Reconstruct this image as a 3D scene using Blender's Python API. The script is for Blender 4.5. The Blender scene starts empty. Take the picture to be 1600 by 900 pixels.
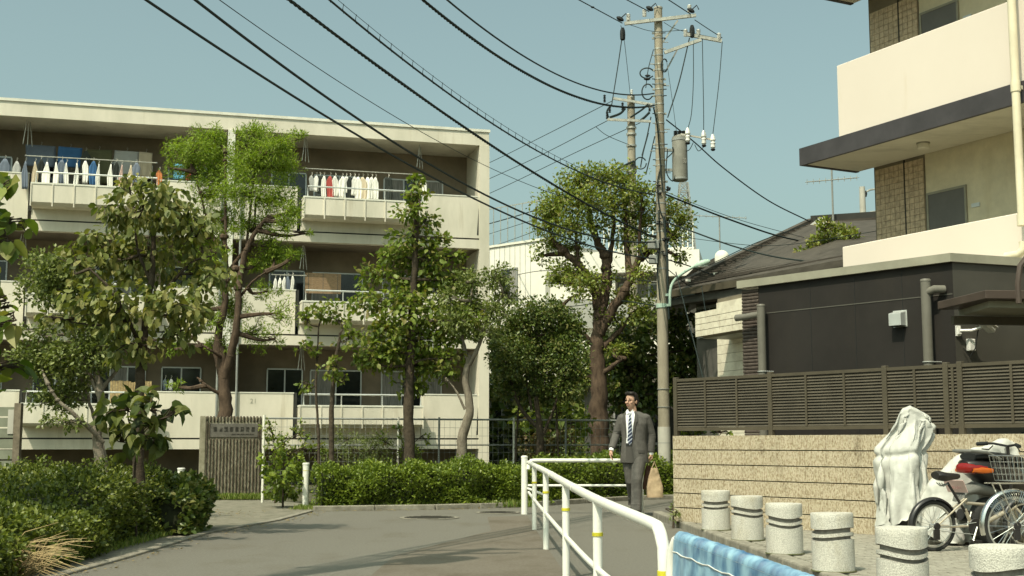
import bpy, bmesh, math, random
import numpy as np
from mathutils import Vector, Matrix, Euler, noise
random.seed(7); np.random.seed(7)
S = bpy.context.scene; COL = S.collection
F = 2000.0; HZ = 692.0; EYE = 1.05            # focal length in px of the 1600 px photograph, horizon row, eye height
PITCH = math.atan((HZ-450)/F)
# ---------------------------------------------------------------- camera
cd = bpy.data.cameras.new('camera'); cam = bpy.data.objects.new('camera', cd); COL.objects.link(cam)
cd.sensor_width = 36; cd.lens = 36*F/1600; cd.clip_end = 3000; cd.clip_start = .05
cam.location = (0,0,EYE); cam.rotation_euler = (math.pi/2+PITCH,0,0); S.camera = cam
# ---------------------------------------------------------------- light
SUN_EL = math.radians(56.5); SUN_AZ = math.radians(180+32)   # behind the camera, to the left
w = bpy.data.worlds.new('World'); S.world = w; w.use_nodes = True
nt = w.node_tree; nt.nodes.clear()
sky = nt.nodes.new('ShaderNodeTexSky'); sky.sky_type = 'NISHITA'; sky.sun_disc = False
sky.sun_elevation = SUN_EL; sky.sun_rotation = SUN_AZ; sky.air_density = 1.0; sky.dust_density = 4.8; sky.ozone_density = .3
tint = nt.nodes.new('ShaderNodeMix'); tint.data_type = 'RGBA'; tint.blend_type = 'MULTIPLY'; tint.inputs[0].default_value = 1
tint.inputs[7].default_value = (.95, 1.17, .975, 1)
hsv = nt.nodes.new('ShaderNodeHueSaturation'); hsv.inputs['Saturation'].default_value = .62
bg = nt.nodes.new('ShaderNodeBackground'); bg.inputs[1].default_value = .15
wo = nt.nodes.new('ShaderNodeOutputWorld')
nt.links.new(sky.outputs[0], hsv.inputs['Color']); nt.links.new(hsv.outputs[0], tint.inputs[6]); nt.links.new(tint.outputs[2], bg.inputs[0]); nt.links.new(bg.outputs[0], wo.inputs[0])
sl = bpy.data.lights.new('sun', 'SUN'); so = bpy.data.objects.new('sun', sl); COL.objects.link(so)
sl.energy = 4.3; sl.angle = math.radians(.45); sl.color = (1.0, .91, .73)
sdir = Vector((math.sin(SUN_AZ)*math.cos(SUN_EL), math.cos(SUN_AZ)*math.cos(SUN_EL), math.sin(SUN_EL)))
so.rotation_euler = sdir.to_track_quat('Z','Y').to_euler(); so.location = sdir*50
S.view_settings.view_transform = 'Standard'; S.view_settings.look = 'None'; S.view_settings.exposure = 0; S.view_settings.gamma = 1
# ---------------------------------------------------------------- geometry of the view
CP = Vector((0,0,EYE)); _c, _s = math.cos(PITCH), math.sin(PITCH)
def ray(px, py):
    a = (px-800)/F; b = (450-py)/F
    return Vector((a, _c-b*_s, _s+b*_c))
def at(px, py, Y):                      # point on the sight line at distance Y
    d = ray(px, py); return CP + d*(Y/d.y)
def gnd(px, py, z=0.0):
    d = ray(px, py); return CP + d*((z-EYE)/d.z)
def hit(px, py, P, n):                  # sight line with a vertical plane
    d = ray(px, py); n = Vector((n[0], n[1], 0)); P = Vector((P[0], P[1], 0)); c = Vector((0,0,0))
    return CP + d*((P-c).dot(n)/Vector((d.x,d.y,0)).dot(n))
def proj(p):
    v = Vector(p)-CP; z = v.y*_c+v.z*_s; return (800+F*v.x/z, 450-F*(v.z*_c-v.y*_s)/z)
# ---------------------------------------------------------------- object helpers
def tag(o, label=None, cat=None, group=None, kind=None):
    if label: o['label'] = label
    if cat: o['category'] = cat
    if group: o['group'] = group
    if kind: o['kind'] = kind
    return o
def empty(name, loc=(0,0,0), rz=0, **k):
    o = bpy.data.objects.new(name, None); o.empty_display_size = .1; COL.objects.link(o)
    o.location = loc; o.rotation_euler = (0,0,rz); return tag(o, **k)
def inst(name, data, parent=None, loc=(0,0,0), rot=(0,0,0), scale=None):
    o = bpy.data.objects.new(name, data); COL.objects.link(o); o.parent = parent
    o.location = loc; o.rotation_euler = rot
    if scale: o.scale = scale
    return o
def copy_tree(o, parent=None):
    c = o.copy(); COL.objects.link(c); c.parent = parent
    for ch in list(o.children): copy_tree(ch, c)
    return c
def V3(p): return Vector(p)
class MB:
    def __init__(s): s.v = []; s.f = []; s.m = []; s.mats = []; s.sm = []
    def mi(s, m):
        if m is None: return 0
        if m not in s.mats: s.mats.append(m)
        return s.mats.index(m)
    def add(s, vs, fs, m=None, smooth=False):
        b = len(s.v); s.v += [tuple(p) for p in vs]; s.f += [tuple(b+i for i in f) for f in fs]
        s.m += [s.mi(m)]*len(fs); s.sm += [smooth]*len(fs); return s
    def box(s, c, d, rz=0, m=None, M=None):
        x, y, z = d[0]/2, d[1]/2, d[2]/2
        R = M if M is not None else Matrix.Rotation(rz, 3, 'Z'); c = Vector(c)
        vs = [c+R@Vector(q) for q in ((-x,-y,-z),(x,-y,-z),(x,y,-z),(-x,y,-z),(-x,-y,z),(x,-y,z),(x,y,z),(-x,y,z))]
        return s.add(vs, [(0,3,2,1),(4,5,6,7),(0,1,5,4),(1,2,6,5),(2,3,7,6),(3,0,4,7)], m)
    def bx(s, x0, x1, y0, y1, z0, z1, m=None): return s.box(((x0+x1)/2,(y0+y1)/2,(z0+z1)/2), (x1-x0,y1-y0,z1-z0), m=m)
    def bar(s, p, q, a, b=None, m=None, up=(0,0,1)):
        p, q = Vector(p), Vector(q); d = q-p; L = d.length
        if L < 1e-6: return s
        x = d/L; u = Vector(up)
        if abs(x.dot(u)) > .99: u = Vector((0,1,0))
        y = u.cross(x).normalized(); z = x.cross(y); M = Matrix((x,y,z)).transposed()
        return s.box((p+q)/2, (L, a, b if b else a), M=M, m=m)
    def tube(s, pts, r, n=8, m=None, cap=True, closed=False):
        pts = [Vector(p) for p in pts]; N = len(pts)
        rs = r if isinstance(r, (list, tuple)) else [r]*N
        vs = []; up = None
        for i, p in enumerate(pts):
            if closed: t = pts[(i+1)%N]-pts[i-1]
            else: t = pts[min(i+1,N-1)]-pts[max(i-1,0)]
            t = t.normalized() if t.length > 1e-9 else Vector((0,0,1))
            if up is None:
                up = Vector((0,0,1)) if abs(t.z) < .9 else Vector((1,0,0))
            a = (up-t*up.dot(t)); a = a.normalized() if a.length > 1e-6 else t.orthogonal().normalized()
            up = a; b = t.cross(a)
            for k in range(n):
                g = 2*math.pi*k/n; vs.append(p+(a*math.cos(g)+b*math.sin(g))*rs[i])
        fs = []
        for i in range(N if closed else N-1):
            j = (i+1)%N
            for k in range(n): fs.append((i*n+k, i*n+(k+1)%n, j*n+(k+1)%n, j*n+k))
        if cap and not closed: fs += [tuple(range(n))[::-1], tuple((N-1)*n+k for k in range(n))]
        return s.add(vs, fs, m, n > 5)
    def lathe(s, prof, c=(0,0,0), n=20, m=None, axis='Z'):
        c = Vector(c); vs = []
        for r, z in prof:
            for k in range(n):
                g = 2*math.pi*k/n; q = Vector((r*math.cos(g), r*math.sin(g), z))
                if axis == 'Y': q = Vector((q.x, q.z, q.y))
                if axis == 'X': q = Vector((q.z, q.x, q.y))
                vs.append(c+q)
        fs = [(i*n+k, i*n+(k+1)%n, (i+1)*n+(k+1)%n, (i+1)*n+k) for i in range(len(prof)-1) for k in range(n)]
        fs += [tuple(range(n))[::-1], tuple((len(prof)-1)*n+k for k in range(n))]
        return s.add(vs, fs, m, True)
    def ell(s, c, r, n=12, m=None, M=None):
        c = Vector(c); r = r if isinstance(r, (list,tuple)) else (r,r,r); vs = []; R = n//2+1
        for i in range(1, R):
            a = math.pi*i/R
            for k in range(n):
                g = 2*math.pi*k/n; q = Vector((r[0]*math.sin(a)*math.cos(g), r[1]*math.sin(a)*math.sin(g), r[2]*math.cos(a)))
                vs.append(c+(M@q if M is not None else q))
        t = Vector((0,0,r[2])); vs += [c+(M@t if M is not None else t), c-(M@t if M is not None else t)]
        T = len(vs)-2; fs = [((i)*n+k, (i+1)*n+k, (i+1)*n+(k+1)%n, i*n+(k+1)%n) for i in range(R-2) for k in range(n)]
        fs += [(T, k, (k+1)%n) for k in range(n)] + [(T+1, (R-2)*n+(k+1)%n, (R-2)*n+k) for k in range(n)]
        return s.add(vs, fs, m, True)
    def prism(s, poly, h, m=None):          # flat polygon of 3-D points pushed along vector h
        n = len(poly); h = Vector(h); a = [Vector(p) for p in poly]; b = [p+h for p in a]
        return s.add(a+b, [tuple(range(n))[::-1], tuple(range(n,2*n))]+[(i,(i+1)%n,n+(i+1)%n,n+i) for i in range(n)], m)
    def mesh(s, name, mat=None):
        me = bpy.data.meshes.new(name); me.from_pydata(s.v, [], s.f)
        ms = s.mats if s.mats else ([mat] if mat else [])
        for q in ms: me.materials.append(q)
        if len(ms) > 1: me.polygons.foreach_set('material_index', s.m)
        me.polygons.foreach_set('use_smooth', s.sm); me.update()
        bm = bmesh.new(); bm.from_mesh(me); bmesh.ops.recalc_face_normals(bm, faces=bm.faces); bm.to_mesh(me); bm.free()
        return me
    def build(s, name, mat=None, parent=None, sharp=True):
        me = s.mesh(name, mat)
        if sharp and any(s.sm): me.set_sharp_from_angle(angle=math.radians(38))
        return inst(name, me, parent)
def bevel(o, wd=.01, seg=2):
    m = o.modifiers.new('bevel','BEVEL'); m.width = wd; m.segments = seg; m.limit_method = 'ANGLE'; return o
# ---------------------------------------------------------------- materials
def pm(name, col, rough=.8, col2=None, var=.12, scale=3.0, bump=0.0, bscale=60, metal=0, detail=4, spec=.3, streak=None, contrast=(.35,.65), local=False, alpha=1, trans=0, stain=None):
    m = bpy.data.materials.new(name); m.use_nodes = True; n = m.node_tree; b = n.nodes['Principled BSDF']
    b.inputs['Roughness'].default_value = rough; b.inputs['Metallic'].default_value = metal
    b.inputs['Specular IOR Level'].default_value = spec; b.inputs['Alpha'].default_value = alpha
    b.inputs['Transmission Weight'].default_value = trans
    if col2 is None: col2 = tuple(c*(1-var*1.6) for c in col); col1 = tuple(min(1,c*(1+var*.5)) for c in col)
    else: col1 = col
    if local: tc = n.nodes.new('ShaderNodeTexCoord'); pos = tc.outputs['Object']
    else: g = n.nodes.new('ShaderNodeNewGeometry'); pos = g.outputs['Position']
    nz = n.nodes.new('ShaderNodeTexNoise'); nz.inputs['Scale'].default_value = scale; nz.inputs['Detail'].default_value = detail; nz.inputs['Roughness'].default_value = .65
    if streak:
        mp = n.nodes.new('ShaderNodeMapping'); mp.inputs['Scale'].default_value = streak
        n.links.new(pos, mp.inputs[0]); n.links.new(mp.outputs[0], nz.inputs['Vector'])
    else: n.links.new(pos, nz.inputs['Vector'])
    rp = n.nodes.new('ShaderNodeValToRGB'); rp.color_ramp.elements[0].position = contrast[0]; rp.color_ramp.elements[1].position = contrast[1]
    rp.color_ramp.elements[0].color = (*col2,1); rp.color_ramp.elements[1].color = (*col1,1)
    n.links.new(nz.outputs[0], rp.inputs[0]); n.links.new(rp.outputs[0], b.inputs['Base Color'])
    if stain:      # (scale, stretch, darkest factor, threshold): sparse grime and rain streaks
        mp2 = n.nodes.new('ShaderNodeMapping'); mp2.inputs['Scale'].default_value = stain[1]; n3 = n.nodes.new('ShaderNodeTexNoise'); n3.inputs['Scale'].default_value = stain[0]; n3.inputs['Detail'].default_value = 7; n3.inputs['Roughness'].default_value = .7
        r3 = n.nodes.new('ShaderNodeValToRGB'); r3.color_ramp.elements[0].position = stain[3]; r3.color_ramp.elements[0].color = (1,1,1,1); r3.color_ramp.elements[1].position = min(1, stain[3]+.22); r3.color_ramp.elements[1].color = (stain[2],stain[2]*.95,stain[2]*.85,1)
        x3 = n.nodes.new('ShaderNodeMix'); x3.data_type = 'RGBA'; x3.blend_type = 'MULTIPLY'; x3.inputs[0].default_value = 1
        n.links.new(pos, mp2.inputs[0]); n.links.new(mp2.outputs[0], n3.inputs['Vector']); n.links.new(n3.outputs[0], r3.inputs[0]); n.links.new(rp.outputs[0], x3.inputs[6]); n.links.new(r3.outputs[0], x3.inputs[7]); n.links.new(x3.outputs[2], b.inputs['Base Color'])
    if bump:
        n2 = n.nodes.new('ShaderNodeTexNoise'); n2.inputs['Scale'].default_value = bscale; n2.inputs['Detail'].default_value = 3
        n.links.new(pos, n2.inputs['Vector']); bp = n.nodes.new('ShaderNodeBump'); bp.inputs['Strength'].default_value = bump; bp.inputs['Distance'].default_value = .01
        n.links.new(n2.outputs[0], bp.inputs['Height']); n.links.new(bp.outputs[0], b.inputs['Normal'])
    return m
def leafmat(name, cols, tr=.3, rough=.5):
    m = bpy.data.materials.new(name); m.use_nodes = True; n = m.node_tree; b = n.nodes['Principled BSDF']; out = n.nodes['Material Output']
    g = n.nodes.new('ShaderNodeNewGeometry'); rp = n.nodes.new('ShaderNodeValToRGB'); cr = rp.color_ramp
    while len(cr.elements) < len(cols): cr.elements.new(.5)
    for i, c in enumerate(cols): cr.elements[i].position = i/(len(cols)-1); cr.elements[i].color = (*c,1)
    n.links.new(g.outputs['Random Per Island'], rp.inputs[0])
    b.inputs['Roughness'].default_value = rough; b.inputs['Specular IOR Level'].default_value = .35
    n.links.new(rp.outputs[0], b.inputs['Base Color'])
    t = n.nodes.new('ShaderNodeBsdfTranslucent'); mu = n.nodes.new('ShaderNodeMix'); mu.data_type = 'RGBA'; mu.blend_type = 'MULTIPLY'; mu.inputs[0].default_value = 1
    mu.inputs[7].default_value = (1.5,1.6,.55,1); n.links.new(rp.outputs[0], mu.inputs[6]); n.links.new(mu.outputs[2], t.inputs[0])
    mx = n.nodes.new('ShaderNodeMixShader'); mx.inputs[0].default_value = tr
    n.links.new(b.outputs[0], mx.inputs[1]); n.links.new(t.outputs[0], mx.inputs[2]); n.links.new(mx.outputs[0], out.inputs[0])
    return m
def glass_dark(name, col=(.03,.035,.035)):
    m = pm(name, col, rough=.08, var=.4, scale=.8, spec=.6); return m
M = {}
M['asphalt'] = pm('asphalt', (.178,.168,.142), .92, col2=(.120,.113,.094), stain=(1.1,(1,.5,1),.78,.52), scale=38, bump=.6, bscale=140, detail=9, contrast=(.3,.7))
M['asphalt2'] = pm('asphalt_patch', (.172,.150,.120), .92, col2=(.115,.10,.078), stain=(1.5,(1,.6,1),.7,.48), scale=34, bump=.6, bscale=120, detail=9, contrast=(.3,.7))
M['soil'] = pm('soil', (.10,.085,.055), .95, col2=(.05,.06,.028), scale=2, bump=.8, bscale=30)
M['drive'] = pm('driveway_concrete', (.23,.21,.165), .92, col2=(.13,.125,.09), scale=5, bump=.6, bscale=90, detail=8)
M['kerb'] = pm('kerb_stone', (.30,.28,.23), .9, col2=(.17,.155,.12), scale=6, bump=.5, bscale=90, detail=7)
M['paver'] = pm('paver', (.33,.31,.255), .9, col2=(.23,.215,.175), scale=9, bump=.5, bscale=120)
M['joint'] = pm('paving_joint', (.16,.15,.115), .95, col2=(.08,.085,.05), scale=7)
M['bwall'] = pm('painted_concrete', (.735,.68,.565), .85, stain=(2.6,(1,1,.10),.70,.57), col2=(.52,.49,.39), scale=.9, detail=9, bump=.15, bscale=40, streak=(1,1,.35), contrast=(.25,.6))
M['bcap'] = pm('pale_capping', (.76,.74,.64), .7, var=.08)
M['binner'] = pm('recess_wall_shade', (.27,.22,.155), .85, var=.15, scale=1.2, bump=.1)  # balcony recess shade put into the wall colour, darker than the facade
M['ceil'] = pm('ceiling_shade', (.25,.21,.155), .85, var=.12, scale=1)  # shade under the balcony ceilings put into their colour
M['slot'] = pm('dark_slot', (.035,.035,.03), .7)
M['alu'] = pm('aluminium', (.62,.63,.60), .4, metal=.5, var=.06)
M['steelp'] = pm('grey_paint', (.28,.29,.27), .5, var=.1)
M['glass'] = glass_dark('window_glass')
M['curtain'] = pm('lace_curtain', (.30,.29,.26), .6, var=.3, scale=6, streak=(6,6,.4), spec=.6)
M['cream'] = pm('cream_render', (.725,.64,.56), .85, stain=(1.7,(1,1,.14),.90,.60), col2=(.69,.605,.525), scale=.8, detail=8, bump=.08, bscale=50, contrast=(.2,.7))
M['creamy'] = pm('corridor_wall', (.66,.59,.42), .85, var=.08, stain=(1.7,(1,1,.14),.88,.58))
M['charcoal'] = pm('charcoal_panel', (.021,.018,.0155), .75, stain=(1.5,(1,1,.3),1.35,.5), var=.15, scale=1.2)
M['slab'] = pm('dark_slab_edge', (.060,.055,.058), .5, var=.15, scale=2)
M['soffit'] = pm('soffit', (.62,.58,.47), .85, col2=(.42,.39,.31), scale=2.2, streak=(.4,1,1), detail=7, contrast=(.2,.5))
M['tilebrown'] = pm('brown_tile', (.54,.42,.28), .6, var=.2, scale=14)
M['grout'] = pm('grout', (.20,.17,.12), .9)
M['door'] = pm('grey_door', (.135,.13,.12), .5, var=.06)
M['trim'] = pm('roof_edge_metal', (.30,.285,.22), .5, var=.1)
M['pipe'] = pm('grey_pipe', (.155,.145,.12), .45, var=.1)
M['creampipe'] = pm('cream_pipe', (.72,.65,.48), .5, var=.08)
M['fence'] = pm('louvre_brown', (.084,.072,.052), .5, var=.12, scale=4)
M['fencedk'] = pm('louvre_frame', (.085,.072,.05), .5, var=.12)
M['fendedge'] = M['fence']
M['block'] = pm('block_stone', (.53,.46,.34), .95, col2=(.27,.21,.125), scale=55, detail=5, bump=1, bscale=90, contrast=(.36,.56), streak=(1,1,.6), stain=(1.8,(1,1,.8),.42,.60))
M['granite'] = pm('granite', (.62,.60,.53), .85, col2=(.34,.325,.29), stain=(5,(1,1,.5),.78,.5), scale=120, detail=3, bump=.5, bscale=120, contrast=(.3,.62))
M['groove'] = pm('granite_groove', (.27,.25,.215), .9, var=.2, scale=30)  # darker than the granite: shade inside the grooves put into the colour
M['white'] = pm('white_paint', (.80,.79,.72), .35, col2=(.62,.60,.51), scale=9, detail=8, contrast=(.18,.42), spec=.5)
M['yellow'] = pm('yellow_tape', (.62,.56,.04), .5)
M['conc'] = pm('pole_concrete', (.35,.31,.235), .9, col2=(.24,.21,.155), scale=3, streak=(1,1,.3), bump=.3)
M['concw'] = pm('pole_sheet', (.46,.44,.38), .8, var=.08)
M['galv'] = pm('galvanised', (.50,.49,.43), .5, metal=.5, var=.2, scale=12)
M['porc'] = pm('porcelain', (.78,.77,.72), .25, spec=.6)
M['black'] = pm('black_rubber', (.02,.022,.022), .6)
M['wire'] = pm('cable_sheath', (.016,.026,.024), .6)
M['trafo'] = pm('transformer_grey', (.24,.235,.20), .5, var=.12)
M['lampgreen'] = pm('pale_green_paint', (.42,.55,.46), .5, var=.08)
M['bark'] = pm('bark', (.115,.078,.052), .95, col2=(.045,.03,.02), scale=14, streak=(1,1,.35), bump=1, bscale=45, detail=8)
M['barkpale'] = pm('pale_bark', (.25,.215,.165), .95, col2=(.12,.10,.075), scale=12, streak=(1,1,.4), bump=1, bscale=45)
M['barkdk'] = pm('dark_bark', (.085,.065,.045), .95, col2=(.04,.03,.02), scale=14, bump=1, bscale=45)
M['gate'] = pm('gate_pillar_stone', (.125,.098,.07), .95, col2=(.05,.038,.026), scale=22, detail=8, bump=1, bscale=70)
M['gateside'] = pm('gate_pillar_side', (.33,.30,.22), .95, col2=(.2,.18,.12), scale=6, bump=.6)
M['plate'] = pm('sign_plate', (.17,.155,.13), .5, var=.2, scale=8, metal=.3)
M['ink'] = pm('sign_letters', (.035,.03,.022), .6)
M['house'] = pm('white_siding', (.82,.79,.70), .8, var=.06, scale=1)
M['houseg'] = pm('grey_siding', (.40,.40,.36), .8, var=.08, scale=1)
M['rooft'] = pm('slate_roof', (.088,.077,.062), .8, col2=(.055,.048,.038), scale=3, detail=8, streak=(1,1,3), bump=.4, bscale=40)
M['darkwood'] = pm('dark_wall', (.10,.095,.082), .85, var=.2, scale=2)
M['tilecream'] = pm('cream_tile', (.76,.70,.56), .5, col2=(.62,.56,.44), scale=5, contrast=(.4,.6))
M['cover'] = pm('silver_cover', (.54,.54,.495), .55, col2=(.45,.445,.41), scale=4, detail=5, metal=.0, bump=.4, bscale=30, spec=.4)
M['chrome'] = pm('chrome', (.72,.71,.68), .2, metal=1, var=.1)
M['tyre'] = pm('tyre', (.03,.03,.028), .85)
M['rim'] = pm('rim', (.55,.54,.50), .35, metal=.7)
M['plastic'] = pm('black_plastic', (.022,.02,.02), .35, spec=.5)
M['plasticg'] = pm('grey_plastic', (.16,.16,.145), .5)
M['red'] = pm('red_lens', (.24,.010,.008), .15, spec=.7)
M['orange'] = pm('orange_lens', (.50,.11,.012), .15, spec=.7)
M['pink'] = pm('pink_plate', (.72,.52,.48), .5)
M['hatch'] = pm('iron_cover', (.05,.045,.035), .8, col2=(.02,.02,.016), scale=40)
M['line'] = pm('road_line', (.62,.60,.50), .8, col2=(.3,.29,.25), scale=25, detail=8, contrast=(.3,.5))
M['suit'] = pm('grey_suit', (.105,.098,.088), .85, var=.14, scale=20, bump=.2, bscale=300)
M['suitdk'] = pm('suit_shadow_fold', (.07,.065,.058), .85)  # darker suit cloth for lapels, waist and pocket flap
M['shirt'] = pm('white_shirt', (.80,.80,.80), .7, var=.04)
M['skin'] = pm('skin', (.56,.34,.24), .55, var=.08, scale=12)
M['hair'] = pm('black_hair', (.018,.013,.01), .5)
M['shoe'] = pm('black_shoe', (.018,.016,.014), .3, spec=.6)
M['bag'] = pm('paper_bag', (.50,.38,.24), .75, col2=(.36,.26,.16), scale=9)
M['bagbr'] = pm('brown_bag', (.13,.06,.035), .6)
M['straw'] = pm('dry_straw', (.42,.32,.16), .9, col2=(.25,.18,.09), scale=12)
M['blind'] = pm('bamboo_blind', (.28,.19,.11), .8, var=.2, scale=20, streak=(1,1,8))
# ---------------------------------------------------------------- sheets draped by cloth simulation (run while the scene is empty)
def sim_sheet(cols, size, drop, frames, n=74, cx=0, sil=None, ysc=1.0, seed=0, tie=0):
    tmp = []
    for p, q, r in cols:
        m = MB(); p, q = Vector(p), Vector(q); d = q-p; L_ = max(d.length, .001); d = d/L_
        m.tube([p-d*r*.95, p-d*r*.7, p, q, q+d*r*.7, q+d*r*.95], [r*.1,r*.7,r,r,r*.7,r*.1], 12); o = m.build('tmp', None, None, sharp=False)
        o.modifiers.new('c','COLLISION'); o.collision.thickness_outer = .012; o.collision.cloth_friction = 8; tmp.append(o)
    m = MB(); m.add([(-3,-3,0),(3,-3,0),(3,3,0),(-3,3,0)], [(0,1,2,3)]); o = m.build('tmp'); o.modifiers.new('c','COLLISION'); o.collision.thickness_outer = .01; tmp.append(o)
    vs, fs, idx = [], [], {}
    for i in range(n+1):
        for j in range(n+1):
            x, y = -size+2*size*i/n, -size+2*size*j/n
            if x*x+y*y <= (size*1.1)**2: idx[i,j] = len(vs); vs.append((x+cx,y*.9,drop+.015*noise.noise(Vector((x*2,y*2,seed)))))
    for i in range(n):
        for j in range(n):
            k = [(i,j),(i+1,j),(i+1,j+1),(i,j+1)]
            if all(q in idx for q in k): fs.append([idx[q] for q in k])
    me = bpy.data.meshes.new('tmp'); me.from_pydata(vs, [], fs); o = bpy.data.objects.new('tmp', me); COL.objects.link(o)
    c = o.modifiers.new('cloth','CLOTH'); st = c.settings; st.quality = 6; st.mass = .25; st.tension_stiffness = 25; st.compression_stiffness = 25; st.shear_stiffness = 8; st.bending_stiffness = .8; st.air_damping = 1.5
    c.collision_settings.distance_min = .01; c.collision_settings.collision_quality = 3; c.point_cache.frame_end = frames+5
    S.frame_start = 1; S.frame_end = frames+5
    for f in range(1, frames+1): S.frame_set(f)
    q_ = o.modifiers.new('s','SUBSURF'); q_.levels = 1; q_.render_levels = 1
    m2 = bpy.data.meshes.new_from_object(o.evaluated_get(bpy.context.evaluated_depsgraph_get()))
    bpy.data.objects.remove(o)
    for q in tmp: bpy.data.objects.remove(q)
    S.frame_set(1); S.frame_end = 1
    co = np.array([v.co for v in m2.vertices]); z0, z1 = co[:,2].min(), co[:,2].max()
    if sil:                               # fit the hanging sheet to the size of the covered vehicle
        zt_ = sil[0][0]; co[:,2] = .02+(co[:,2]-z0)*(zt_-.02)/(z1-z0); S_ = np.array(sorted(sil)); zz_ = np.linspace(0,zt_,24); lo_, hi_ = [], []
        for z in zz_:
            s_ = co[np.abs(co[:,2]-z) < zt_*.045]; s_ = s_ if len(s_) > 3 else co[np.argsort(np.abs(co[:,2]-z))[:6]]; lo_.append(s_[:,0].min()); hi_.append(s_[:,0].max())
        l = np.interp(co[:,2], zz_, lo_); h = np.interp(co[:,2], zz_, hi_); tl = np.interp(co[:,2], S_[:,0], S_[:,1]); th_ = np.interp(co[:,2], S_[:,0], S_[:,2])
        u = np.clip((co[:,0]-l)/np.maximum(h-l,.02),-.05,1.05); co[:,0] = tl+u*(th_-tl)
    co[:,1] *= ysc
    top_ = co[:,2].max(); nrm = np.array([v.normal for v in m2.vertices])
    for i in range(len(co)):
        v = Vector(co[i]); a_ = noise.noise(v*3.1+Vector((seed,0,0))); w_ = Vector((v.x*4.2,v.y*4.2,v.z*2.2))+Vector((.35*noise.noise(v*3),.35*noise.noise(v*3+Vector((9,0,0))),seed)); b_ = noise.voronoi(w_)[0][0]-.4; c_ = noise.voronoi(w_*2.3+Vector((0,0,v.x*2)))[0][0]-.4
        co[i] += nrm[i]*(.022*a_-.060*b_-.020*c_)*min(1,(top_-v.z)*4+.25)
        if tie and abs(v.z-tie) < .12: q = 1-.13*math.exp(-((v.z-tie-.10*v.x)/.028)**2); co[i][0] *= q; co[i][1] *= q
    m2.vertices.foreach_set('co', co.reshape(-1)); m2.polygons.foreach_set('use_smooth',[True]*len(m2.polygons)); m2.update(); return m2
Yc = 12.75; Yd = 12.55
_k = Yc/F; SIL1 = []
for (py, l, r) in ((633,1422,1430),(637,1410,1440),(645,1403,1452),(656,1397,1464),(668,1391,1467),(685,1381,1463),(700,1371,1457),(715,1371,1455),(750,1370,1453),(800,1369,1450),(845,1367,1447)):
    SIL1.append((at(1412,py,Yc).z-.08, (l-1412)*_k, (r-1412)*_k))
zt_ = SIL1[0][0]
COVER1 = sim_sheet([((-.04,-.02,zt_-.09),(.02,-.02,zt_-.09),.085),((.0,-.02,zt_-.08),(.33,.04,zt_-.24),.045),((-.22,0,.80),(.14,0,.86),.07),((-.2,0,.3),(.14,0,.3),.2),((-.04,.05,.5),(-.02,0,1.15),.09),((-.15,0,.6),(.1,0,.6),.14),((-.12,-.28,.72),(.02,-.25,.80),.07),((-.2,.1,.9),(-.1,-.1,.95),.06)], 1.30, zt_+.08, 66, 84, .05, SIL1, .62, 3, .86)
_k = Yd/F; SIL2 = []
for (py, l, r) in ((684,1566,1602),(690,1548,1622),(698,1528,1634),(710,1498,1640),(725,1476,1644),(742,1458,1644),(760,1453,1642),(790,1456,1642),(840,1462,1640)):
    SIL2.append((at(1530,py,Yd).z-.08, (l-1530)*_k, (r-1530)*_k))
zt_ = SIL2[0][0]
COVER2 = sim_sheet([((-.40,0,.50),(-.19,-.02,.74),.10),((-.19,-.02,.75),(.0,-.05,.84),.09),((.0,-.05,.85),(.23,-.08,.93),.07),((.23,-.08,.94),(.5,.1,.86),.06),((-.35,0,.25),(.5,0,.25),.18),((.0,0,.5),(.35,0,.6),.16)], 1.1, zt_+.10, 60, 70, .08, None, .75, 7)
# ================================================================ GROUND
g = MB()
N = 24
for i in range(N):
    for j in range(N):
        x0, x1 = -240+480*i/N, -240+480*(i+1)/N; y0, y1 = -60+600*j/N, -60+600*(j+1)/N
        g.add([(x0,y0,-.02),(x1,y0,-.02),(x1,y1,-.02),(x0,y1,-.02)], [(0,1,2,3)])
tag(g.build('ground', M['soil']), kind='structure')
def sheet(name, poly, z, mat, drop=None):
    m = MB(); m.add([(p[0],p[1],z) for p in poly], [tuple(range(len(poly)))]); 
    return tag(m.build(name, mat), kind='structure')
RL = [(-3.75,-8),(-3.6,8),(-3.5,12),(-3.52,15.2),(-3.15,17.6),(-3.05,20.0)]
FAR = [(-3.05,20.0),(-1.2,20.5),(.15,21.3),(2.4,24.0),(9,27.5),(30,38)]
road = RL[:-1]+FAR+[(30,26),(9,21.5),(2.2,18.9),(2.0,18.4),(2.12,15),(2.3,10.4),(2.5,5),(2.6,-8)]
sheet('road', road, 0, M['asphalt'])
sheet('footpath', [(-.35,18.5),(-.25,15.6),(-1.1,12.2),(-1.15,8),(-1.1,3),(.45,3),(.72,6),(.5,8),(.44,10.2),(.36,12.9),(.29,15.8),(.22,18.8)], .004, M['asphalt2'])
sheet('driveway', [(-3.52,15.2),(-3.15,17.6),(-3.05,20.0),(-3.0,21.5),(-4.6,24.5),(-6.6,24.5),(-5.9,20),(-4.3,16.6)], -.008, M['drive'])
sheet('gutter', [(-3.75,-8),(-3.6,8),(-3.5,12),(-3.52,15.2),(-3.98,15.9),(-4.0,12),(-4.05,8),(-4.2,-8)], -.004, M['kerb'])
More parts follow.
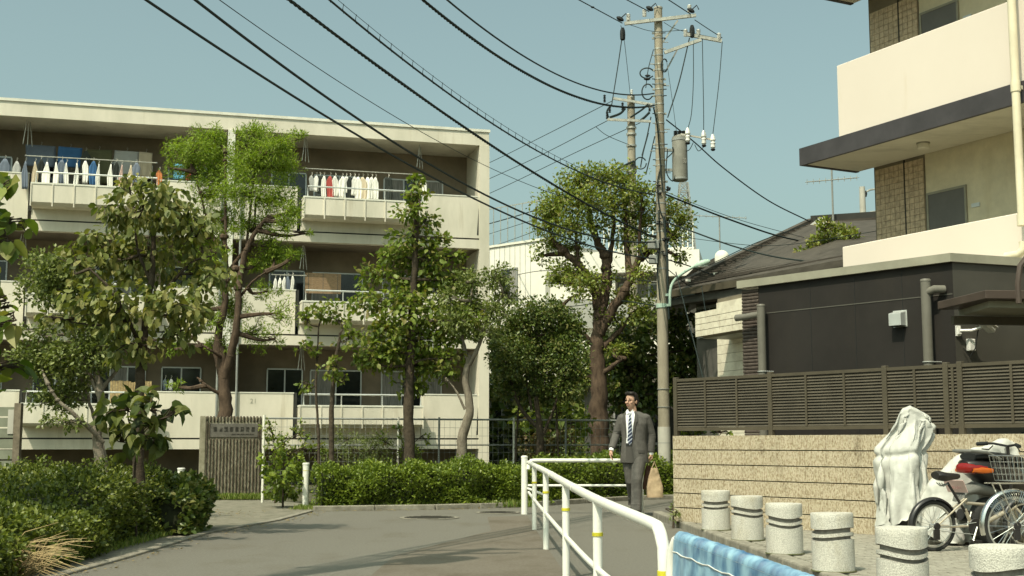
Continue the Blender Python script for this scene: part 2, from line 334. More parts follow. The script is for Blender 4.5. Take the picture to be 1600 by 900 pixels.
# pavement with raised pavers
PV = tag(empty('pavement', (0,0,0)), kind='structure')
KL = [(2.0,18.45),(2.03,17.6),(2.12,15),(2.3,10.4),(2.42,7.2),(2.5,5),(2.6,1)]
bed = MB(); poly = [(x+.15,y) for x,y in KL]+[(12,1),(12,8),(2.3,18.7)]
bed.add([(p[0],p[1],.068) for p in poly], [tuple(range(len(poly)))]); bed.build('paving_bed', M['joint'], PV)
def kx(y):
    for (xa,ya),(xb,yb) in zip(KL, KL[1:]):
        if yb <= y <= ya: return xa+(xb-xa)*(ya-y)/(ya-yb)
    return KL[-1][0]
pv = MB(); random.seed(3)
wx = lambda y: 2.02+(16.2-y)*.772            # line of the block wall
y = 7.2; r = 0
while y < 16.6:
    x = kx(y)+.17+(r%2)*.1
    while x < min(6.4, wx(y)+.1):
        h = .078+random.uniform(-.0015,.002)
        if random.random() > .006: pv.add([(x,y,h-.01),(x+.194,y,h-.01),(x+.194,y+.094,h-.01),(x,y+.094,h-.01),(x+.003,y+.003,h),(x+.191,y+.003,h),(x+.191,y+.091,h),(x+.003,y+.091,h)], [(4,5,6,7),(0,1,5,4),(1,2,6,5),(2,3,7,6),(3,0,4,7)])
        x += .2
    y += .1; r += 1
tag(pv.build('pavers', M['paver'], PV), kind='stuff')
pieces = 0
for (xa,ya),(xb,yb) in zip(KL, KL[1:]):
    L = math.hypot(xb-xa, yb-ya); n = max(1, round(L/.6))
    for i in range(n):
        a = Vector((xa+(xb-xa)*i/n, ya+(yb-ya)*i/n, 0)); b = Vector((xa+(xb-xa)*(i+1)/n, ya+(yb-ya)*(i+1)/n, 0)); d = (b-a).normalized()
        k = MB(); k.bar(a+d*.004+Vector((.07,0,.02)), b-d*.004+Vector((.07,0,.02)), .14, .135, M['kerb']); o = k.build('kerb_stone', None, PV); bevel(o, .018, 2)
# far kerb in front of the hedge
FK = tag(empty('kerb', (0,0,0)), kind='structure')
for (xa,ya),(xb,yb) in zip(FAR[:-1], FAR[1:-1]):
    L = math.hypot(xb-xa, yb-ya); n = max(1, round(L/.8))
    for i in range(n):
        a = Vector((xa+(xb-xa)*i/n, ya+(yb-ya)*i/n, 0)); b = Vector((xa+(xb-xa)*(i+1)/n, ya+(yb-ya)*(i+1)/n, 0)); d = (b-a).normalized()
        k = MB(); k.bar(a+d*.005+Vector((-.03,.08,.0)), b-d*.005+Vector((-.03,.08,.0)), .13, .16, M['kerb']); bevel(k.build('kerb_stone', None, FK), .012, 2)
# low kerb stones along the left hedge and across the driveway
for (xa,ya),(xb,yb) in (((-3.5,12),(-3.52,15.2)),((-3.6,8),(-3.5,12)),((-3.52,15.2),(-3.15,17.6)),((-3.15,17.6),(-3.05,20.0))):
    L = math.hypot(xb-xa, yb-ya); n = max(1, round(L/.6))
    for i in range(n):
        a = Vector((xa+(xb-xa)*i/n, ya+(yb-ya)*i/n, 0)); b = Vector((xa+(xb-xa)*(i+1)/n, ya+(yb-ya)*(i+1)/n, 0)); d = (b-a).normalized()
        k = MB(); k.bar(a+d*.005+Vector((-.06,0,-.005)), b-d*.005+Vector((-.06,0,-.005)), .1, .05, M['kerb']); bevel(k.build('kerb_stone', None, FK), .006, 1)
sheet('stop_line', [(2.15,19.35),(2.16,19.65),(5,20.6),(5,20.3)], .004, M['line'])
# manhole covers
def manhole(px, py, r, label):
    p = gnd(px, py); t = empty('manhole_cover', (p.x,p.y,.004), label=label, cat='manhole cover')
    m = MB(); m.lathe([(r*.93,.0),(r*.93,.004),(r*.9,.006)], n=32); m.build('cover_plate', M['hatch'], t)
    m = MB(); m.lathe([(r*.95,.0),(r,.0),(r,.007),(r*.95,.007)], n=32); m.build('ring', M['kerb'], t)
    m = MB()
    for i in range(-5,6):
        L = math.sqrt(max(.01, (.85*r)**2-(i*r*.155)**2)); m.bx(-L,L,i*r*.155-.012,i*r*.155+.012,.005,.010)
    m.build('raised_ribs', M['hatch'], t)
manhole(671, 809.5, .42, 'round iron manhole cover in the road in front of the clipped hedge')
manhole(778, 801.5, .33, 'smaller iron manhole cover beside the far end of the white railing')
# ================================================================ APARTMENT BLOCK ON THE LEFT
BO = at(763, 692, 34.0); BE = Vector((.964,.2658,0)); BN = Vector((-.2658,.964,0)); BRZ = math.atan2(.2658,.964)
DB = empty('apartment_block', (BO.x, BO.y, 0), BRZ, label='long three storey cream concrete apartment block with laundry on its recessed balconies', cat='building')
def bl(px, py, d=0):                      # picture -> (along facade, height) on the plane d metres behind the facade
    h = hit(px, py, BO+BN*d, BN); return (h-BO).dot(BE), h.z
XL = -22.0
ZR = bl(763,203)[1]; ZRb = bl(763,228)[1]
ZP = [bl(763,618)[1], bl(763,463.5)[1], bl(763,309)[1]]; ST = (ZP[2]-ZP[0])/2
PH = 1.14; BH = .26                       # parapet above the ledge, floor band below
xs_pillar = [bl(357,400)[0]]
REC = 1.55
D3 = ZRb
def fl(i): return ZP[i]-PH-BH
# roof slab with fascia and capping
m = MB(); m.bx(XL, .0, 0, 9, ZRb, ZR-.07); o = m.build('roof_fascia', M['bwall'], DB)
m = MB(); m.bx(XL, .03, -.03, 9.03, ZR-.07, ZR); m.build('roof_capping', M['bcap'], DB)
# body behind recess
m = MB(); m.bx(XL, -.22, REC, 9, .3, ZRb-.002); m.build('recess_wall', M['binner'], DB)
m = MB(); m.bx(-.25, -.003, .003, 8.95, .35, ZRb-.002); m.build('gable_wall', M['bwall'], DB)
m = MB(); m.bx(XL, -.4, 1.2, 8.5, -.3, .32); m.build('plinth', M['darkwood'], DB)
xa = {k: bl(k, 400)[0] for k in (40, 47, 245, 352, 362, 463, 470, 657, 663, 745)}
boxes = [(xa[47], xa[245], 6), (xa[470], xa[657], 6), (xa[470]-(xa[470]-xa[47])*2, xa[245]-(xa[470]-xa[47])*2, 6)]
walls = [(xa[245]+.02, xa[463]), (xa[663]-.05, xa[745]), (xa[245]-(xa[470]-xa[47])+.02-(xa[470]-xa[245])*0, xa[40])]
walls[2] = (xa[40]-4.2, xa[40])
for i in range(3):
    z = ZP[i]; zl = z-PH
    m = MB(); m.bx(XL, -.252, .0, REC, zl-BH, zl-.02); o = m.build('floor_band', M['bwall'], DB)
    m = MB(); m.bx(XL, -.254, .03, REC-.01, zl-.018, zl+.02); m.build('ledge_joint', M['slot'], DB)
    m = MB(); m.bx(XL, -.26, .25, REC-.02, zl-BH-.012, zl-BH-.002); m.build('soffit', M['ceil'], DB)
    for (a, b) in walls:
        if b < XL: continue
        m = MB(); m.bx(a, b, .0, .14, zl+.02, z); m.build('parapet', M['bwall'], DB)
        m = MB(); m.bx(a-.012, b+.012, -.012, .152, z, z+.028); m.build('coping', M['bcap'], DB)
    for (a, b, n) in boxes:
        # lower wall behind the projecting trough
        m = MB(); m.bx(a-.02, b+.04, .02, .12, zl+.02, z-.36); m.build('parapet', M['bwall'], DB)
        zt, zb = z-.30, z-.83
        m = MB(); pr = .52
        m.prism([(a,.019,zt-.04),(a,-pr,zt-.04),(a,-pr,zb+.05),(a,-pr+.10,zb-.02),(a,.019,zb-.02)], (b-a,0,0), M['bwall'])
        o = m.build('planter_box', None, DB)
        m = MB(); m.bx(a-.012,b+.012,-pr-.012,.012,zt-.04,zt); m.build('planter_rim', M['bcap'], DB)
        ppx = (b-a)/n
        for k in range(n+1):
            x = a+ppx*k
            m = MB(); m.bx(x-.014, x+.014, -pr-.022, -pr-.001, zb-.05, zt-.042); m.build('planter_rib', M['bwall'], DB)
        # railing
        m = MB(); m.tube([(a+.1,-pr+.08,zt),(a+.1,-pr+.08,zt+.27),(b-.05,-pr+.08,zt+.27),(b-.05,-pr+.08,zt)], .022, 8)
        o = m.build('railing', M['alu'], DB)
        for k in (1,2):
            mm = MB(); x = a+(b-a)*k/3; mm.tube([(x,-pr+.08,zt),(x,-pr+.08,zt+.26)], .014, 6); mm.build('railing_post', M['alu'], DB)
    # dark drain slots
    for k in ((xa[463]+.02, xa[470]-.03), (xa[40]+.02, xa[47]-.03)):
        m = MB(); m.bx(k[0], k[1], -.02, .10, zl+.22, z+.02); m.build('drain_slot', M['slot'], DB)
    # wedge shaped gap beside the end pillar
    m = MB(); x = xa[745]; m.prism([(x+.0,.001,zl+.1),(x+.10,.001,zl+.1),(x+.045,.001,z-.3)], (0,.13,0)); m.build('wedge_slot', M['slot'], DB)
    m = MB(); m.bx(x, x+.05, .002, .14, zl+.02, z); m.build('parapet', M['bwall'], DB)
    m = MB(); m.prism([(x+.05,.0,zl+.02),(x+.11,.0,zl+.02),(x+.13,0,z),(x+.05,0,z)], (0,.14,0)); m.build('parapet', M['bwall'], DB)
# end pillar facing
m = MB(); m.bx(-.262, .012, -.012, .3, .30, ZRb-.004); m.build('end_pillar', M['bwall'], DB)
# partition pillar
for px in (357, -70):
    x = bl(px, 400)[0]
    m = MB(); m.bx(x-.09, x+.09, -.03, .16, fl(0), ZRb-.004); m.build('pillar', M['bcap'], DB)
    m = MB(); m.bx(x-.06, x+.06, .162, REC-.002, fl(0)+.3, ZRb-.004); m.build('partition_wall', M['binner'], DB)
    for dx in (-.2, .28):
        m = MB(); m.tube([(x+dx,-.05,fl(0)),(x+dx,-.05,ZP[2])], .028, 8); m.build('downpipe', M['steelp'], DB)
# windows on the recess wall
def win(a, b, zb, zt, panes, lit='glass'):
    f = MB(); fr = .035
    y = REC-.03
    f.bx(a, b, y-.02, y+.03, zt-fr, zt); f.bx(a, b, y-.02, y+.03, zb, zb+fr)
    for k in range(panes+1):
        x = a+(b-a)*k/panes; f.bx(x-fr/2, x+fr/2, y-.021, y+.029, zb+fr, zt-fr)
    o = f.build('window', M['alu'], DB)
    for k in range(panes):
        p = MB(); p.bx(a+(b-a)*k/panes+fr/2, a+(b-a)*(k+1)/panes-fr/2, y-.004, y+.006, zb+fr, zt-fr); p.build('pane', M[lit if (k+int(a*3))%2 else 'glass'], o)
for i in range(3):
    zb = fl(i)+.3; zt = ZP[i]+.72
    u = lambda px: bl(px, 430, REC)[0]
    win(u(421), u(475), zb, zt, 2); win(u(488), u(566), zb, zt-.02, 2, 'curtain'); win(u(598), u(690), zb, zt-.02, 3, 'curtain')
    win(u(60), u(126), zb, zt, 2, 'curtain'); win(u(150), u(232), zb, zt, 3, 'curtain'); win(u(258), u(318), zb, zt, 2)
    win(u(-60), u(10), zb, zt, 2, 'curtain')
    for px in (40, 655, 476):                       # drying pole hangers from the ceiling
        x = bl(px,300,.5)[0]; zc = ZP[i]+ST-PH-BH-.02 if i < 2 else ZRb
        m = MB(); 
        for dx in (-.10, 0, .10): m.tube([(x+dx*.3,.45+dx,zc),(x+dx,.45+dx,zc-.62)], .011, 5)
        m.build('pole_hanger', M['galv'], DB)
m = MB(); zc = ZP[0]; 
# painted block number
def text_mesh(body, size, depth, mat, parent, loc, rot=(math.pi/2,0,0), name='lettering', sx=1):
    c = bpy.data.curves.new('t', 'FONT'); c.body = body; c.size = size; c.extrude = depth; c.align_x = 'CENTER'; c.align_y = 'CENTER'; c.resolution_u = 3
    t = bpy.data.objects.new('t', c); COL.objects.link(t); bpy.context.view_layer.update()
    me = bpy.data.meshes.new_from_object(t.evaluated_get(bpy.context.evaluated_depsgraph_get())); bpy.data.objects.remove(t); bpy.data.curves.remove(c)
    me.materials.clear(); me.materials.append(mat); return inst(name, me, parent, loc, rot, (sx,1,1))
q = bl(396, 627)
text_mesh('21', .17, .001, pm('faded_print', (.36,.34,.27), .8), DB, (q[0], -.004, q[1]-.0), name='block_number')
# ---------------------------------------------------------------- laundry (world placed, each piece its own thing)
def BW(x, d, z): v = BO+BE*x+BN*d; return Vector((v.x,v.y,z))
ORD = ['first','second','third','fourth','fifth','sixth','seventh','eighth','ninth','tenth','eleventh','twelfth','thirteenth','fourteenth','fifteenth','sixteenth']
def dry_pole(pxa, pxb, py, d, label):
    a = bl(pxa, py, d); b = bl(pxb, py+4, d); z = a[1]
    t = empty('laundry_pole', BW((a[0]+b[0])/2, d, z), BRZ, label=label, cat='laundry pole'); L = (b[0]-a[0])/2
    m = MB(); m.tube([(-L,0,0),(L,0,0)], .013, 6); m.build('pole', M['galv'], t)
    m = MB(); m.ell((-L,0,0), .02, 6); m.ell((L,0,0), .02, 6); m.build('end_cap', M['steelp'], t)
    return z
def garment(px, pyt, pyb, wpx, d, mat, label, group, kind='shirt', name='hanging_shirt', cat='laundry'):
    x, zt = bl(px, pyt, d); zb = bl(px, pyb, d)[1]; wd = wpx*34/2000; h = zt-zb
    t = empty(name, BW(x, d, zt), BRZ+random.uniform(-.25,.25), label=label, cat=cat, group=group)
    m = MB(); m.tube([(0,0,.10),(.012,0,.125),(.03,0,.105),(.012,0,.07),(0,0,.03)], .006, 4); m.build('hanger', M['galv'], t)
    nx, nz = 8, 9; vs = []; ph = random.uniform(0,6)
    for side in (-1, 1):
        for j in range(nz+1):
            v = j/nz
            if kind == 'towel': ww = wd*(.16+.84*min(1,v*2.2)) if v < .5 else wd*(1-.25*(v-.5))
            elif kind == 'shirt': ww = wd*(.25+.75*min(1, v*4.5))*(1-.12*v)
            elif kind == 'trousers': ww = wd*(.75+.25*v)
            else: ww = wd
            for i in range(nx+1):
                u = i/nx-.5; y = side*.012+.022*math.sin(u*14+ph+v*2)*v
                vs.append((u*ww+.01*math.sin(v*5+ph), y, .03-h*v))
    n1 = (nx+1)*(nz+1); fs = []
    for s_ in (0, 1):
        for j in range(nz):
            for i in range(nx):
                if kind == 'trousers' and j > 2 and i in (3,4) and j > 2: 
                    if i == 4 or j > 3: continue
                a = s_*n1+j*(nx+1)+i; fs.append((a,a+1,a+nx+2,a+nx+1))
    for i in range(nx): fs.append((i,i+1,n1+i+1,n1+i)); a = nz*(nx+1)+i; fs.append((a,a+1,n1+a+1,n1+a))
    for j in range(nz): a = j*(nx+1); fs.append((a,a+nx+1,n1+a+nx+1,n1+a)); a += nx; fs.append((a,a+nx+1,n1+a+nx+1,n1+a))
    m = MB(); m.add(vs, fs, mat, True); m.build('cloth', None, t, sharp=False)
C = {k: pm('cloth_'+k, c, .85, var=.08) for k, c in dict(white=(.78,.76,.70), grey=(.40,.40,.38), blue=(.05,.14,.30), olive=(.10,.10,.05), dark=(.03,.035,.03), red=(.38,.07,.06), orange=(.62,.22,.08), pinkc=(.60,.42,.36), cyan=(.12,.38,.60), beige=(.55,.46,.33), slate=(.16,.19,.24)).items()}
dry_pole(40, 245, 243, -.1, 'thin metal laundry pole over the upper left balcony'); 
pz = dry_pole(478, 660, 263, .1, 'thin metal laundry pole over the upper middle balcony')
wh = [(40,'slate'),(55,'beige'),(73,'white'),(88,'white'),(104,'white'),(120,'white'),(154,'white'),(173,'white'),(190,'pinkc'),(204,'beige')]
for k, (px, c) in enumerate(wh):
    wpx = [9,9,12,8,7,7,6,8,6,8][k]
    garment(px, 254+.035*(px-40), 296+.03*px, wpx, -.1, C[c], '%s folded towel, %s from the left over the upper left balcony rail' % ({'slate':'grey','white':'white','pinkc':'pink','beige':'cream'}[c], ORD[k]), 'towels hung along the upper left balcony', 'towel', 'hanging_towel', 'towel')
garment(110, 232, 263, 34, .8, C['blue'], 'blue patterned sheet hung behind the white towels on the upper left balcony', 'sheets behind the upper left balcony', 'flat', 'hanging_sheet', 'sheet')
garment(155, 236, 290, 38, .8, C['olive'], 'dark olive blanket hung deep in the upper left balcony', 'sheets behind the upper left balcony', 'flat', 'hanging_blanket', 'blanket')
garment(198, 238, 275, 36, .8, C['grey'], 'pale grey printed sheet beside the olive blanket on the upper left balcony', 'sheets behind the upper left balcony', 'flat', 'hanging_sheet', 'sheet')
garment(64, 229, 262, 42, .85, C['slate'], 'dull grey sheet hung left of the blue one on the upper left balcony', 'sheets behind the upper left balcony', 'flat', 'hanging_sheet', 'sheet')
garment(249, 268, 294, 9, .0, C['orange'], 'orange cloth hanging between the two left trees on the top floor', None, 'shirt', 'hanging_cloth', 'laundry')
garment(281, 258, 282, 18, .3, C['cyan'], 'bright blue cloth behind the feathery green tree on the top floor', None, 'flat', 'hanging_cloth', 'laundry')
garment(228, 240, 280, 20, .8, C['beige'], 'tan sheet at the right of the hanging sheets on the top floor', 'sheets behind the upper left balcony', 'flat', 'hanging_sheet', 'sheet')
garment(134, 238, 284, 16, .5, C['dark'], 'black coat between the blue sheet and the olive blanket on the top floor', None, 'shirt', 'hanging_coat', 'laundry')
garment(294, 262, 284, 9, .3, C['red'], 'small dark red cloth right of the bright blue one on the top floor', None, 'shirt', 'hanging_cloth', 'laundry')
garment(8, 250, 300, 16, .3, C['slate'], 'bluish shirt at the left edge of the top floor balcony', None, 'shirt')
garment(26, 254, 300, 12, .3, C['grey'], 'grey shirt beside the bluish one at the left edge of the top floor', None, 'shirt')
for k, (px, c, w_) in enumerate(((64,'dark',10),(97,'slate',12),(134,'white',9),(146,'blue',11),(182,'dark',9),(213,'slate',12))):
    garment(px, 250+.035*(px-40), 290+random.uniform(-4,4), w_, .35, C[c], '%s shirt hung behind the white towels, %s of the darker pieces from the left' % ({'dark':'black','slate':'grey blue','white':'plain white','blue':'blue'}[c], ORD[k]), 'shirts behind the towels on the upper left balcony')
rs = [(487,'grey'),(494,'white'),(500,'dark'),(506,'white'),(516,'red'),(524,'white'),(535,'white'),(541,'white'),(547,'dark'),(554,'white'),(560,'white'),(567,'beige'),(574,'white'),(581,'white'),(587,'white')]
for k, (px, c) in enumerate(rs):
    garment(px, 276+.03*(px-480), random.uniform(300,318)+.03*(px-480), random.uniform(9,14) if k > 3 else 8, .1, C[c], '%s shirt, %s from the left in the row on the upper middle balcony' % ({'grey':'grey','white':'white','dark':'black','red':'dark red','beige':'cream'}[c], ORD[k]), 'shirts in a row on the upper middle balcony')
garment(607, 279, 318, 15, .1, C['dark'], 'black trousers hung right of the white shirts on the top floor', None, 'trousers', 'hanging_trousers', 'trousers')
garment(662, 284, 312, 11, .1, C['white'], 'white shirt by the right window of the top floor, behind the tree top', None)
dry_pole(425, 478, 429, .3, 'laundry pole on the middle floor left of the bamboo blind')
for k, px in enumerate((430,437,444,450,457)):
    garment(px, 437-k, 462, 5.5, .3, C['white' if k != 3 else 'slate'], '%s small cloth on the middle floor, %s from the left beside the bamboo blind' % ('white' if k != 3 else 'grey', ORD[k]), 'small cloths on the middle floor')
bb = empty('bamboo_blind', BW(bl(505,427,.4)[0], .4, bl(505,427,.4)[1]), BRZ, label='brown bamboo blind hung on the middle floor balcony', cat='blind')
wb = 55*34/2000; hb = bl(505,427,.4)[1]-bl(505,459,.4)[1]
for k in range(14):
    m = MB(); z = -hb*k/14; m.bx(-wb/2, wb/2, -.008, .008, z-hb/14+.004, z); m.build('blind_slat', M['blind'], bb)
m = MB(); 
for x in (-.38,0,.38): m.bx(x-.006, x+.006, -.011, .011, -hb, 0)
m.build('blind_cord', M['darkwood'], bb)
bb = empty('bamboo_blind', BW(bl(205,600,.2)[0], .2, bl(205,598,.2)[1]), BRZ, label='pale straw screen on the ground floor balcony behind the two left trunks', cat='blind')
wb = 62*32/2000
for k in range(16):
    m = MB(); x = -wb/2+wb*k/16; m.bx(x, x+wb/16-.008, -.008, .008, -.62, random.uniform(0,.06)); m.build('blind_slat', M['straw'], bb)
for k, (px, c) in enumerate(((258,'slate'),(267,'white'))):
    garment(px, 594, 612, 6, .3, C[c], '%s cloth on the ground floor, %s of two near the trunk of the feathery tree' % (('bluish','white')[k], ('left','right')[k]), 'cloths on the ground floor')
# ================================================================ BLOCK WALL, LOUVRE FENCE
WA = Vector((2.02,16.2,0)); WD = Vector((.6106,-.7919,0)); WN = Vector((.7919,.6106,0)); WRZ = math.atan2(-.7919,.6106)
BWl = empty('block_wall', WA, WRZ, label='low wall of ribbed tan stone blocks with dark stains', cat='wall')
L = 9.6; rows = 6; rh = .178; bw = .60
def ribbed(name, w_, h_, d_=.14, n=18):
    m = MB(); vs = []; prof = []
    for i in range(n):
        x0 = .001+(w_-.002)*i/n; x1 = .001+(w_-.002)*(i+1)/n; q = (x1-x0); jj = random.uniform(-.003,.003)
        prof += [(x0+q*.12,-.0+jj*.3),(x0+q*.28,-.007+jj),(x0+q*.74,-.007+jj),(x0+q*.88,-.0)]
    prof = [(.001,0)]+prof+[(w_-.001,0)]
    k = len(prof); v = [(x,y,.006) for x,y in prof]+[(x,y,h_-.006) for x,y in prof]+[(w_-.003,d_,.005),(.003,d_,.005),(w_-.003,d_,h_-.005),(.003,d_,h_-.005)]
    f = [(i,i+1,k+i+1,k+i) for i in range(k-1)]+[tuple(range(k))[::-1]+(2*k+1,2*k)[::1], tuple(range(k,2*k))+(2*k+2,2*k+3)]
    f += [(k-1,2*k,2*k+2,2*k-1),(0,k,2*k+3,2*k+1),(2*k,2*k+1,2*k+3,2*k+2)]
    m.add(v, f, M['block']); return m.mesh(name)
random.seed(5)
bm_ = [ribbed('block', bw, rh) for _ in range(3)]; bh_ = ribbed('block', bw/2, rh, n=9)
for r in range(rows):
    x = 0; off = r%2
    while x < L-.01:
        if off and x == 0: inst('block', bh_, BWl, (0,random.uniform(-.002,.002),.075+r*rh)); x += bw/2; continue
        inst('block', random.choice(bm_), BWl, (x,random.uniform(-.003,.003),.075+r*rh)); x += bw
m = MB(); m.bx(.02, L-.02, .02, .12, 0, .075+rows*rh-.012); m.build('mortar', M['soil'], BWl)
# fence
LF = empty('louvre_fence', WA+WN*.12, WRZ, label='dark brown louvre privacy fence standing behind the block wall', cat='fence')
def wl(px, py, P, D, N):
    h = hit(px, py, P, N); return (h-P).dot(D), h.z
zt = 1.855; zb = 1.23
posts = [wl(px, 640, WA+WN*.12, WD, WN)[0] for px in (1057, 1205, 1385, 1481, 1503)]; posts += [posts[-1]+1.72, posts[-1]+3.44]
for i, x in enumerate(posts):
    m = MB(); m.bx(x-.03, x+.03, -.03, .03, 1.0, zt+.02); bevel(m.build('fence_post', M['fencedk'], LF), .005, 1)
ns = 17
for a, b in zip(posts, posts[1:]):
    if b-a < .1: continue
    m = MB(); m.bx(a+.03, b-.03, -.018, .018, zt-.035, zt+.0); m.build('top_rail', M['fencedk'], LF)
    m = MB(); m.bx(a+.03, b-.03, -.018, .018, zb-.03, zb+.01); m.build('bottom_rail', M['fencedk'], LF)
    sme = MB(); W = b-a-.062; h = (zt-.04-zb-.012)/ns
    sme.prism([(0,-.016,0),(0,.010,h*1.02),(0,.015,h*1.0),(0,-.010,-.002)][::-1], (W,0,0)); me = sme.mesh('slat', M['fence'])
    for k in range(ns): inst('slat', me, LF, (a+.031,0,zb+.014+h*k+random.uniform(-.001,.001)))
    nb = 2 if b-a > 1.2 else 1
    for k in range(1, nb+1):
        x = a+(b-a)*k/(nb+1); m = MB(); m.bx(x-.014, x+.014, -.024, -.0175, zb+.012, zt-.037); m.build('mid_bar', M['fencedk'], LF)
# ================================================================ DARK ANNEX
AP = WA+WN*1.5
aL = wl(1160, 445, AP, WD, WN); aC = wl(1487, 396, AP, WD, WN); zA = aC[1]; cw = wl(1187,500,AP,WD,WN)[0]-aL[0]+.03
AX = empty('annex', AP, WRZ, label='single storey charcoal annex with pale metal roof edge behind the louvre fence', cat='building')
m = MB(); m.bx(aL[0]+cw-.04, aC[0], 0, .25, 0, zA-.1); m.build('long_wall', M['charcoal'], AX)
p = AP+WD*aC[0]; e2 = Vector((.93,.36,0)); q = Vector((e2.dot(WD), e2.dot(WN)))
m = MB(); m.prism([(aC[0],.001,0),(aC[0]+q.x*6,q.y*6,0),(aC[0]+q.x*6,q.y*6+.3,0),(aC[0],.3,0)], (0,0,zA-.1)); m.build('side_wall', pm('side_panel', (.062,.058,.048), .6, var=.15, scale=1), AX)
t = .06
m = MB(); m.prism([(aL[0]-.05,-t,zA-.1),(aC[0]+.02,-t,zA-.1),(aC[0]+q.x*6,q.y*6-t,zA-.1),(aC[0]+q.x*6,q.y*6+2,zA-.1),(aL[0]-.05,5.5,zA-.1)], (0,0,.1)); m.build('roof_edge', M['trim'], AX)
# ribbed brown end strip: stacked courses
cme = MB(); cme.prism([(0,0,0),(0,-.010,.010),(0,-.012,.026),(0,-.002,.044),(0,.1,.045),(0,.1,0)][::-1], (cw-.03,0,0)); cme = cme.mesh('ribbed_course', pm('ribbed_brown', (.075,.058,.047), .7, var=.25, scale=20))
for k in range(int((zA-.1)/.047)): inst('ribbed_course', cme, AX, (aL[0]-.01,.0,.047*k))
# groove line along the panels and a cable run
g1 = wl(1195,497,AP,WD,WN); g2 = wl(1470,461,AP,WD,WN)
m = MB(); m.bx(aL[0]+cw, aC[0]-.01, -.005, -.001, g2[1]-.006, g2[1]+.006); m.build('panel_joint', pm('joint_strip', (.10,.095,.08), .6), AX)
for k in range(1, 4):
    x = aL[0]+.46+(aC[0]-aL[0]-.46)*k/4; m = MB(); m.bx(x-.003, x+.003, -.0035, -.001, .1, zA-.12); m.build('panel_joint', M['black'], AX)
# downpipes on the annex
def pipe(px, pyt, r, elbow, label):
    x, z = wl(px, pyt, AP-WN*.12, WD, WN); t_ = empty('vent_pipe', AP+WD*x-WN*.12, WRZ, label=label, cat='pipe')
    m = MB(); m.tube([(0,0,0),(0,0,z)], r, 16); m.build('pipe', M['pipe'], t_)
    m = MB(); m.lathe([(r*.8,z+.001),(r*1.06,z+.001),(r*1.06,z+.018),(r*.9,z+.03)], n=16); m.build('cap', M['pipe'], t_)
    m = MB(); m.tube(elbow(z), r*.82, 14); m.build('elbow', M['pipe'], t_)
    for zz in (1.98,):
        m = MB(); m.tube([(math.cos(a)*r*1.12,math.sin(a)*r*1.12,zz) for a in np.linspace(0,2*math.pi,17)[:-1]], .007, 5, closed=True); m.tube([(r,0,zz),(r+.05,.1,zz)], .006, 5); m.build('clamp', M['alu'], t_)
pipe(1189, 479, .055, lambda z: [(0,0,z-.1),(-.25,-.02,z-.12),(-.40,-.05,z-.125)], 'grey vent pipe standing at the left end of the dark annex wall')
pipe(1446, 440, .058, lambda z: [(0,0,z-.13),(.12,.0,z-.10),(.18,.1,z-.1)], 'thicker grey vent pipe on the dark wall left of the carport roof')
# vent hood
x, z = wl(1407, 498, AP, WD, WN); t = empty('vent_hood', AP+WD*x+Vector((0,0,z)), WRZ, label='small square metal vent hood on the dark annex wall', cat='vent')
m = MB(); s = .085; m.prism([(-s,0,.09),(-s,-.12,.06),(-s,-.12,-.09),(-s,0,-.09)], (2*s,0,0)); bevel(m.build('hood', M['alu'], t), .006, 2)
m = MB(); m.bx(-s-.012,s+.012,-.008,-.001,-.1,.1); m.build('flange', M['alu'], t)
m = MB()
for k in range(4): m.bx(-s+.01,s-.01,-.105+k*.026,-.095+k*.026,-.096,-.091)
m.build('grille', M['slot'], t)
# carport canopy
tipv = at(1465,481,14.25); zc0 = 2.6; cor = at(1540,460,13.15)
CPT = empty('carport_roof', (tipv.x,tipv.y,0), 0, label='dark brown flat carport roof jutting out beside the annex corner', cat='carport')
a = Vector((tipv.x,tipv.y,0)); c1 = (cor.x-a.x, cor.y-a.y); CB = pm('canopy_brown', (.075,.055,.044), .5)
far1 = (c1[0]+4.0, c1[1]+.35); far2 = (3.9, 1.9)
m = MB(); m.prism([(0,0,2.53),(c1[0],c1[1],2.53),(far1[0],far1[1],2.53),(far2[0],.75,2.53)], (0,0,.09)); bevel(m.build('canopy_edge', CB, CPT), .006, 1)
m = MB(); m.prism([(.25,.05,2.46),(c1[0]+.1,c1[1]+.2,2.46),(far1[0]-.2,far1[1]+.2,2.46),(far2[0]-.2,.65,2.46)], (0,0,.068)); m.build('canopy_soffit', M['trim'], CPT)
m = MB(); m.bar((.12,-.12,2.40),(4,.45,2.40), .07, .09); m.build('beam', M['fencedk'], CPT)
m = MB(); m.bar((2.6,-.2,0),(2.6,-.2,2.35), .1, .1); m.build('post', M['fencedk'], CPT)
v = at(1592,474,12.9)-a; v2 = at(1600,400,12.9)-a
m = MB(); m.tube([v, v+Vector((0,0,.2)), v+Vector((.03,0,.38)), v+Vector((.12,0,.50)), v2+Vector((.3,0,.02))], .03, 8); m.build('bracket', CB, CPT)
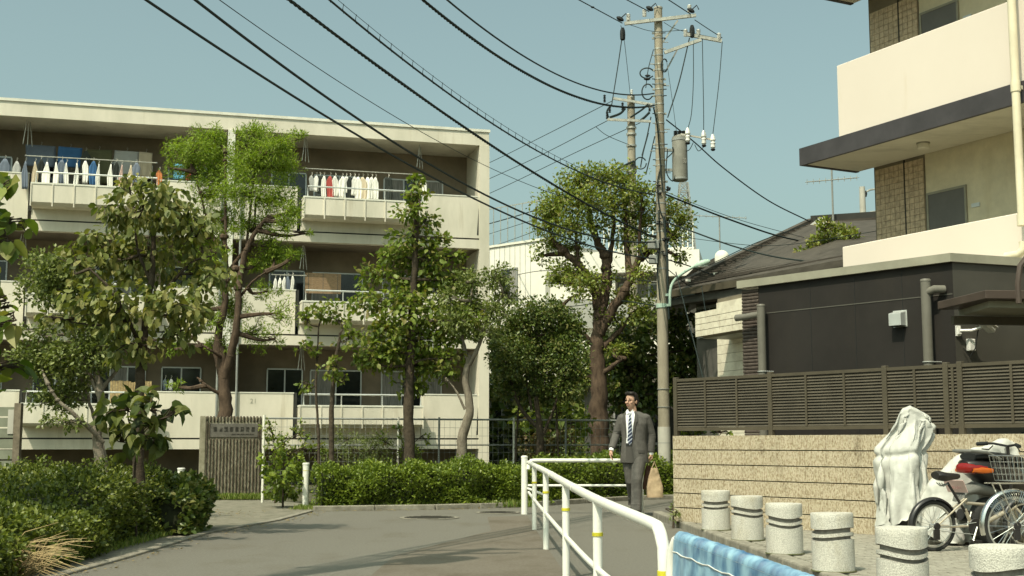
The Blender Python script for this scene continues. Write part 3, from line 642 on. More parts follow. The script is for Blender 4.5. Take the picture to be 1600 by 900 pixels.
# security camera
def wl2(px,py): h = hit(px,py,p,Vector((-e2.y,e2.x,0))); return h
h = wl2(1496,517); RZ2 = math.atan2(e2.y,e2.x)
SC = empty('security_camera', h, RZ2, label='white security camera on a bracket at the annex corner', cat='camera')
m = MB(); m.bx(-.03,.03,-.02,0,-.06,.06); m.bx(-.02,.02,-.05,-.02,-.04,.02); m.build('wall_plate', M['porc'], SC)
m = MB(); m.tube([(0,-.04,0),(.10,-.12,.0),(.18,-.2,.03)], .016, 8); m.build('arm', M['porc'], SC)
m = MB(); m.bar((.12,-.26,.10),(.31,-.22,-.0), .10, .085, M['porc']); bevel(m.build('housing', None, SC), .015, 2)
m = MB(); m.bar((.07,-.265,.155),(.33,-.215,.03), .13, .012, M['porc']); m.build('sunshield', None, SC)
m = MB(); m.tube([(.17,-.15,.02),(.16,-.1,-.2),(.12,-.05,-.3),(.05,-.03,-.2)], .007, 6); m.build('cable', M['black'], SC)
h = wl2(1514,538); JB = empty('junction_box', h, RZ2, label='small white junction box below the security camera', cat='junction box')
m = MB(); m.bx(-.045,.045,-.06,0,-.08,.06); bevel(m.build('box', M['porc'], JB), .01, 2); m = MB(); m.bx(-.035,.035,-.066,-.061,-.07,.0); m.build('cover_plate', M['porc'], JB)
# ================================================================ WHITE BALCONY BUILDING
RD = Vector((.466,-.885,0)).normalized(); RN = Vector((.885,.466,0)).normalized(); RP = Vector((5.1,19.8,0)); RRZ = math.atan2(RD.y, RD.x)
RB = empty('corridor_building', RP, RRZ, label='cream apartment building with white corridor parapets, dark slab edges and brown tiled wall', cat='building')
def rl(px, py, d=0):
    P_ = RP+RN*d; hh = hit(px, py, P_, RN); return (hh-RP).dot(RD), hh.z
x0, zt1 = rl(1307,103); _, zb1 = rl(1307,210); _, zt0 = rl(1316,386); ST2 = zt1-zt0
xs, zs1 = rl(1253,233); zs0 = rl(1253,260)[1]
RW = 1.15                                  # corridor depth
XR = 9.0
xw = rl(1368,300,RW)[0]
for k in (-1, 0, 1, 2):
    dz = (k)*ST2
    zp = zt0+dz; zs = zs1+(k-1)*ST2; zsl = zs-(zs1-zs0)
    if k >= 0 or True:
        m = MB(); m.bx(x0, XR, 0, .15, zs+.002, zp); bevel(m.build('parapet', M['cream'], RB), .01, 1)
    m = MB(); m.bx(xs, XR, -.06, 0-.003, zsl, zs); m.build('slab_edge', M['slab'], RB)
    m = MB(); m.bx(xs, xs+.08, -.003, RW-.0, zsl, zs-.001); m.build('slab_edge', M['slab'], RB)
    m = MB(); m.bx(xs+.082, XR, -.002, RW, zsl+.012, zs-.004); m.build('slab', M['soffit'], RB)
m = MB(); m.bx(xw, XR, RW+.03, 9, 0, 14); m.build('body_wall', M['creamy'], RB)
# tile cladding: grout sheet and individual tiles
xt = rl(1446,330,RW)[0]; xj = rl(1415,330,RW)[0]
m = MB(); m.bx(xw-.002, xt, RW+.012, RW+.028, 2, 14); m.bx(xw-.03,xw-.003,RW+.012,8.9,2,14); m.build('grout_sheet', M['grout'], RB)
tme = MB(); tw, th = .105, .098; tme.box((tw/2-.003,0,th/2-.003),(tw-.007,.014,th-.007)); tme = tme.mesh('tile', M['tilebrown'])
cnt = 0; big = MB()
zr = [(zt0-.15, zs0+.01), (zt1-.1, zt1+1.2)]
for (za, zb_) in zr:
    z = za
    while z < zb_-.05:
        x = xw+.004
        while x < xt-.05:
            if x < xj-.02 and x+tw > xj-.012: x = xj+.014; continue
            if True:
                if cnt < 290: inst('tile', tme, RB, (x, RW+.007, z)); cnt += 1
                else: big.box((x+tw/2-.003,RW+.007,z+th/2-.003),(tw-.007,.014,th-.007))
            x += tw
        z += th
if big.v: tag(big.build('tiles', M['tilebrown'], RB), kind='stuff')
m = MB(); m.bx(xj-.012, xj+.012, RW-.004, RW+.012, 2, 14); m.build('expansion_joint', M['slot'], RB)
# doors
for k in (0, 1):
    xa_, za_ = rl(1449.5, 305, RW); xb_, _ = rl(1506, 300, RW); zd = za_+k*ST2
    m = MB(); m.bx(xa_, xb_, RW+.01, RW+.028, zd-2.0, zd); o = m.build('door', M['door'], RB)
    m2 = MB(); fr = .035; m2.bx(xa_-fr, xa_, RW, RW+.029, zd-2, zd+fr); m2.bx(xb_, xb_+fr, RW, RW+.029, zd-2, zd+fr); m2.bx(xa_, xb_, RW, RW+.029, zd, zd+fr); m2.build('door_frame', M['trim'], o)
    m2 = MB(); m2.box((xa_+.06,RW-.0,zd-1.0),(.02,.05,.12)); m2.build('handle', M['alu'], o)
    xn, zn = rl(1523, 320, RW); m2 = MB(); m2.box((xn,RW+.02,zn+k*ST2),(.16,.012,.06)); m2.build('name_plate', M['alu'], RB)
# corridor lamp
xl, _ = rl(1443, 236, .55); t = empty('ceiling_lamp', RP+RD*xl+RN*.55+Vector((0,0,zs0)), RRZ, label='small round ceiling lamp under the corridor slab', cat='lamp')
m = MB(); m.lathe([(.07,0),(.09,-.01),(.09,-.07),(.075,-.085)], n=18); m.build('shade', M['soffit'], t); m = MB(); m.lathe([(.10,.012),(.10,-.006)], n=18); m.build('base', M['trim'], t)
# cream downpipe in front of the parapet
xp = rl(1590, 200, -.18)[0]; t = empty('downpipe', RP+RD*xp-RN*.18, RRZ, label='thick cream downpipe running down the front of the white parapets', cat='downpipe')
r = .055; m = MB(); m.tube([(0,0,3.9),(0,0,13)], r, 16); m.build('pipe', M['creampipe'], t)
for z in (rl(1588,135,-.18)[1], rl(1594,345,-.18)[1]):
    m = MB(); m.lathe([(r*1.0,z-.07),(r*1.18,z-.07),(r*1.18,z+.07),(r,z+.07)], n=16); m.build('collar', M['creampipe'], t)
    m = MB(); m.box((.0,.12,z),(.03,.12,.05)); m.build('bracket', M['creampipe'], t)
m = MB(); zq = rl(1598,392,-.18)[1]; m.tube([(0,0,zq+.12),(0,0,zq+.02),(-.06,-.02,zq-.04),(-.25,-.05,zq-.05)], r, 12); m.build('elbow', M['creampipe'], t)
# small white tiled balcony and cream wall left of the annex
HY = 19.0
tb = empty('tiled_balcony', (at(1087,500,HY).x, HY, 0), 0, label='small balcony faced with cream square tiles beside the dark annex', cat='balcony')
A_ = at(1087,489,HY); B_ = at(1087,527,HY); R_ = at(1166,475,17.6)
dirb = Vector((R_.x-A_.x, R_.y-A_.y, 0)); Lb = dirb.length; rzb = math.atan2(dirb.y, dirb.x); tb.rotation_euler.z = rzb
m = MB(); m.bx(0, Lb+.4, .012, .12, B_.z, A_.z); m.build('parapet_core', M['grout'], tb)
nx, nz = 8, 4; tw = Lb/nx; th = (A_.z-B_.z)/nz
tm_ = MB(); tm_.box((tw/2,0,th/2),(tw-.008,.02,th-.008)); tm_ = tm_.mesh('tile', M['tilecream'])
for i in range(nx+2):
    for j in range(nz): inst('tile', tm_, tb, (i*tw, 0, B_.z+j*th))
m = MB(); m.bx(0, Lb+.4, .121, 1.6, B_.z-.02, B_.z+.1); m.build('balcony_floor', M['trim'], tb)
H2 = empty('cream_house', (at(1121,560,19.6).x, 19.6, 0), rzb, label='cream sided house wall under the tiled balcony', cat='house')
zt_ = at(1122,528,19.6).z
m = MB(); m.bx(0, 2.6, .02, 1.2, 0, zt_+.6); m.build('wall_core', M['grout'], H2)
k = 0; z = 0
sm_ = MB(); sm_.bx(0, 2.6, 0, .019, 0, .128); sm_ = sm_.mesh('siding_board', M['tilecream'])
while z < zt_+.5: inst('siding_board', sm_, H2, (0,0,z)); z += .133
# ================================================================ HOUSES BEHIND
def house_frame(px, Y, pxr, Yr): 
    A = at(px,HZ,Y); B = at(pxr,HZ,Yr); d = Vector((B.x-A.x,B.y-A.y,0)); return A, d.normalized(), d.length
# white sided building behind the big tree
Pw = at(763,HZ,45.9); Pc = at(853,HZ,44); d1 = (Pc-Pw); d1.z = 0; L1 = d1.length; d1.normalize(); n1 = Vector((-d1.y,d1.x,0))
z1 = at(853,375,44).z
WB = empty('sided_house', (Pw.x,Pw.y,0), math.atan2(d1.y,d1.x), label='white panel sided building with roof railing behind the large pollarded tree', cat='building')
ld = lambda v: ((v-Pw).dot(d1), (v-Pw).dot(n1))
m = MB(); m.bx(-6, L1, .0, .3, .2, z1); m.build('front_wall', M['house'], WB)
m = MB(); m.bx(-6, L1-.01, .31, 9, .1, z1-.05); m.build('body_wall', M['houseg'], WB)
m = MB(); m.bx(-6.05, L1+.05, -.05, .35, z1, z1+.08); m.build('roof_trim', M['bcap'], WB)
for k in range(14):
    x = -.2+L1*k/11-1
    m = MB(); m.bx(x-.012, x+.012, -.006, -.001, .2, z1-.01); m.build('panel_joint', M['houseg'], WB)
def hl(px, py): h = hit(px,py,Pw,n1); return (h-Pw).dot(d1), h.z
def hwin(P, pxa, pya, pxb, pyb, fn, dd=0, parts=2):
    a, zt_ = fn(pxa,pya); b, zb_ = fn(pxb,pyb); f = MB(); fr = .05
    f.bx(a-fr,b+fr,-.05+dd,.02+dd,zt_,zt_+fr); f.bx(a-fr,b+fr,-.05+dd,.02+dd,zb_-fr,zb_); f.bx(a-fr,a,-.05+dd,.02+dd,zb_,zt_); f.bx(b,b+fr,-.05+dd,.02+dd,zb_,zt_)
    o = f.build('window', M['steelp'], P)
    for i in range(parts):
        q = MB(); q.bx(a+(b-a)*i/parts+.012, a+(b-a)*(i+1)/parts-.012, -.012+dd-.01, -.004+dd, zb_, zt_); q.build('pane', M['curtain' if i%2 else 'glass'], o)
hwin(WB, 786, 423, 808, 468, hl); hwin(WB, 770, 560, 800, 640, hl, parts=2)
# railing on its roof
x = -6
RR = MB()
for zz in (.12,.9,1.7): pass
m = MB(); m.bx(-6, L1-.5, .5, .53, z1+1.55, z1+1.58); m.bx(-6, L1-.5, .5, .53, z1+.15, z1+.18); m.build('roof_rail', M['galv'], WB)
for k in range(26):
    x = L1-.5-k*.36; me_ = MB(); me_.bx(x-.012, x+.012, .505, .525, z1, z1+1.56); me_.build('railing_bar', M['galv'], WB)
# balcony alcove part to the right (shaded)
Pd = at(1098,HZ,43.0); d2 = (Pd-Pc); d2.z = 0; L2 = d2.length; d2.normalize(); n2 = Vector((-d2.y,d2.x,0))
GB = empty('grey_house', (Pc.x,Pc.y,0), math.atan2(d2.y,d2.x), label='pale grey two storey house with balconies seen through the big tree and poles', cat='house')
def gl(px, py): h = hit(px,py,Pc,n2); return (h-Pc).dot(d2), h.z
zc1 = gl(1000,392)[1]; zc2 = gl(1000,425)[1]; zc3 = gl(880,468)[1]; zc4 = gl(880,540)[1]; zc5 = gl(900,628)[1]
m = MB(); m.bx(0, L2, 0, 8, zc2, zc1); m.build('upper_band', M['house'], GB)
m = MB(); m.bx(0, L2, 1.2, 8, .1, zc2-.002); m.build('recess_wall', M['houseg'], GB)
m = MB(); m.bx(0, L2, .0, .2, zc3-1.0, zc3); m.build('balcony_parapet', M['houseg'], GB)
m = MB(); m.bx(0, L2, .0, .2, zc5, zc4+.2); m.build('balcony_parapet', M['house'], GB)
m = MB(); m.bx(0, 2.4, .21, 1.19, .1, zc2-.003); m.build('side_pier', M['house'], GB)
for k in range(5):
    a, b = gl(870+46*k, 440)[0], gl(900+46*k, 440)[0]; f = MB(); f.bx(a,b,1.14,1.199,zc3-.9,zc2-.25); o = f.build('window', M['alu'], GB); q = MB(); q.bx(a+.06,b-.06,1.12,1.139,zc3-.84,zc2-.31); q.build('pane', M['glass'], o)
zr = gl(1000,350)[1]
m = MB(); m.bx(2.0, L2-.2, .4, .44, zr, zr+.05); m.bx(2.0, L2-.2, .4, .44, zc1+.1, zc1+.14); m.build('roof_rail', M['bcap'], GB)
bar = MB(); bar.bx(-.018,.018,.405,.435,zc1,zr); bar = bar.mesh('railing_bar', M['bcap'])
x = 2.0
while x < L2-.2: inst('railing_bar', bar, GB, (x,0,0)); x += .17
m = MB(); P1 = gl(1047,393); P2 = gl(1095,412)
m.prism([(L2-1.3,-.3,zc2-.2),(L2-1.3,-.3,zc1),(L2-.3,-.3,zc1),(L2+.15,-.3,zc2-.2)], (0,.29,0)); m.build('bay_wall', M['house'], GB)
# slate roofed house
HH = empty('slate_roof_house', (at(1200,HZ,27).x, 27, 0), 0, label='dark house with grey slate hipped roof behind the annex', cat='house')
o0 = Vector((at(1200,HZ,27).x,27,0)); lo = lambda v: tuple(Vector(v)-o0)
eL = at(1043,455,26.5); eR = at(1335,402,23.5); eR.z = eL.z+(at(1335,402,23.5).z-eL.z)*.2
apx = at(1268,347,29.5); rR = at(1420,362,29); bL = at(1096,410,33)
zE = eL.z; eRr = at(1335,402,23.5)
k_ = (zE-EYE)/(eRr.z-EYE); eR = Vector((eRr.x*k_, eRr.y*k_, zE))        # keep the eave level
rR.z = apx.z
m = MB(); T = (0,0,-.12)
bR = Vector((12.5, 30, zE)); bB = Vector((eL.x+.3, 40, zE))
hipL = eL
for poly in ([eL, eR, rR+Vector((1.5,-1,0)), apx], [eL, apx, Vector((apx.x+.5,apx.y+6,apx.z)), bB], ):
    m.prism([lo(v) for v in poly], T)
m.build('roof', M['rooft'], HH)
# slate courses as thin raised strips along the front slope
cr = MB()
for i in range(1, 26):
    t_ = i/26; a = eL.lerp(apx, t_); b = eR.lerp(rR+Vector((1.5,-1,0)), t_); cr.bar(lo(a+Vector((0,-.03,.03))), lo(b+Vector((0,-.03,.03))), .05, .03)
tag(cr.build('slate_courses', pm('slate_edge', (.062,.053,.043), .8), HH), kind='stuff')
m = MB(); m.bar(lo(eL+Vector((-.1,-.08,-.10))), lo(eR+Vector((.3,-.08,-.10))), .12, .13); m.build('gutter', M['fencedk'], HH)
m = MB(); m.bar(lo(eL+Vector((0,.15,-.25))), lo(eR+Vector((.3,.15,-.25))), .3, .14); m.build('eave_board', M['darkwood'], HH)
m = MB(); m.bar(lo(apx+Vector((0,0,.06))), lo(rR+Vector((1.5,-1,.06))), .25, .14); m.build('ridge', M['slot'], HH)
m = MB(); m.bar(lo(eL+Vector((0,0,.04))), lo(apx+Vector((0,0,.04))), .2, .10); m.build('hip_ridge', M['rooft'], HH)
dH = (eR-eL); dH.z = 0; dH.normalize(); nH = Vector((-dH.y,dH.x,0)); w0 = eL+dH*.3+nH*.5; w1 = eR+nH*.5
m = MB(); m.prism([lo((w0.x,w0.y,0)), lo((w1.x,w1.y,0)), lo((w1.x,w1.y,zE-.1)), lo((w0.x,w0.y,zE-.1))], nH*.2); m.build('front_wall', M['darkwood'], HH)
for (fa, fb, za, zb_) in ((.02,.2,zE-1.0,zE-.35),(.3,.42,zE-1.05,zE-.35)):
    a = w0.lerp(w1, fa)-nH*.06; b = w0.lerp(w1, fb)-nH*.06
    f = MB(); f.prism([lo((a.x,a.y,za)), lo((b.x,b.y,za)), lo((b.x,b.y,zb_)), lo((a.x,a.y,zb_))], nH*.05); o = f.build('window', M['steelp'], HH)
    for u in (0,.5):
        c1 = a.lerp(b,u+.03)-nH*.03; c2 = a.lerp(b,u+.47)-nH*.03; q = MB(); q.prism([lo((c1.x,c1.y,za+.07)), lo((c2.x,c2.y,za+.07)), lo((c2.x,c2.y,zb_-.07)), lo((c1.x,c1.y,zb_-.07))], nH*.02); q.build('pane', M['glass'], o)
# white chimney like gable piece on the ridge
gp = at(1273,372,29); m = MB(); gb = at(1273,395,29); m.box(lo((gp.x,28.6,(at(1273,350,29).z+gb.z)/2)), (.16,.9,at(1273,350,29).z-gb.z)); m.build('chimney', M['house'], HH)
rg = MB()
for (px, py) in ((1068,452),(1075,438),(1110,440),(1150,432),(1190,425),(1220,420),(1080,446),(1118,428)):
    v = at(px,py,26.3); rg.box(lo(v), (.10,.05,.05))
tag(rg.build('snow_guards', M['bcap'], HH), kind='stuff')
# second dark roof further back
v = at(1108,430,40); t = empty('far_roof_house', (v.x,40,0), 0, label='small dark roofed house far behind left of the slate roof', cat='house')
a_, b_, c_ = at(1085,418,40), at(1190,418,40), at(1122,400,40); m = MB(); m.prism([(p_.x-v.x,0,p_.z) for p_ in (a_,b_,at(1150,400,40),c_)], (0,5,0)); m.build('roof', M['rooft'], t)
m = MB(); m.bx(a_.x-v.x+.2, b_.x-v.x-.2, .3, 4.8, 0, a_.z-.002); m.build('wall', M['darkwood'], t)
v = at(1128,402,38); t = empty('roof_ventilator', (v.x,38,0), 0, label='white domed ventilator on the far dark roof beside the antenna mast', cat='ventilator')
h = at(1128,392,38).z; m = MB(); m.lathe([(.2,v.z-.35),(.22,v.z),(.19,v.z+.12),(.1,h),(.02,h+.02)], n=14); m.build('dome', M['bcap'], t); m = MB(); m.bx(-.25,.25,-.25,.25,v.z-.5,v.z-.34); m.build('base', M['bcap'], t)
# lattice tower
def lattice(pxc, Y, pyt, pyb, wt, wb, label):
    top = at(pxc,pyt,Y); bot = at(pxc,pyb,Y); t = empty('lattice_tower', (top.x,Y,0), 0, label=label, cat='tower')
    wt, wb = wt*Y/F, wb*Y/F; zt_, zb_ = top.z, bot.z
    for sx, sy in ((-1,-1),(1,-1),(1,1),(-1,1)):
        m = MB(); m.bar((sx*wb/2,sy*wb/2,zb_),(sx*wt/2,sy*wt/2,zt_), .10, .10); m.build('leg', M['steelp'], t)
    n = 14; br = MB()
    for i in range(n):
        u, u2 = i/n, (i+1)/n; wa, wb2 = wb+(wt-wb)*u, wb+(wt-wb)*u2; za, zb2 = zb_+(zt_-zb_)*u, zb_+(zt_-zb_)*u2
        for (sx,sy),(tx,ty) in (((-1,-1),(1,-1)),((1,-1),(1,1)),((1,1),(-1,1)),((-1,1),(-1,-1))):
            br.bar((sx*wa/2,sy*wa/2,za),(tx*wb2/2,ty*wb2/2,zb2),.05,.05); br.bar((tx*wa/2,ty*wa/2,za),(sx*wb2/2,sy*wb2/2,zb2),.05,.05); br.bar((sx*wb2/2,sy*wb2/2,zb2),(tx*wb2/2,ty*wb2/2,zb2),.06,.06)
    tag(br.build('braces', M['steelp'], t), kind='stuff')
lattice(1068, 90, 286, 470, 12, 44, 'grey steel lattice tower rising far behind the transformer')
# television antennas
def antenna(px, pyb, pyt, Y, els, label):
    b = at(px,pyb,Y); tt = at(px,pyt,Y); t = empty('tv_antenna', (b.x,Y,b.z), 0, label=label, cat='antenna')
    m = MB(); m.tube([(0,0,-.3),(0,0,tt.z-b.z)], .022, 6); m.build('mast', M['steelp'], t)
    for (dz, ln, sl_) in els:
        z = (tt.z-b.z)*dz; m = MB(); m.tube([(-ln/2,0,z-sl_),(ln/2,0,z+sl_)], .013, 5)
        for i in range(9): x = -ln/2+ln*i/8; zz_ = z-sl_+2*sl_*i/8; m.tube([(x,-.18,zz_-.03),(x,.18,zz_+.03)], .007, 4); m.tube([(x,0,zz_-.06),(x,0,zz_+.06)], .007, 4)
        m.build('boom', M['galv'], t)
    return t
antenna(1302, 350, 264, 29, [(.80,1.15,.05)], 'television antenna on a tall mast above the slate roof ridge')
antenna(1125, 395, 337, 38, [(.97,1.6,-.04)], 'thin television antenna mast left of the slate roof')
# concrete pole with brackets behind the slate roof
v = at(1347,292,40); t = empty('utility_pole', (v.x,40,0), 0, label='pale short utility pole with side brackets right of the roof antenna', cat='utility pole')
m = MB(); m.tube([(0,0,0),(0,0,v.z*.6),(0,0,v.z)], [.17,.14,.09], 12); m.build('pole_shaft', M['concw'], t)
for py in (298, 333):
    z = at(1347,py,40).z; m = MB(); m.tube([(0,0,z-.1),(.25,0,z+.03),(.6,0,z+.08)], .03, 6); m.build('crossarm', M['galv'], t); m = MB(); m.lathe([(.03,z-.2),(.06,z-.1),(.03,z)], c=(.1,0,0), n=8); m.build('insulator', M['black'], t)
m = MB(); m.tube([(.42,0,at(1347,372,40).z),(.42,0,at(1347,300,40).z)], .02, 5); m.build('stay_rod', M['galv'], t)
# far low houses and stuff seen through the fence
def simple_house(px, Y, w_, d_, h_, mat, label, rz=0):
    v = at(px,HZ,Y); t = empty('far_house', (v.x,Y,0), rz, label=label, cat='house')
    m = MB(); m.bx(-w_/2,w_/2,0,d_,0,h_); m.build('wall', mat, t)
    m = MB(); m.bx(-w_/2-.2,w_/2+.2,-.2,d_+.2,h_,h_+.15); m.build('roof', M['trim'], t)
    for k in range(max(1,int(w_/2.2))):
        x = -w_/2+1.1+k*2.2; f = MB(); f.bx(x-.6,x+.6,-.05,-.002,1.0,2.1); o = f.build('window', M['alu'], t)
        for s_ in (-.3,.3): q = MB(); q.bx(x+s_-.26,x+s_+.26,-.07,-.051,1.06,2.04); q.build('pane', M['glass'], o)
simple_house(900, 40, 8, 3, 2.6, M['houseg'], 'low grey outbuilding glimpsed through the mesh fence', .1)
simple_house(1160, 30, 7, 3, 2.4, M['darkwood'], 'dark garden wall building behind the tiled balcony')
# ================================================================ WHITE RAILINGS
def smooth_path(pts, n=6):
    out = []; P_ = [Vector(p) for p in pts]; P_ = [P_[0]*2-P_[1]]+P_+[P_[-1]*2-P_[-2]]
    for i in range(1, len(P_)-2):
        for k in range(n):
            t = k/n; a,b,c,d = P_[i-1:i+3]
            out.append(.5*((2*b)+(-a+c)*t+(2*a-5*b+4*c-d)*t*t+(-a+3*b-3*c+d)*t**3))
    return out+[P_[-2]]
R1 = [(.235,18.2,.775),(.273,15.8,.775),(.337,12.9,.767),(.423,10.2,.736),(.52,7.9,.704),(.685,6.0,.664)]
t = empty('pipe_railing', (R1[1][0],R1[1][1],0), label='long white pipe railing with yellow taped posts running towards the viewer', cat='railing')
o1 = Vector((R1[1][0],R1[1][1],0)); rel = lambda v: Vector(v)-o1
top = smooth_path([rel(p) for p in R1[:-1]]+[rel((.665,6.22,.668))])
end = rel(R1[-1]); bend = [end+Vector((-.004,.06,-.004)), end+Vector((.0,.0,-.03)), end+Vector((.01,-.03,-.09)), end+Vector((.012,-.035,-.2))]
m = MB(); m.tube(top+bend+[Vector((end.x+.012,end.y-.035,0))], .030, 14, M['white']); m.build('top_rail', None, t)
mid = smooth_path([rel((p[0],p[1],p[2]-.415)) for p in R1]); m = MB(); m.tube(mid, .019, 10); m.build('mid_rail', M['white'], t)
for i, p in enumerate(R1[1:-1]):
    v = rel(p); m = MB(); m.tube([(v.x,v.y,0),(v.x,v.y,v.z)], .029, 14); m.build('post', M['white'], t)
for i, p in enumerate(R1[1:]):
    v = rel(p); h = v.z-.205; x, y = v.x, v.y
    if i == len(R1)-2: x += .012; y -= .035
    m = MB(); m.tube([(x,y,h-.011),(x,y,h+.011)], .0335, 14); m.build('tape_band', M['yellow'], t)
# joints on the top rail
for k in (3, 9, 14, 20):
    if k < len(top)-1:
        a, b = top[k], top[k+1]; d = (b-a).normalized(); m = MB(); m.tube([a-d*.012,a+d*.012], .0322, 14); m.build('rail_sleeve', M['white'], t)
P1_ = gnd(819.5, 803.5)
t = empty('pipe_railing', (P1_.x,P1_.y,0), label='white pipe railing crossing the path behind the walking man', cat='railing')
xr = at(1002,HZ,19.25).x-P1_.x; yr = 19.25-P1_.y
m = MB(); m.tube([(0,0,0),(0,0,.83)], .048, 16); m.build('thick_post', M['white'], t); m = MB(); m.lathe([(.052,.83),(.052,.85),(.03,.862)], n=16); m.build('post_cap', M['white'], t)
m = MB(); m.tube([(.06,-.03,.66),(.065,-.02,.74),(.10,0,.785),(.16,.01,.79),(xr-.12,yr-.02,.79),(xr-.04,yr,.78),(xr,yr,.72),(xr,yr,0)], .029, 12); m.build('top_rail', M['white'], t)
m = MB(); m.tube([(.05,0,.42),(xr,yr,.42)], .018, 10); m.build('mid_rail', M['white'], t)
m = MB(); m.tube([(.25,-1.9,.775-.415),(.05,-.05,.38)], .018, 10); m.build('brace_rail', M['white'], t)
# third railing wrapped in blue netting
R3 = [(.745,5.72,.63),(.80,5.2,.625),(.86,4.6,.62),(.93,3.9,.61),(1.0,3.2,.60)]
t = empty('pipe_railing', (.745,5.72,0), label='white pipe railing in the foreground wrapped in blue netting', cat='railing'); o3 = Vector((.745,5.72,0))
r3 = smooth_path([Vector(p)-o3 for p in R3]); a = r3[0]
m = MB(); m.tube([a+Vector((-.035,.07,-.63)), a+Vector((-.035,.07,-.14)), a+Vector((-.03,.06,-.06)), a+Vector((-.015,.03,-.012))]+r3, .028, 14); m.build('top_rail', M['white'], t)
for p in (Vector(R3[2])-o3, Vector(R3[4])-o3): m = MB(); m.tube([(p.x,p.y,-0),(p.x,p.y,p.z)], .027, 12); m.build('post', M['white'], t)
m = MB(); m.tube([Vector((p.x,p.y,p.z-.33)) for p in r3], .017, 10); m.build('mid_rail', M['white'], t)
# the net: hangs on both sides of the rail with pleats
net = bpy.data.materials.new('blue_net'); net.use_nodes = True; n = net.node_tree; b = n.nodes['Principled BSDF']
b.inputs['Roughness'].default_value = .45; b.inputs['Specular IOR Level'].default_value = .5
tr = n.nodes.new('ShaderNodeBsdfTransparent'); mx = n.nodes.new('ShaderNodeMixShader'); out = n.nodes['Material Output']
uv = n.nodes.new('ShaderNodeTexCoord'); mp = n.nodes.new('ShaderNodeMapping'); mp.inputs['Scale'].default_value = (1,.6,.45)
nz = n.nodes.new('ShaderNodeTexNoise'); nz.inputs['Scale'].default_value = 14; nz.inputs['Detail'].default_value = 9
rp = n.nodes.new('ShaderNodeValToRGB'); rp.color_ramp.elements[0].position = .35; rp.color_ramp.elements[0].color = (.05,.18,.38,1); rp.color_ramp.elements[1].position = .68; rp.color_ramp.elements[1].color = (.36,.58,.70,1)
r2 = n.nodes.new('ShaderNodeMapRange'); r2.inputs[1].default_value = .3; r2.inputs[2].default_value = .6; r2.inputs[3].default_value = .55; r2.inputs[4].default_value = .9
L_ = n.links.new; L_(uv.outputs['Object'], mp.inputs[0]); L_(mp.outputs[0], nz.inputs['Vector']); L_(nz.outputs[0], rp.inputs[0]); L_(rp.outputs[0], b.inputs['Base Color']); L_(nz.outputs[0], r2.inputs[0])
L_(tr.outputs[0], mx.inputs[1]); L_(b.outputs[0], mx.inputs[2]); L_(r2.outputs[0], mx.inputs[0]); L_(mx.outputs[0], out.inputs[0])
nt_ = empty('blue_netting', (.745,5.72,0), label='blue netting draped over the foreground railing', cat='netting')
vs = []; nu = 150; nv = 30; i0 = 1
Lr = len(r3)-1
for i in range(nu+1):
    f = i/nu*(Lr-.0); k = min(int(f), Lr-1); p = r3[k].lerp(r3[k+1], f-k); d = (r3[k+1]-r3[k]).normalized(); sd = d.cross(Vector((0,0,1))).normalized()
    wob = .0035*noise.noise(Vector((i*.9,3,0)))+.003*noise.noise(Vector((i*.35,7,0)))
    for j in range(nv+1):
        v = j/nv
        if v < .4: g_ = math.pi*(v/.4)-math.pi*.0; rr = .034+wob+.003*noise.noise(Vector((i*.7,j*.5,1))); q = p+sd*rr*math.cos(g_)*1+Vector((0,0,rr*math.sin(g_)))
        else:
            u = (v-.4)/.6; pl = (.030*noise.noise(Vector((i*.13,u*1.2,2)))+.012*noise.noise(Vector((i*.42,u*2.5,5))))*min(1,u*3)
            q = p-sd*(.036+pl+.02*u)+Vector((0,0,-u*.60))+d*.012*math.sin(u*7+i*.2)
        if q.z < .01: q.z = .01
        vs.append(q)
fs = [(i*(nv+1)+j, i*(nv+1)+j+1, (i+1)*(nv+1)+j+1, (i+1)*(nv+1)+j) for i in range(nu) for j in range(nv)]
m = MB(); m.add(vs, fs, net, True); m.build('net_sheet', None, nt_, sharp=False)
vs = []                                  # back side
for i in range(0, nu+1, 2):
    f = i/nu*Lr; k = min(int(f), Lr-1); p = r3[k].lerp(r3[k+1], f-k); d = (r3[k+1]-r3[k]).normalized(); sd = d.cross(Vector((0,0,1))).normalized()
    for j in range(13):
        u = j/12; vs.append(p+sd*(.036+.014*math.sin(i*.5)*u+.02*u)+Vector((0,0,-u*.45)))
fs = [(i*13+j, i*13+j+1, (i+1)*13+j+1, (i+1)*13+j) for i in range(nu//2) for j in range(12)]
m = MB(); m.add(vs, fs, net, True); m.build('net_sheet', None, nt_, sharp=False)
m = MB(); m.tube([(a_.x+.0,a_.y,a_.z-.055+.004*math.sin(i*2.)) for i, a_ in enumerate(Vector((p.x-.04,p.y-.002,p.z)) for p in r3)], .003, 5); m.build('tie_cord', M['porc'], nt_)
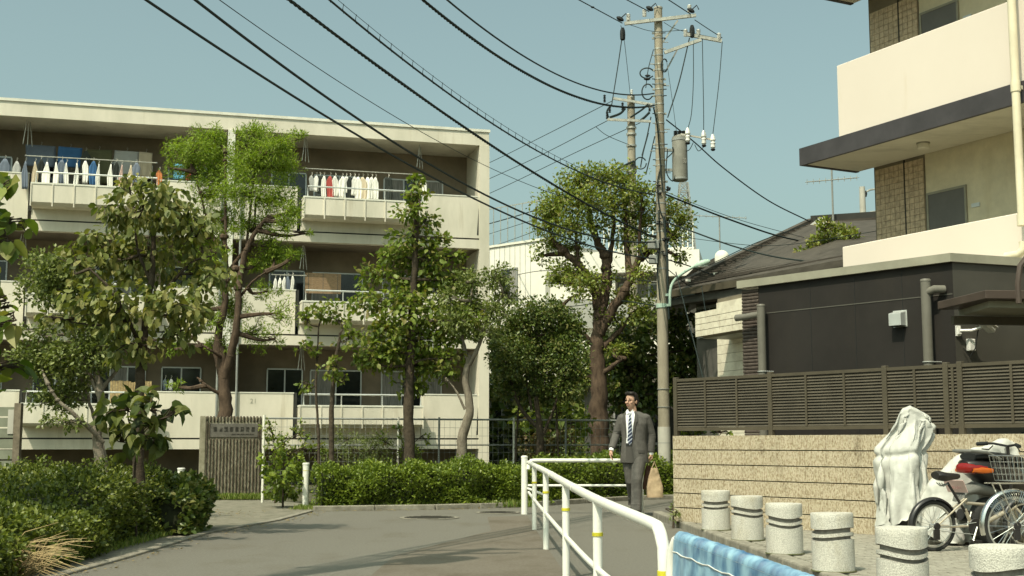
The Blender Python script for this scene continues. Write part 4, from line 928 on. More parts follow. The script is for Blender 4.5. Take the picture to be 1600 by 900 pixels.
# ================================================================ GRANITE BOLLARDS
def bollard_mesh(ph, amp):
    n = 56; R_ = .16; H = .44; vs = []; zs = []
    fr = [0,.03,.2,.4,.50,.545,.548,.600,.603,.660,.664,.738,.742,.90,.985,1.0]
    m = MB()
    rad = [1,1,1,1,1,1,.84,.84,.985,.985,.84,.84,1,1,1,.975]
    for j, f_ in enumerate(fr):
        for k in range(n):
            g_ = 2*math.pi*k/n; z = f_*H
            if .45 < f_ < .85: z += amp*math.sin(2*g_+ph)*(1 if .54 <= f_ <= .75 else .5)
            r = R_*rad[j]; vs.append((r*math.cos(g_), r*math.sin(g_), z))
    fs = [(j*n+k, j*n+(k+1)%n, (j+1)*n+(k+1)%n, (j+1)*n+k) for j in range(len(fr)-1) for k in range(n)]
    c = len(vs); vs.append((0,0,H*1.012)); J = len(fr)-1
    fs += [(J*n+k, J*n+(k+1)%n, c) for k in range(n)]
    m.add(vs, fs, M['granite'], True)
    gr = m.mi(M['groove'])
    for j in (5,6,7,9,10,11):
        for k in range(n): m.m[j*n+k] = gr
    me = m.mesh('bollard_body'); me.set_sharp_from_angle(angle=math.radians(35)); return me
BP = [(2.295,14.6),(2.375,13.1),(2.41,11.5),(2.455,9.95),(2.47,8.25),(2.55,6.78)]
BL = ['farthest granite bollard, beside the left part of the block wall','second granite bollard counted from the block wall end','granite bollard in the middle of the row, third from the far end','granite bollard with the sharpest shadow, fourth from the far end','tall looking granite bollard below the silver covered scooter','nearest granite bollard, cut by the bottom edge in front of the bicycles']
moss = MB()
for i, (x, y) in enumerate(BP):
    t = empty('stone_bollard', (x,y,.078), label=BL[i], cat='bollard', group='granite bollards along the pavement edge')
    me = bollard_mesh([2.2,.8,1.4,3.4,1.1,3.7][i], [.008,.014,.014,.008,.014,.012][i]); inst('bollard_body', me, t, (0,0,0), (random.uniform(-.01,.01),random.uniform(-.01,.01),0))
    m = MB(); m.lathe([(.163,.0),(.172,.004),(.168,.012),(.15,.012)], n=26); m.build('moss_ring', pm('moss', (.07,.085,.03), .95, col2=(.12,.11,.06), scale=30) if i == 0 else bpy.data.materials['moss'], t)
# slim white bollards left
def slim(px, py, top, label, rpx):
    p = gnd(px, py); h = at(px, top, p.y).z; t = empty('white_bollard', p, label=label, cat='bollard'); r = rpx*p.y/F
    m = MB(); m.tube([(0,0,0),(0,0,h-.03)], r, 16); m.build('post', M['white'], t)
    m = MB(); m.lathe([(r*1.12,h-.03),(r*1.12,h-.008),(r*.8,h)], n=16); m.build('cap', M['white'], t)
    m = MB(); m.lathe([(r*1.02,h*.82),(r*1.02,h*.83)], n=16); m.build('band', M['yellow'], t)
slim(477, 793, 723, 'slim white bollard at the left end of the clipped hedge', 5)
slim(282, 776, 731, 'slim white bollard half hidden behind the left hedge', 5.5)
# ================================================================ GATE PILLAR
gb = gnd(318,780); gr_ = gnd(407,779)
dG = Vector((gr_.x-gb.x, (gr_.y-gb.y), 0)); Lg = dG.length; Hg = at(318,650,gb.y).z
t = empty('gate_pillar', gb, math.atan2(dG.y,dG.x), label='brown ribbed stone gate pillar with a name plate', cat='gate pillar')
m = MB(); m.bx(0,Lg,.016,.5,0,Hg-.02); m.bx(-.09,-.001,-.005,.5,0,Hg); m.build('core', M['gateside'], t)
nr = 17; rw = Lg/nr
random.seed(9)
def rough_rib(z0, z1):
    vs = []; nz_ = max(2,int((z1-z0)/.035))
    for j in range(nz_+1):
        z = z0+(z1-z0)*j/nz_
        for (x,y) in ((.012,.05),(.02,.0),(rw*.5,-.014),(rw-.02,.0),(rw-.012,.05)): vs.append((x+random.uniform(-.006,.006), y+(random.uniform(-.012,.012) if y < .05 else 0), z))
    fs = [(j*5+k,j*5+k+1,(j+1)*5+k+1,(j+1)*5+k) for j in range(nz_) for k in range(4)]+[(4,3,2,1,0),tuple(nz_*5+k for k in range(5))]
    m = MB(); m.add(vs, fs, M['gate'], True); return m.mesh('stone_rib')
for k in range(nr):
    full = k in (0, nr-1); inst('stone_rib', rough_rib(.0, Hg-.1 if full else Hg-.42), t, (k*rw,0,0))
    if not full: inst('stone_rib', rough_rib(Hg-.11, Hg-.0), t, (k*rw,0,0))
    else: inst('stone_rib', rough_rib(Hg-.097, Hg-.0), t, (k*rw,0,0))
m = MB(); m.bx(rw*1.3, Lg-rw*1.2, -.005, .049, Hg-.40, Hg-.14); bevel(m.build('name_plate', M['plate'], t), .006, 1)
m = MB(); m.bx(rw*1.3-.02, rw*1.3, -.015, .045, Hg-.41, Hg-.13); m.bx(Lg-rw*1.2, Lg-rw*1.2+.02, -.015, .045, Hg-.41, Hg-.13); m.build('plate_frame', M['gate'], t)
# worn raised characters: eight blocks of strokes and a line of small ones
x0_, x1_ = rw*1.3+.05, Lg-rw*1.2-.05
for k in range(8):
    cx = x0_+(x1_-x0_)*(k+.5)/8; cz_ = Hg-.245; m = MB(); w_ = .036; rr_ = random.Random(k+3)
    for zz_ in (-.035,-.012,.012,.035):
        if rr_.random() < .8: m.bx(cx-w_*rr_.uniform(.6,1), cx+w_*rr_.uniform(.6,1), -.012, -.0045, cz_+zz_-.004, cz_+zz_+.004)
    for xx in (-.022,0,.022):
        if rr_.random() < .75: m.bx(cx+xx-.004, cx+xx+.004, -.0125, -.0044, cz_-.042*rr_.uniform(.6,1), cz_+.042*rr_.uniform(.6,1))
    m.build('raised_character', M['ink'], t)
m = MB()
for k in range(16):
    cx = x0_+(x1_-x0_)*(.42+.56*k/16); m.bx(cx, cx+.022, -.009, -.0045, Hg-.352, Hg-.346+.012*(k%3>0)); m.bx(cx+.004, cx+.010, -.0095, -.0044, Hg-.356, Hg-.33)
tag(m.build('small_characters', M['ink'], t), kind='stuff')
# ================================================================ MESH FENCE BEHIND THE HEDGES
FB = [at(412,HZ,23.0), at(803,HZ,24.6), at(1013,HZ,25.6)]; 
t = empty('mesh_fence', (FB[0].x,FB[0].y,0), label='grey wire mesh fence with pale posts behind the hedges', cat='fence'); of = Vector((FB[0].x,FB[0].y,0))
def fpt(px):
    for a, b, xa_, xb_ in ((FB[0],FB[1],412,803),(FB[1],FB[2],803,1013)):
        if px <= xb_ or xb_ == 1013:
            d = b-a; h = hit(px, 690, a, (-d.y, d.x)); return Vector((h.x,h.y,0))-of
ztf = 1.05+ (692-654)*23/2000
pp = [412, 519, 622, 686, 803, 884, 1013]
for i, px in enumerate(pp):
    v = fpt(px); m = MB(); rr_ = .024 if px in (412,519,803) else .02; m.tube([(v.x,v.y,0),(v.x,v.y,ztf+(.04 if px != 412 else .06))], rr_, 10); m.build('fence_post', M['bcap' if px in (412,519,622,803,1013) else 'steelp'], t)
wires = MB()
for a_, b_ in zip(pp, pp[1:]):
    a, b = fpt(a_), fpt(b_)
    m = MB(); m.tube([(a.x,a.y,ztf),(b.x,b.y,ztf)], .017, 8); m.build('top_rail', M['steelp'], t)
    m = MB(); m.tube([(a.x,a.y,ztf-.48),(b.x,b.y,ztf-.48)], .010, 6); m.build('mid_wire', M['steelp'], t)
    L = (b-a).length; n = int(L/.10)
    for k in range(1, n): p = a.lerp(b, k/n); wires.bar((p.x,p.y,.1),(p.x,p.y,ztf), .004, .004)
    for k in range(1, 9): z = .1+(ztf-.1)*k/9; wires.bar((a.x,a.y+.005,z),(b.x,b.y+.005,z), .005, .005)
tag(wires.build('wire_mesh', M['steelp'], t), kind='stuff')
# post and board fence at the far left
fpv = gnd(27,800,0); Yf = 17.5; v = at(27,HZ,Yf)
t = empty('notice_fence', (v.x,Yf,0), label='grey panel fence with a timber post and pale notice at the left edge', cat='fence')
h = at(27,630,Yf).z
m = MB(); m.bx(-.045,.045,-.045,.045,0,h); m.build('timber_post', pm('old_timber', (.20,.165,.12), .9, var=.25, scale=8), t)
for k in range(9):
    m = MB(); zz_ = .25+k*.145; m.bx(-2.2,-.06,-.0,.012,zz_,zz_+.125); m.build('fence_board', pm('board_green', (.20,.21,.155), .8, var=.15) if k == 0 else bpy.data.materials['board_green'], t)
m = MB(); nl, nr2 = at(11,HZ,Yf).x-v.x, at(20,HZ,Yf).x-v.x; m.bx(nl,nr2,-.012,-.001,at(0,678,Yf).z,at(0,640,Yf).z); m.build('notice', M['concw'], t)
# ================================================================ UTILITY POLES
PX, PY = at(1038,700,25).x, 25.0
UP = empty('utility_pole', (PX,PY,0), label='tall concrete utility pole with grey transformer can near the wall end', cat='utility pole')
up = lambda px, py, dy=0: at(px, py, PY+dy)-Vector((PX,PY,0))
zt = up(1027,14).z
m = MB(); m.tube([(0,0,0),(0,0,zt/3),(0,0,zt*2/3),(0,0,zt)], [.118,.107,.094,.082], 20, M['conc']); m.lathe([(.09,zt),(.092,zt+.03),(.05,zt+.05)], n=18, m=M['concw']); m.build('pole_shaft', None, UP)
za, zb = up(1038,717).z-1, up(1038,667).z; m = MB(); m.tube([(0,0,0),(0,0,zb)], .123, 20); m.build('protective_sheet', M['concw'], UP)
for py in (608,636,692): z = up(1038,py).z; m = MB(); m.tube([(0,0,z-.006),(0,0,z+.006)], .125, 20); m.build('strap', M['steelp'], UP)
z = up(1038,478).z; m = MB(); m.tube([(0,0,z-.04),(0,0,z+.04)], .122, 20); m.build('strap', M['lampgreen'], UP)
rad = lambda z: .118+(.082-.118)*z/zt
random.seed(11)
for py in (52,60,77,87,101,110,124,132,140,150,163,178,193,207,226,232,250,259,284,300,318,333,348,362,376,396,420):
    z = up(1034,py).z; r = rad(z)+.006; m = MB(); m.tube([(0,0,z-.014),(0,0,z+.014)], r, 16, M['galv'] if py%3 else M['steelp'])
    s_ = random.choice((-1,1)); m.tube([(s_*r*.9,-.02,z),(s_*(r+.05),-.03,z)], .010, 5, M['galv'] if py%2 else M['black'])
    if py < 420 and py%2 == 0: m.box((-s_*(r+.02),-.01,z),(.04,.04,.035), m=M['galv'])
    m.build('band', None, UP)
for k in range(12):   # climbing bolts
    z = up(1034,440-k*34).z; s_ = 1 if k%2 else -1; m = MB(); m.tube([(s_*rad(z),0,z),(s_*(rad(z)+.11),0,z)], .009, 5); m.build('step_bolt', M['galv'], UP)
def arm(p, q, w_=.055, nm='crossarm', P_=None, f=up, holes=True):
    a, b = f(*p), f(*q); m = MB(); m.bar(a+Vector((0,-.12,0)), b+Vector((0,-.12,0)), w_, w_*1.15); o = m.build(nm, M['galv'], P_ or UP)
    return a+Vector((0,-.12,0)), b+Vector((0,-.12,0))
def insul(P_, v, h=.16, dark=False):
    m = MB(); pr = []
    for i in range(5): z = h*i/5; pr += [(.022,z),(.045,z+h*.06),(.045,z+h*.1),(.022,z+h*.16)]
    m.lathe(pr+[(.02,h)], c=v, n=10); return m.build('insulator', M['black'] if dark else M['porc'], P_)
arm((975,40),(1086,27)); arm((1037,85),(1094,65)); arm((1068,56),(1126,67))
m = MB(); m.bar(up(1059,32), up(1034,68), .03, .03); m.build('arm_brace', M['galv'], UP)
m = MB(); m.bar(up(1058,78), up(1040,112), .03, .03); m.build('arm_brace', M['steelp'], UP)
for (px,py,dk) in ((981,36,0),(1006,29,0),(1076,22,0),(1070,60,0),(1090,60,0),(1122,66,0)): insul(UP, up(px,py)+Vector((0,-.12,.0)), .15, dk)
for (px,py) in ((972,48),(1080,44)):
    v = up(px,py)+Vector((0,-.12,-.12)); m = MB(); m.lathe([(.02,-.12),(.05,-.10),(.055,.0),(.05,.08),(.03,.14)], c=v, n=10); m.build('cutout_switch', M['black'], UP)
for (px,py) in ((968,33),(1014,17),(1078,20)):
    v = up(px,py)+Vector((0,-.14,0)); m = MB(); m.ell(v, (.085,.05,.045), 8, M=Matrix.Rotation(.5,3,'Y')); m.tube([v, v+Vector((.12,0,.11)), v+Vector((.16,0,.02))], .012, 5); m.build('strain_clamp', M['black'], UP)
# transformer can
v = up(1063,283); vt = up(1061,214); h = vt.z-v.z; r = .155
T = MB(); c = Vector((up(1062,250).x,-.02,v.z))
T.lathe([(r*.86,0),(r*.98,.03),(r,.06),(r*.99,h*.5),(r*.97,h*.93),(r*.94,h*.95),(r*.94,h*.99),(r*.6,h*1.03)], c=c, n=24); T.build('transformer_tank', M['trafo'], UP)
for za_, zb_, k_ in ((h*.90,h*.95,1.02),(.02,.06,1.01)): m = MB(); m.lathe([(r*k_,za_),(r*k_,zb_)], c=c, n=24); m.build('tank_rim', M['steelp'], UP)
for dz in (.25,.7): m = MB(); m.bar((rad(c.z)*.9,0,c.z+h*dz),(c.x-r*.9,0,c.z+h*dz), .06, .05); m.build('tank_bracket', M['steelp'], UP)
for a_ in (-.08,0,.08): insul(UP, c+Vector((a_,-.05,h)), .11, True)
text_mesh('30', .15, .001, M['concw'], UP, (c.x+.075,c.y-r*.9,c.z+h*.42), (math.pi/2,0,.5), 'painted_rating', .6)
# fuse cut-outs on their bracket
a = up(1074,213); b = up(1110,222)
m = MB(); m.bar(a+Vector((-.15,-.1,.02)), b+Vector((0,-.1,.03)), .03, .03); m.build('fuse_bracket', M['concw'], UP)
for (px,py) in ((1073,207),(1098,211),(1112,217)):
    v = up(px,py)+Vector((0,-.14,-.24)); m = MB(); m.lathe([(.025,0),(.05,.04),(.042,.09),(.055,.12),(.03,.15),(.055,.18),(.045,.24),(.02,.30)], c=v, n=12); o = m.build('fuse_cutout', M['porc'], UP)
    m = MB(); m.lathe([(.03,-.035),(.05,-.01),(.03,.012)], c=v, n=10); m.build('fuse_cap', M['black'], UP)
def lead(pts, r=.008, P_=None, f=up, dy=-.12, nm='lead_wire'):
    q = smooth_path([f(*p)+Vector((0,dy,0)) for p in pts], 5); m = MB(); m.tube(q, r, 5); return m.build(nm, M['wire'], P_ or UP)
lead([(1082,68),(1082,130),(1079,180),(1073,205)]); lead([(1096,62),(1097,120),(1098,180),(1098,210)]); lead([(1127,68),(1122,130),(1115,190),(1112,214)])
lead([(1076,62),(1060,130),(1042,186)], .013); lead([(971,62),(964,110),(955,166)], .011); lead([(984,42),(1020,52),(1068,50)], .006); lead([(1036,38),(1060,50),(1126,64)], .006); lead([(1084,34),(1105,48),(1127,62)], .009)
lead([(1020,80),(1012,110),(1008,140)], .009); lead([(1040,95),(1048,150),(1056,210)], .005)
for (cx,cy,rx,ry) in ((1010,117,11,8),(1011,146,9,12),(1037,105,5,10)):
    lead([(cx+rx*math.cos(a_),cy+ry*math.sin(a_)) for a_ in np.linspace(.6,5.7,9)], .014)
m = MB(); m.ell(up(1010,126)+Vector((0,-.12,0)), (.07,.04,.03), 8); m.ell(up(1011,121)+Vector((0,-.12,0)), (.06,.04,.025), 8); m.build('cable_joint', M['black'], UP)
lead([(1012,165),(1002,174),(984,186)], .02, nm='service_cable'); lead([(1020,170),(1026,200),(1030,250),(1034,300)], .016, nm='riser_cable'); lead([(1040,250),(1050,240),(1050,232)], .012)
lead([(1082,225),(1076,236),(1070,238)], .008); lead([(1098,232),(1090,238),(1084,228)], .008)
lead([(1036,340),(1041,400),(1042,450),(1044,500)], .026, nm='riser_cable'); lead([(1028,330),(1030,380),(1026,420),(1030,470)], .014, nm='riser_cable'); lead([(1032,260),(1026,290),(1030,330),(1041,350)], .015, nm='riser_cable')
lead([(1042,235),(1040,270),(1050,285),(1056,270)], .012); lead([(1012,380),(1000,392),(1012,412)], .012)
# junction boxes left of the pole and clamps
for (px,py,w_,h_) in ((1022,384,.22,.16),(1022,407,.17,.17)):
    v = up(px,py)+Vector((-.03,-.12,0)); m = MB(); m.box(v,(w_,.14,h_)); bevel(m.build('cable_box', M['steelp'], UP), .01, 1)
m = MB()
random.seed(4)
for k in range(26):
    v = up(1034+random.uniform(-13,13), random.choice((295,300,345,352,372,380,395,402))+random.uniform(-4,4))+Vector((0,random.uniform(-.16,-.08),0)); m.ell(v,(random.uniform(.02,.055),.03,random.uniform(.012,.03)),6)
tag(m.build('cable_clamps', M['black'], UP), kind='stuff')
# street lamp on the pole
SLp = empty('street_lamp', (PX,PY,0), label='pale green curved street lamp arm fixed to the utility pole', cat='street lamp')
q = smooth_path([up(1045,480)+Vector((0,-.15,0)), up(1046,455)+Vector((0,-.15,0)), up(1052,440)+Vector((0,-.15,0)), up(1066,428)+Vector((0,-.2,0)), up(1082,419)+Vector((0,-.25,0))], 6); m = MB(); m.tube(q, .028, 10); m.build('arm', M['lampgreen'], SLp)
a, b = q[-1], up(1106,411)+Vector((0,-.3,0)); m = MB(); d = b-a; m.tube([a, a+d*.15, a+d*.5, a+d*.9, b], [.03,.05,.075,.05,.02], 12); o = m.build('lamp_head', M['lampgreen'], SLp); m = MB(); mm_ = (a+b)/2; m.ell(mm_-Vector((0,0,.05)), (.13,.05,.03), 12); m.build('lamp_glass', M['porc'], o)
for py in (462,478): m = MB(); v = up(1045,py); m.box((v.x-.03,-.13,v.z),(.10,.05,.05)); m.build('mounting_clamp', M['lampgreen'], SLp)
# second pole
QY = 38.0; q0 = at(992,690,QY); P2 = empty('utility_pole', (q0.x,QY,0), label='second concrete utility pole further back, left of the transformer pole', cat='utility pole')
f2 = lambda px, py, dy=0: at(px, py, QY+dy)-Vector((q0.x,QY,0))
z2 = f2(990,150).z; m = MB(); m.tube([(0,0,0),(0,0,z2*.5),(0,0,z2)], [.16,.14,.115], 16); m.build('pole_shaft', M['conc'], P2)
def arm2(p, q, w_=.07): a, b = f2(*p)+Vector((0,-.18,0)), f2(*q)+Vector((0,-.18,0)); m = MB(); m.bar(a, b, w_, w_); m.build('crossarm', M['galv'], P2)
arm2((956,156),(1018,166)); arm2((948,189),(1016,192))
for (px,py,dk) in ((952,176,1),(972,172,1),(944,160,1),(986,152,0),(948,186,1),(1014,174,1)): insul(P2, f2(px,py)+Vector((0,-.18,-.05)), .24, dk)
for py in (228,268,200,210): z = f2(990,py).z; m = MB(); m.tube([(0,0,z-.03),(0,0,z+.03)], .155, 12); m.build('band', M['galv'], P2)
l2 = lambda pts, r=.015: lead(pts, r, P2, f2, -.18)
l2([(955,166),(948,176),(950,186)], .03); l2([(976,172),(968,180),(952,186)], .04); l2([(1014,178),(1006,186),(998,192)], .04); l2([(1016,185),(1010,215),(1002,245)], .02); l2([(1022,215),(1014,250),(1008,275)], .02); l2([(1012,210),(1004,240),(1000,262)],.02)
l2([(1000+9*math.cos(a_),257+9*math.sin(a_)) for a_ in np.linspace(0,5.8,9)], .02); l2([(983+6*math.cos(a_),265+9*math.sin(a_)) for a_ in np.linspace(0,5.8,9)], .02); l2([(944,275),(968,264),(990,254)], .04); l2([(930,200),(948,214),(986,230)], .01)
# third pole just left of the view: carries the wires, and throws the long shadows on the road
OX, OY = -4.0, 6.9
P3 = empty('utility_pole', (OX,OY,0), label='concrete utility pole at the near left roadside carrying the street wires', cat='utility pole')
m = MB(); m.tube([(0,0,0),(0,0,5.5),(0,0,10.8)], [.16,.14,.095], 16); m.build('pole_shaft', M['conc'], P3)
for z, Ln in ((10.5,.8),(9.6,.7),(7.6,.5)): m = MB(); m.bar((-Ln,-.1,z),(Ln,.2,z), .07, .07); m.build('crossarm', M['galv'], P3)
m = MB(); m.lathe([(.2,0),(.22,.05),(.22,.75),(.12,.82)], c=(.38,.05,8.1), n=18); m.build('transformer_tank', M['trafo'], P3)
# ================================================================ CABLES
pd = Vector((OX-PX, OY-PY, 0)); pn = Vector((-pd.y, pd.x, 0)).normalized(); pl = pd.length; pd.normalize()
def span_cable(name, label, att, samples, r, knots=0, droop=None, off=0, twist=0, rings=0):
    A = at(att[0], att[1], PY-.12)
    O_ = Vector((A.x,A.y,0)); dd = Vector((OX+off-A.x, OY-A.y, 0)); Ld = dd.length; dd.normalize(); nn = Vector((-dd.y,dd.x,0))
    S_ = [(0.0, A.z)]
    for (px, py) in samples:
        h = hit(px, py, O_, nn); S_.append(((h-O_).dot(dd), h.z))
    xs_ = np.array([s[0] for s in S_]); zs_ = np.array([s[1] for s in S_]); co = np.polyfit(xs_, zs_, min(2, len(S_)-1)); fz = np.poly1d(co)
    end = Ld if len(S_) > 2 else Ld
    N_ = 60; path = []; smax = min(end, xs_.max()*1.05)
    zend = fz(smax); sl_ = fz.deriv()(smax)
    for i in range(N_+1):
        s_ = end*i/N_; z = fz(s_) if s_ <= smax else zend+sl_*(s_-smax)+0*(s_-smax)
        path.append(O_+dd*s_+Vector((0,0,min(z,10.4))))
    t = empty(name, path[0], label=label, cat='cable'); o_ = path[0]
    loc_ = [p-o_ for p in path]
    m = MB()
    if twist:
        N2 = 900; q = []
        for i in range(N2):
            f = i/(N2-1)*N_; k = min(int(f), N_-1); p = loc_[k].lerp(loc_[k+1], f-k); q.append(p)
        for ph in (0, 2.1, 4.2): m.tube([p+(nn*math.cos(i*twist+ph)+Vector((0,0,1))*math.sin(i*twist+ph))*r*.55 for i, p in enumerate(q)], r*.6, 4)
    else: m.tube(loc_, r, 6)
    m.build('conductor', M['wire'], t)
    if rings:
        # messenger wire above with hanging rings
        up_ = Vector((0,0,.075)); m = MB(); m.tube([p+up_ for p in loc_], .004, 4); m.build('messenger_wire', M['wire'], t)
        m = MB(); L2_ = end; n = int(L2_/rings)
        for i in range(n):
            f = (i+.5)/n*N_; k = min(int(f), N_-1); p = loc_[k].lerp(loc_[k+1], f-k); m.tube([p-Vector((0,0,.02)), p+dd*.02+Vector((0,0,.03)), p+Vector((0,0,.085))], .0035, 4)
        tag(m.build('hanger_rings', M['wire'], t), kind='stuff')
    if knots:
        for i in range(knots):
            f = (.12+.8*i/knots)*N_; k = int(f); p = loc_[k]; m = MB(); m.ell(p, (.035,.02,.02), 6); m.build('clamp', M['black'], t)
    return t
span_cable('overhead_cable', 'lowest sagging black cable crossing from top left to the pole', (1025,405), [(235,0),(380,105),(560,212),(760,322),(860,360)], .013)
span_cable('overhead_cable', 'second black cable from the left, just above the lowest one', (1025,378), [(300,0),(420,80),(560,190),(700,272),(800,325)], .014, rings=0)
span_cable('overhead_wire', 'thin wire above the two left cables', (1024,330), [(340,0),(520,118),(640,196),(763,262)], .0045)
span_cable('overhead_cable', 'thick twisted black cable sweeping down through the middle of the sky', (1025,372), [(453,0),(560,80),(650,150),(760,220),(850,280)], .017, twist=.55)
span_cable('overhead_cable', 'black cable with small hanger rings along its length', (1022,303), [(512,0),(620,85),(760,183),(830,228),(900,272)], .012, rings=.28)
span_cable('overhead_cable', 'thick dark cable dipping to the pole above the second crossarm', (1022,165), [(660,0),(760,75),(850,130),(940,163)], .019, twist=.5)
span_cable('overhead_cable', 'upper dark cable dipping to the pole below the loops', (1022,146), [(700,0),(800,78),(900,128),(960,146)], .013)
span_cable('power_wire', 'power wire ending at the left tip of the top crossarm', (972,36), [(905,0)], .011, knots=3)
span_cable('power_wire', 'power wire ending at the insulator beside the pole top', (1014,18), [(980,0)], .011)
span_cable('power_wire', 'power wire ending at the right tip of the top crossarm', (1079,22), [(1045,0)], .011, knots=2)
def free_wire(label, pts, r=.012, cat='cable', name='overhead_wire', k=8):
    q = smooth_path([at(*p) for p in pts], k); t = empty(name, q[0], label=label, cat=cat); m = MB(); m.tube([p-q[0] for p in q], r, 5); m.build('conductor', M['wire'], t)
free_wire('wire running down left from the back pole, highest of the three', [(956,158,38),(850,212,43),(763,255,48),(650,305,54)])
free_wire('wire running down left from the back pole, middle of the three', [(950,188,38),(850,240,43),(763,280,48),(650,330,54)])
free_wire('wire running down left from the back pole, lowest of the three', [(1000,192,38),(900,238,42),(763,303,48),(650,350,54)])
free_wire('heavy cable from the back pole into the tree crown', [(990,256,37.8),(930,285,40),(860,320,44),(763,350,48),(650,378,54)], .02)
free_wire('thin wire behind the big tree toward the apartment corner', [(1000,300,37.8),(880,345,42),(763,387,47),(650,420,54)], .01)
free_wire('second thin wire behind the big tree toward the apartment corner', [(1000,285,37.8),(880,328,42),(763,366,47),(650,400,54)], .01)
free_wire('service cable sagging right from the pole to the slate roof gable', [(1041,187,25),(1085,222,25.4),(1130,262,25.8),(1200,313,26.6),(1267,347,28)], .014)
free_wire('bundled cable leaving the pole to the right above the antenna', [(1036,302,25),(1085,322,25.3),(1140,343,25.7),(1210,367,26.3),(1267,380,27.2)], .018)
free_wire('thin wire beside the bundled cable right of the pole', [(1036,298,25),(1100,324,25.3),(1170,348,25.8),(1267,374,27.2)], .006)
free_wire('cable from the pole passing low over the slate roof eave', [(1036,345,25),(1085,363,24.6),(1150,386,24.2),(1220,403,23.8),(1312,413,23)], .016)
free_wire('cable from the boxes on the pole to the house eave', [(1040,405,25),(1075,415,25.5),(1110,428,26),(1150,437,26)], .012)
free_wire('dark wire bundle lying along the house gutter', [(1045,470,25.2),(1090,460,25.5),(1150,470,25.5),(1200,448,25.4),(1250,425,25)], .010)
free_wire('low wire from the street lamp to the eave of the slate house', [(1042,420,25),(1085,450,25.8),(1140,452,26),(1190,432,26)], .009)
free_wire('wire bundle crossing behind the trunk to the grey house', [(1028,478,25),(960,470,27),(900,478,33),(840,482,38)], .012)
free_wire('single wire across the white sided building', [(1020,440,25),(930,430,32),(850,423,40),(795,432,47)], .012)
free_wire('wire climbing from the slate roof apex to the right edge of the roof', [(1100,418,30),(1180,380,28),(1262,350,29)], .010)
free_wire('thin wire crossing in front of the slate roof ridge', [(1060,370,25),(1200,384,24),(1340,366,23),(1420,350,22)], .006)
free_wire('thick cable behind the roof antenna to the short utility pole', [(1330,349,39),(1347,343,39.8),(1400,335,42)], .03)
free_wire('guy wire slanting down right of the utility pole', [(1056,425,24.8),(1078,510,23.6),(1101,600,22.5)], .010, 'wire', 'guy_wire')
free_wire('thin guy wire hanging over the tiled balcony', [(1096,447,25),(1103,490,23)], .007, 'wire', 'guy_wire')
free_wire('long thin wire from the back pole down to the far left', [(985,150,38),(975,60,33),(970,40,31)], .008)
# ================================================================ BICYCLES
def wheel(P_, c, R, ry=0, fat=.018, spokes=24):
    t = inst('wheel', None, P_, c, (0,0,0)) if False else None
    m = MB(); m.tube([(c[0]+R*math.cos(a),c[1],c[2]+R*math.sin(a)) for a in np.linspace(0,2*math.pi,41)[:-1]], fat, 8, closed=True); tyre = m.build('wheel', M['tyre'], P_)
    m = MB(); rr = R-fat*1.3; m.tube([(c[0]+rr*math.cos(a),c[1],c[2]+rr*math.sin(a)) for a in np.linspace(0,2*math.pi,41)[:-1]], fat*.6, 6, closed=True); m.build('rim', M['rim'], tyre)
    m = MB(); m.tube([(c[0],c[1]-.04,c[2]),(c[0],c[1]+.04,c[2])], .02, 10); m.build('hub', M['rim'], tyre)
    m = MB()
    for i in range(spokes): a = 2*math.pi*i/spokes; s_ = .03 if i%2 else -.03; b = a+.25*(1 if i%4 < 2 else -1); m.tube([(c[0]+.018*math.cos(b),c[1]+s_,c[2]+.018*math.sin(b)),(c[0]+rr*math.cos(a),c[1],c[2]+rr*math.sin(a))], .0016, 3)
    tag(m.build('spokes', M['chrome'], tyre), kind='stuff')
def fender(P_, c, R, a0, a1, mat):
    m = MB(); n = 22; vs = []
    for i in range(n+1):
        a = a0+(a1-a0)*i/n
        for (dy, dr) in ((-.030,-.012),(-.022,.004),(0,.010),(.022,.004),(.030,-.012)): vs.append((c[0]+(R+dr)*math.cos(a), c[1]+dy, c[2]+(R+dr)*math.sin(a)))
    for i in range(n+1):
        a = a0+(a1-a0)*i/n
        for (dy, dr) in ((-.028,-.015),(-.020,.001),(0,.007),(.020,.001),(.028,-.015)): vs.append((c[0]+(R+dr)*math.cos(a), c[1]+dy, c[2]+(R+dr)*math.sin(a)))
    K = 5*(n+1); fs = [(i*5+k,i*5+k+1,(i+1)*5+k+1,(i+1)*5+k) for i in range(n) for k in range(4)]+[(K+i*5+k,K+(i+1)*5+k,K+(i+1)*5+k+1,K+i*5+k+1) for i in range(n) for k in range(4)]
    m.add(vs, fs, mat, True); m.build('mudguard', None, P_, sharp=False)
def saddle(P_, c):
    m = MB(); secs = [(-.12,.065,.03),(-.09,.08,.04),(-.03,.07,.038),(.04,.035,.03),(.11,.022,.024),(.14,.012,.015)]; vs = []
    for (x,w_,h_) in secs:
        for k in range(10): a = 2*math.pi*k/10; vs.append((c[0]+x, c[1]+w_*math.cos(a), c[2]+h_*math.sin(a)*(1 if math.sin(a) > 0 else 1.3)+(.012 if x < -.05 else 0)))
    n = len(secs); fs = [(i*10+k,i*10+(k+1)%10,(i+1)*10+(k+1)%10,(i+1)*10+k) for i in range(n-1) for k in range(10)]+[tuple(range(10))[::-1],tuple((n-1)*10+k for k in range(10))]
    m.add(vs, fs, M['plastic'], True); m.build('saddle', None, P_)
    m = MB()
    for s_ in (-.04,.0,.04): m.tube([(c[0]-.08,c[1]+s_,c[2]-.06),(c[0]-.05,c[1]+s_*.6,c[2]-.09),(c[0]-.0,c[1]+s_*.5,c[2]-.07)], .005, 5)
    m.build('saddle_springs', M['steelp'], P_)
FR = pm('champagne_frame', (.50,.44,.34), .35, metal=.4, spec=.5)
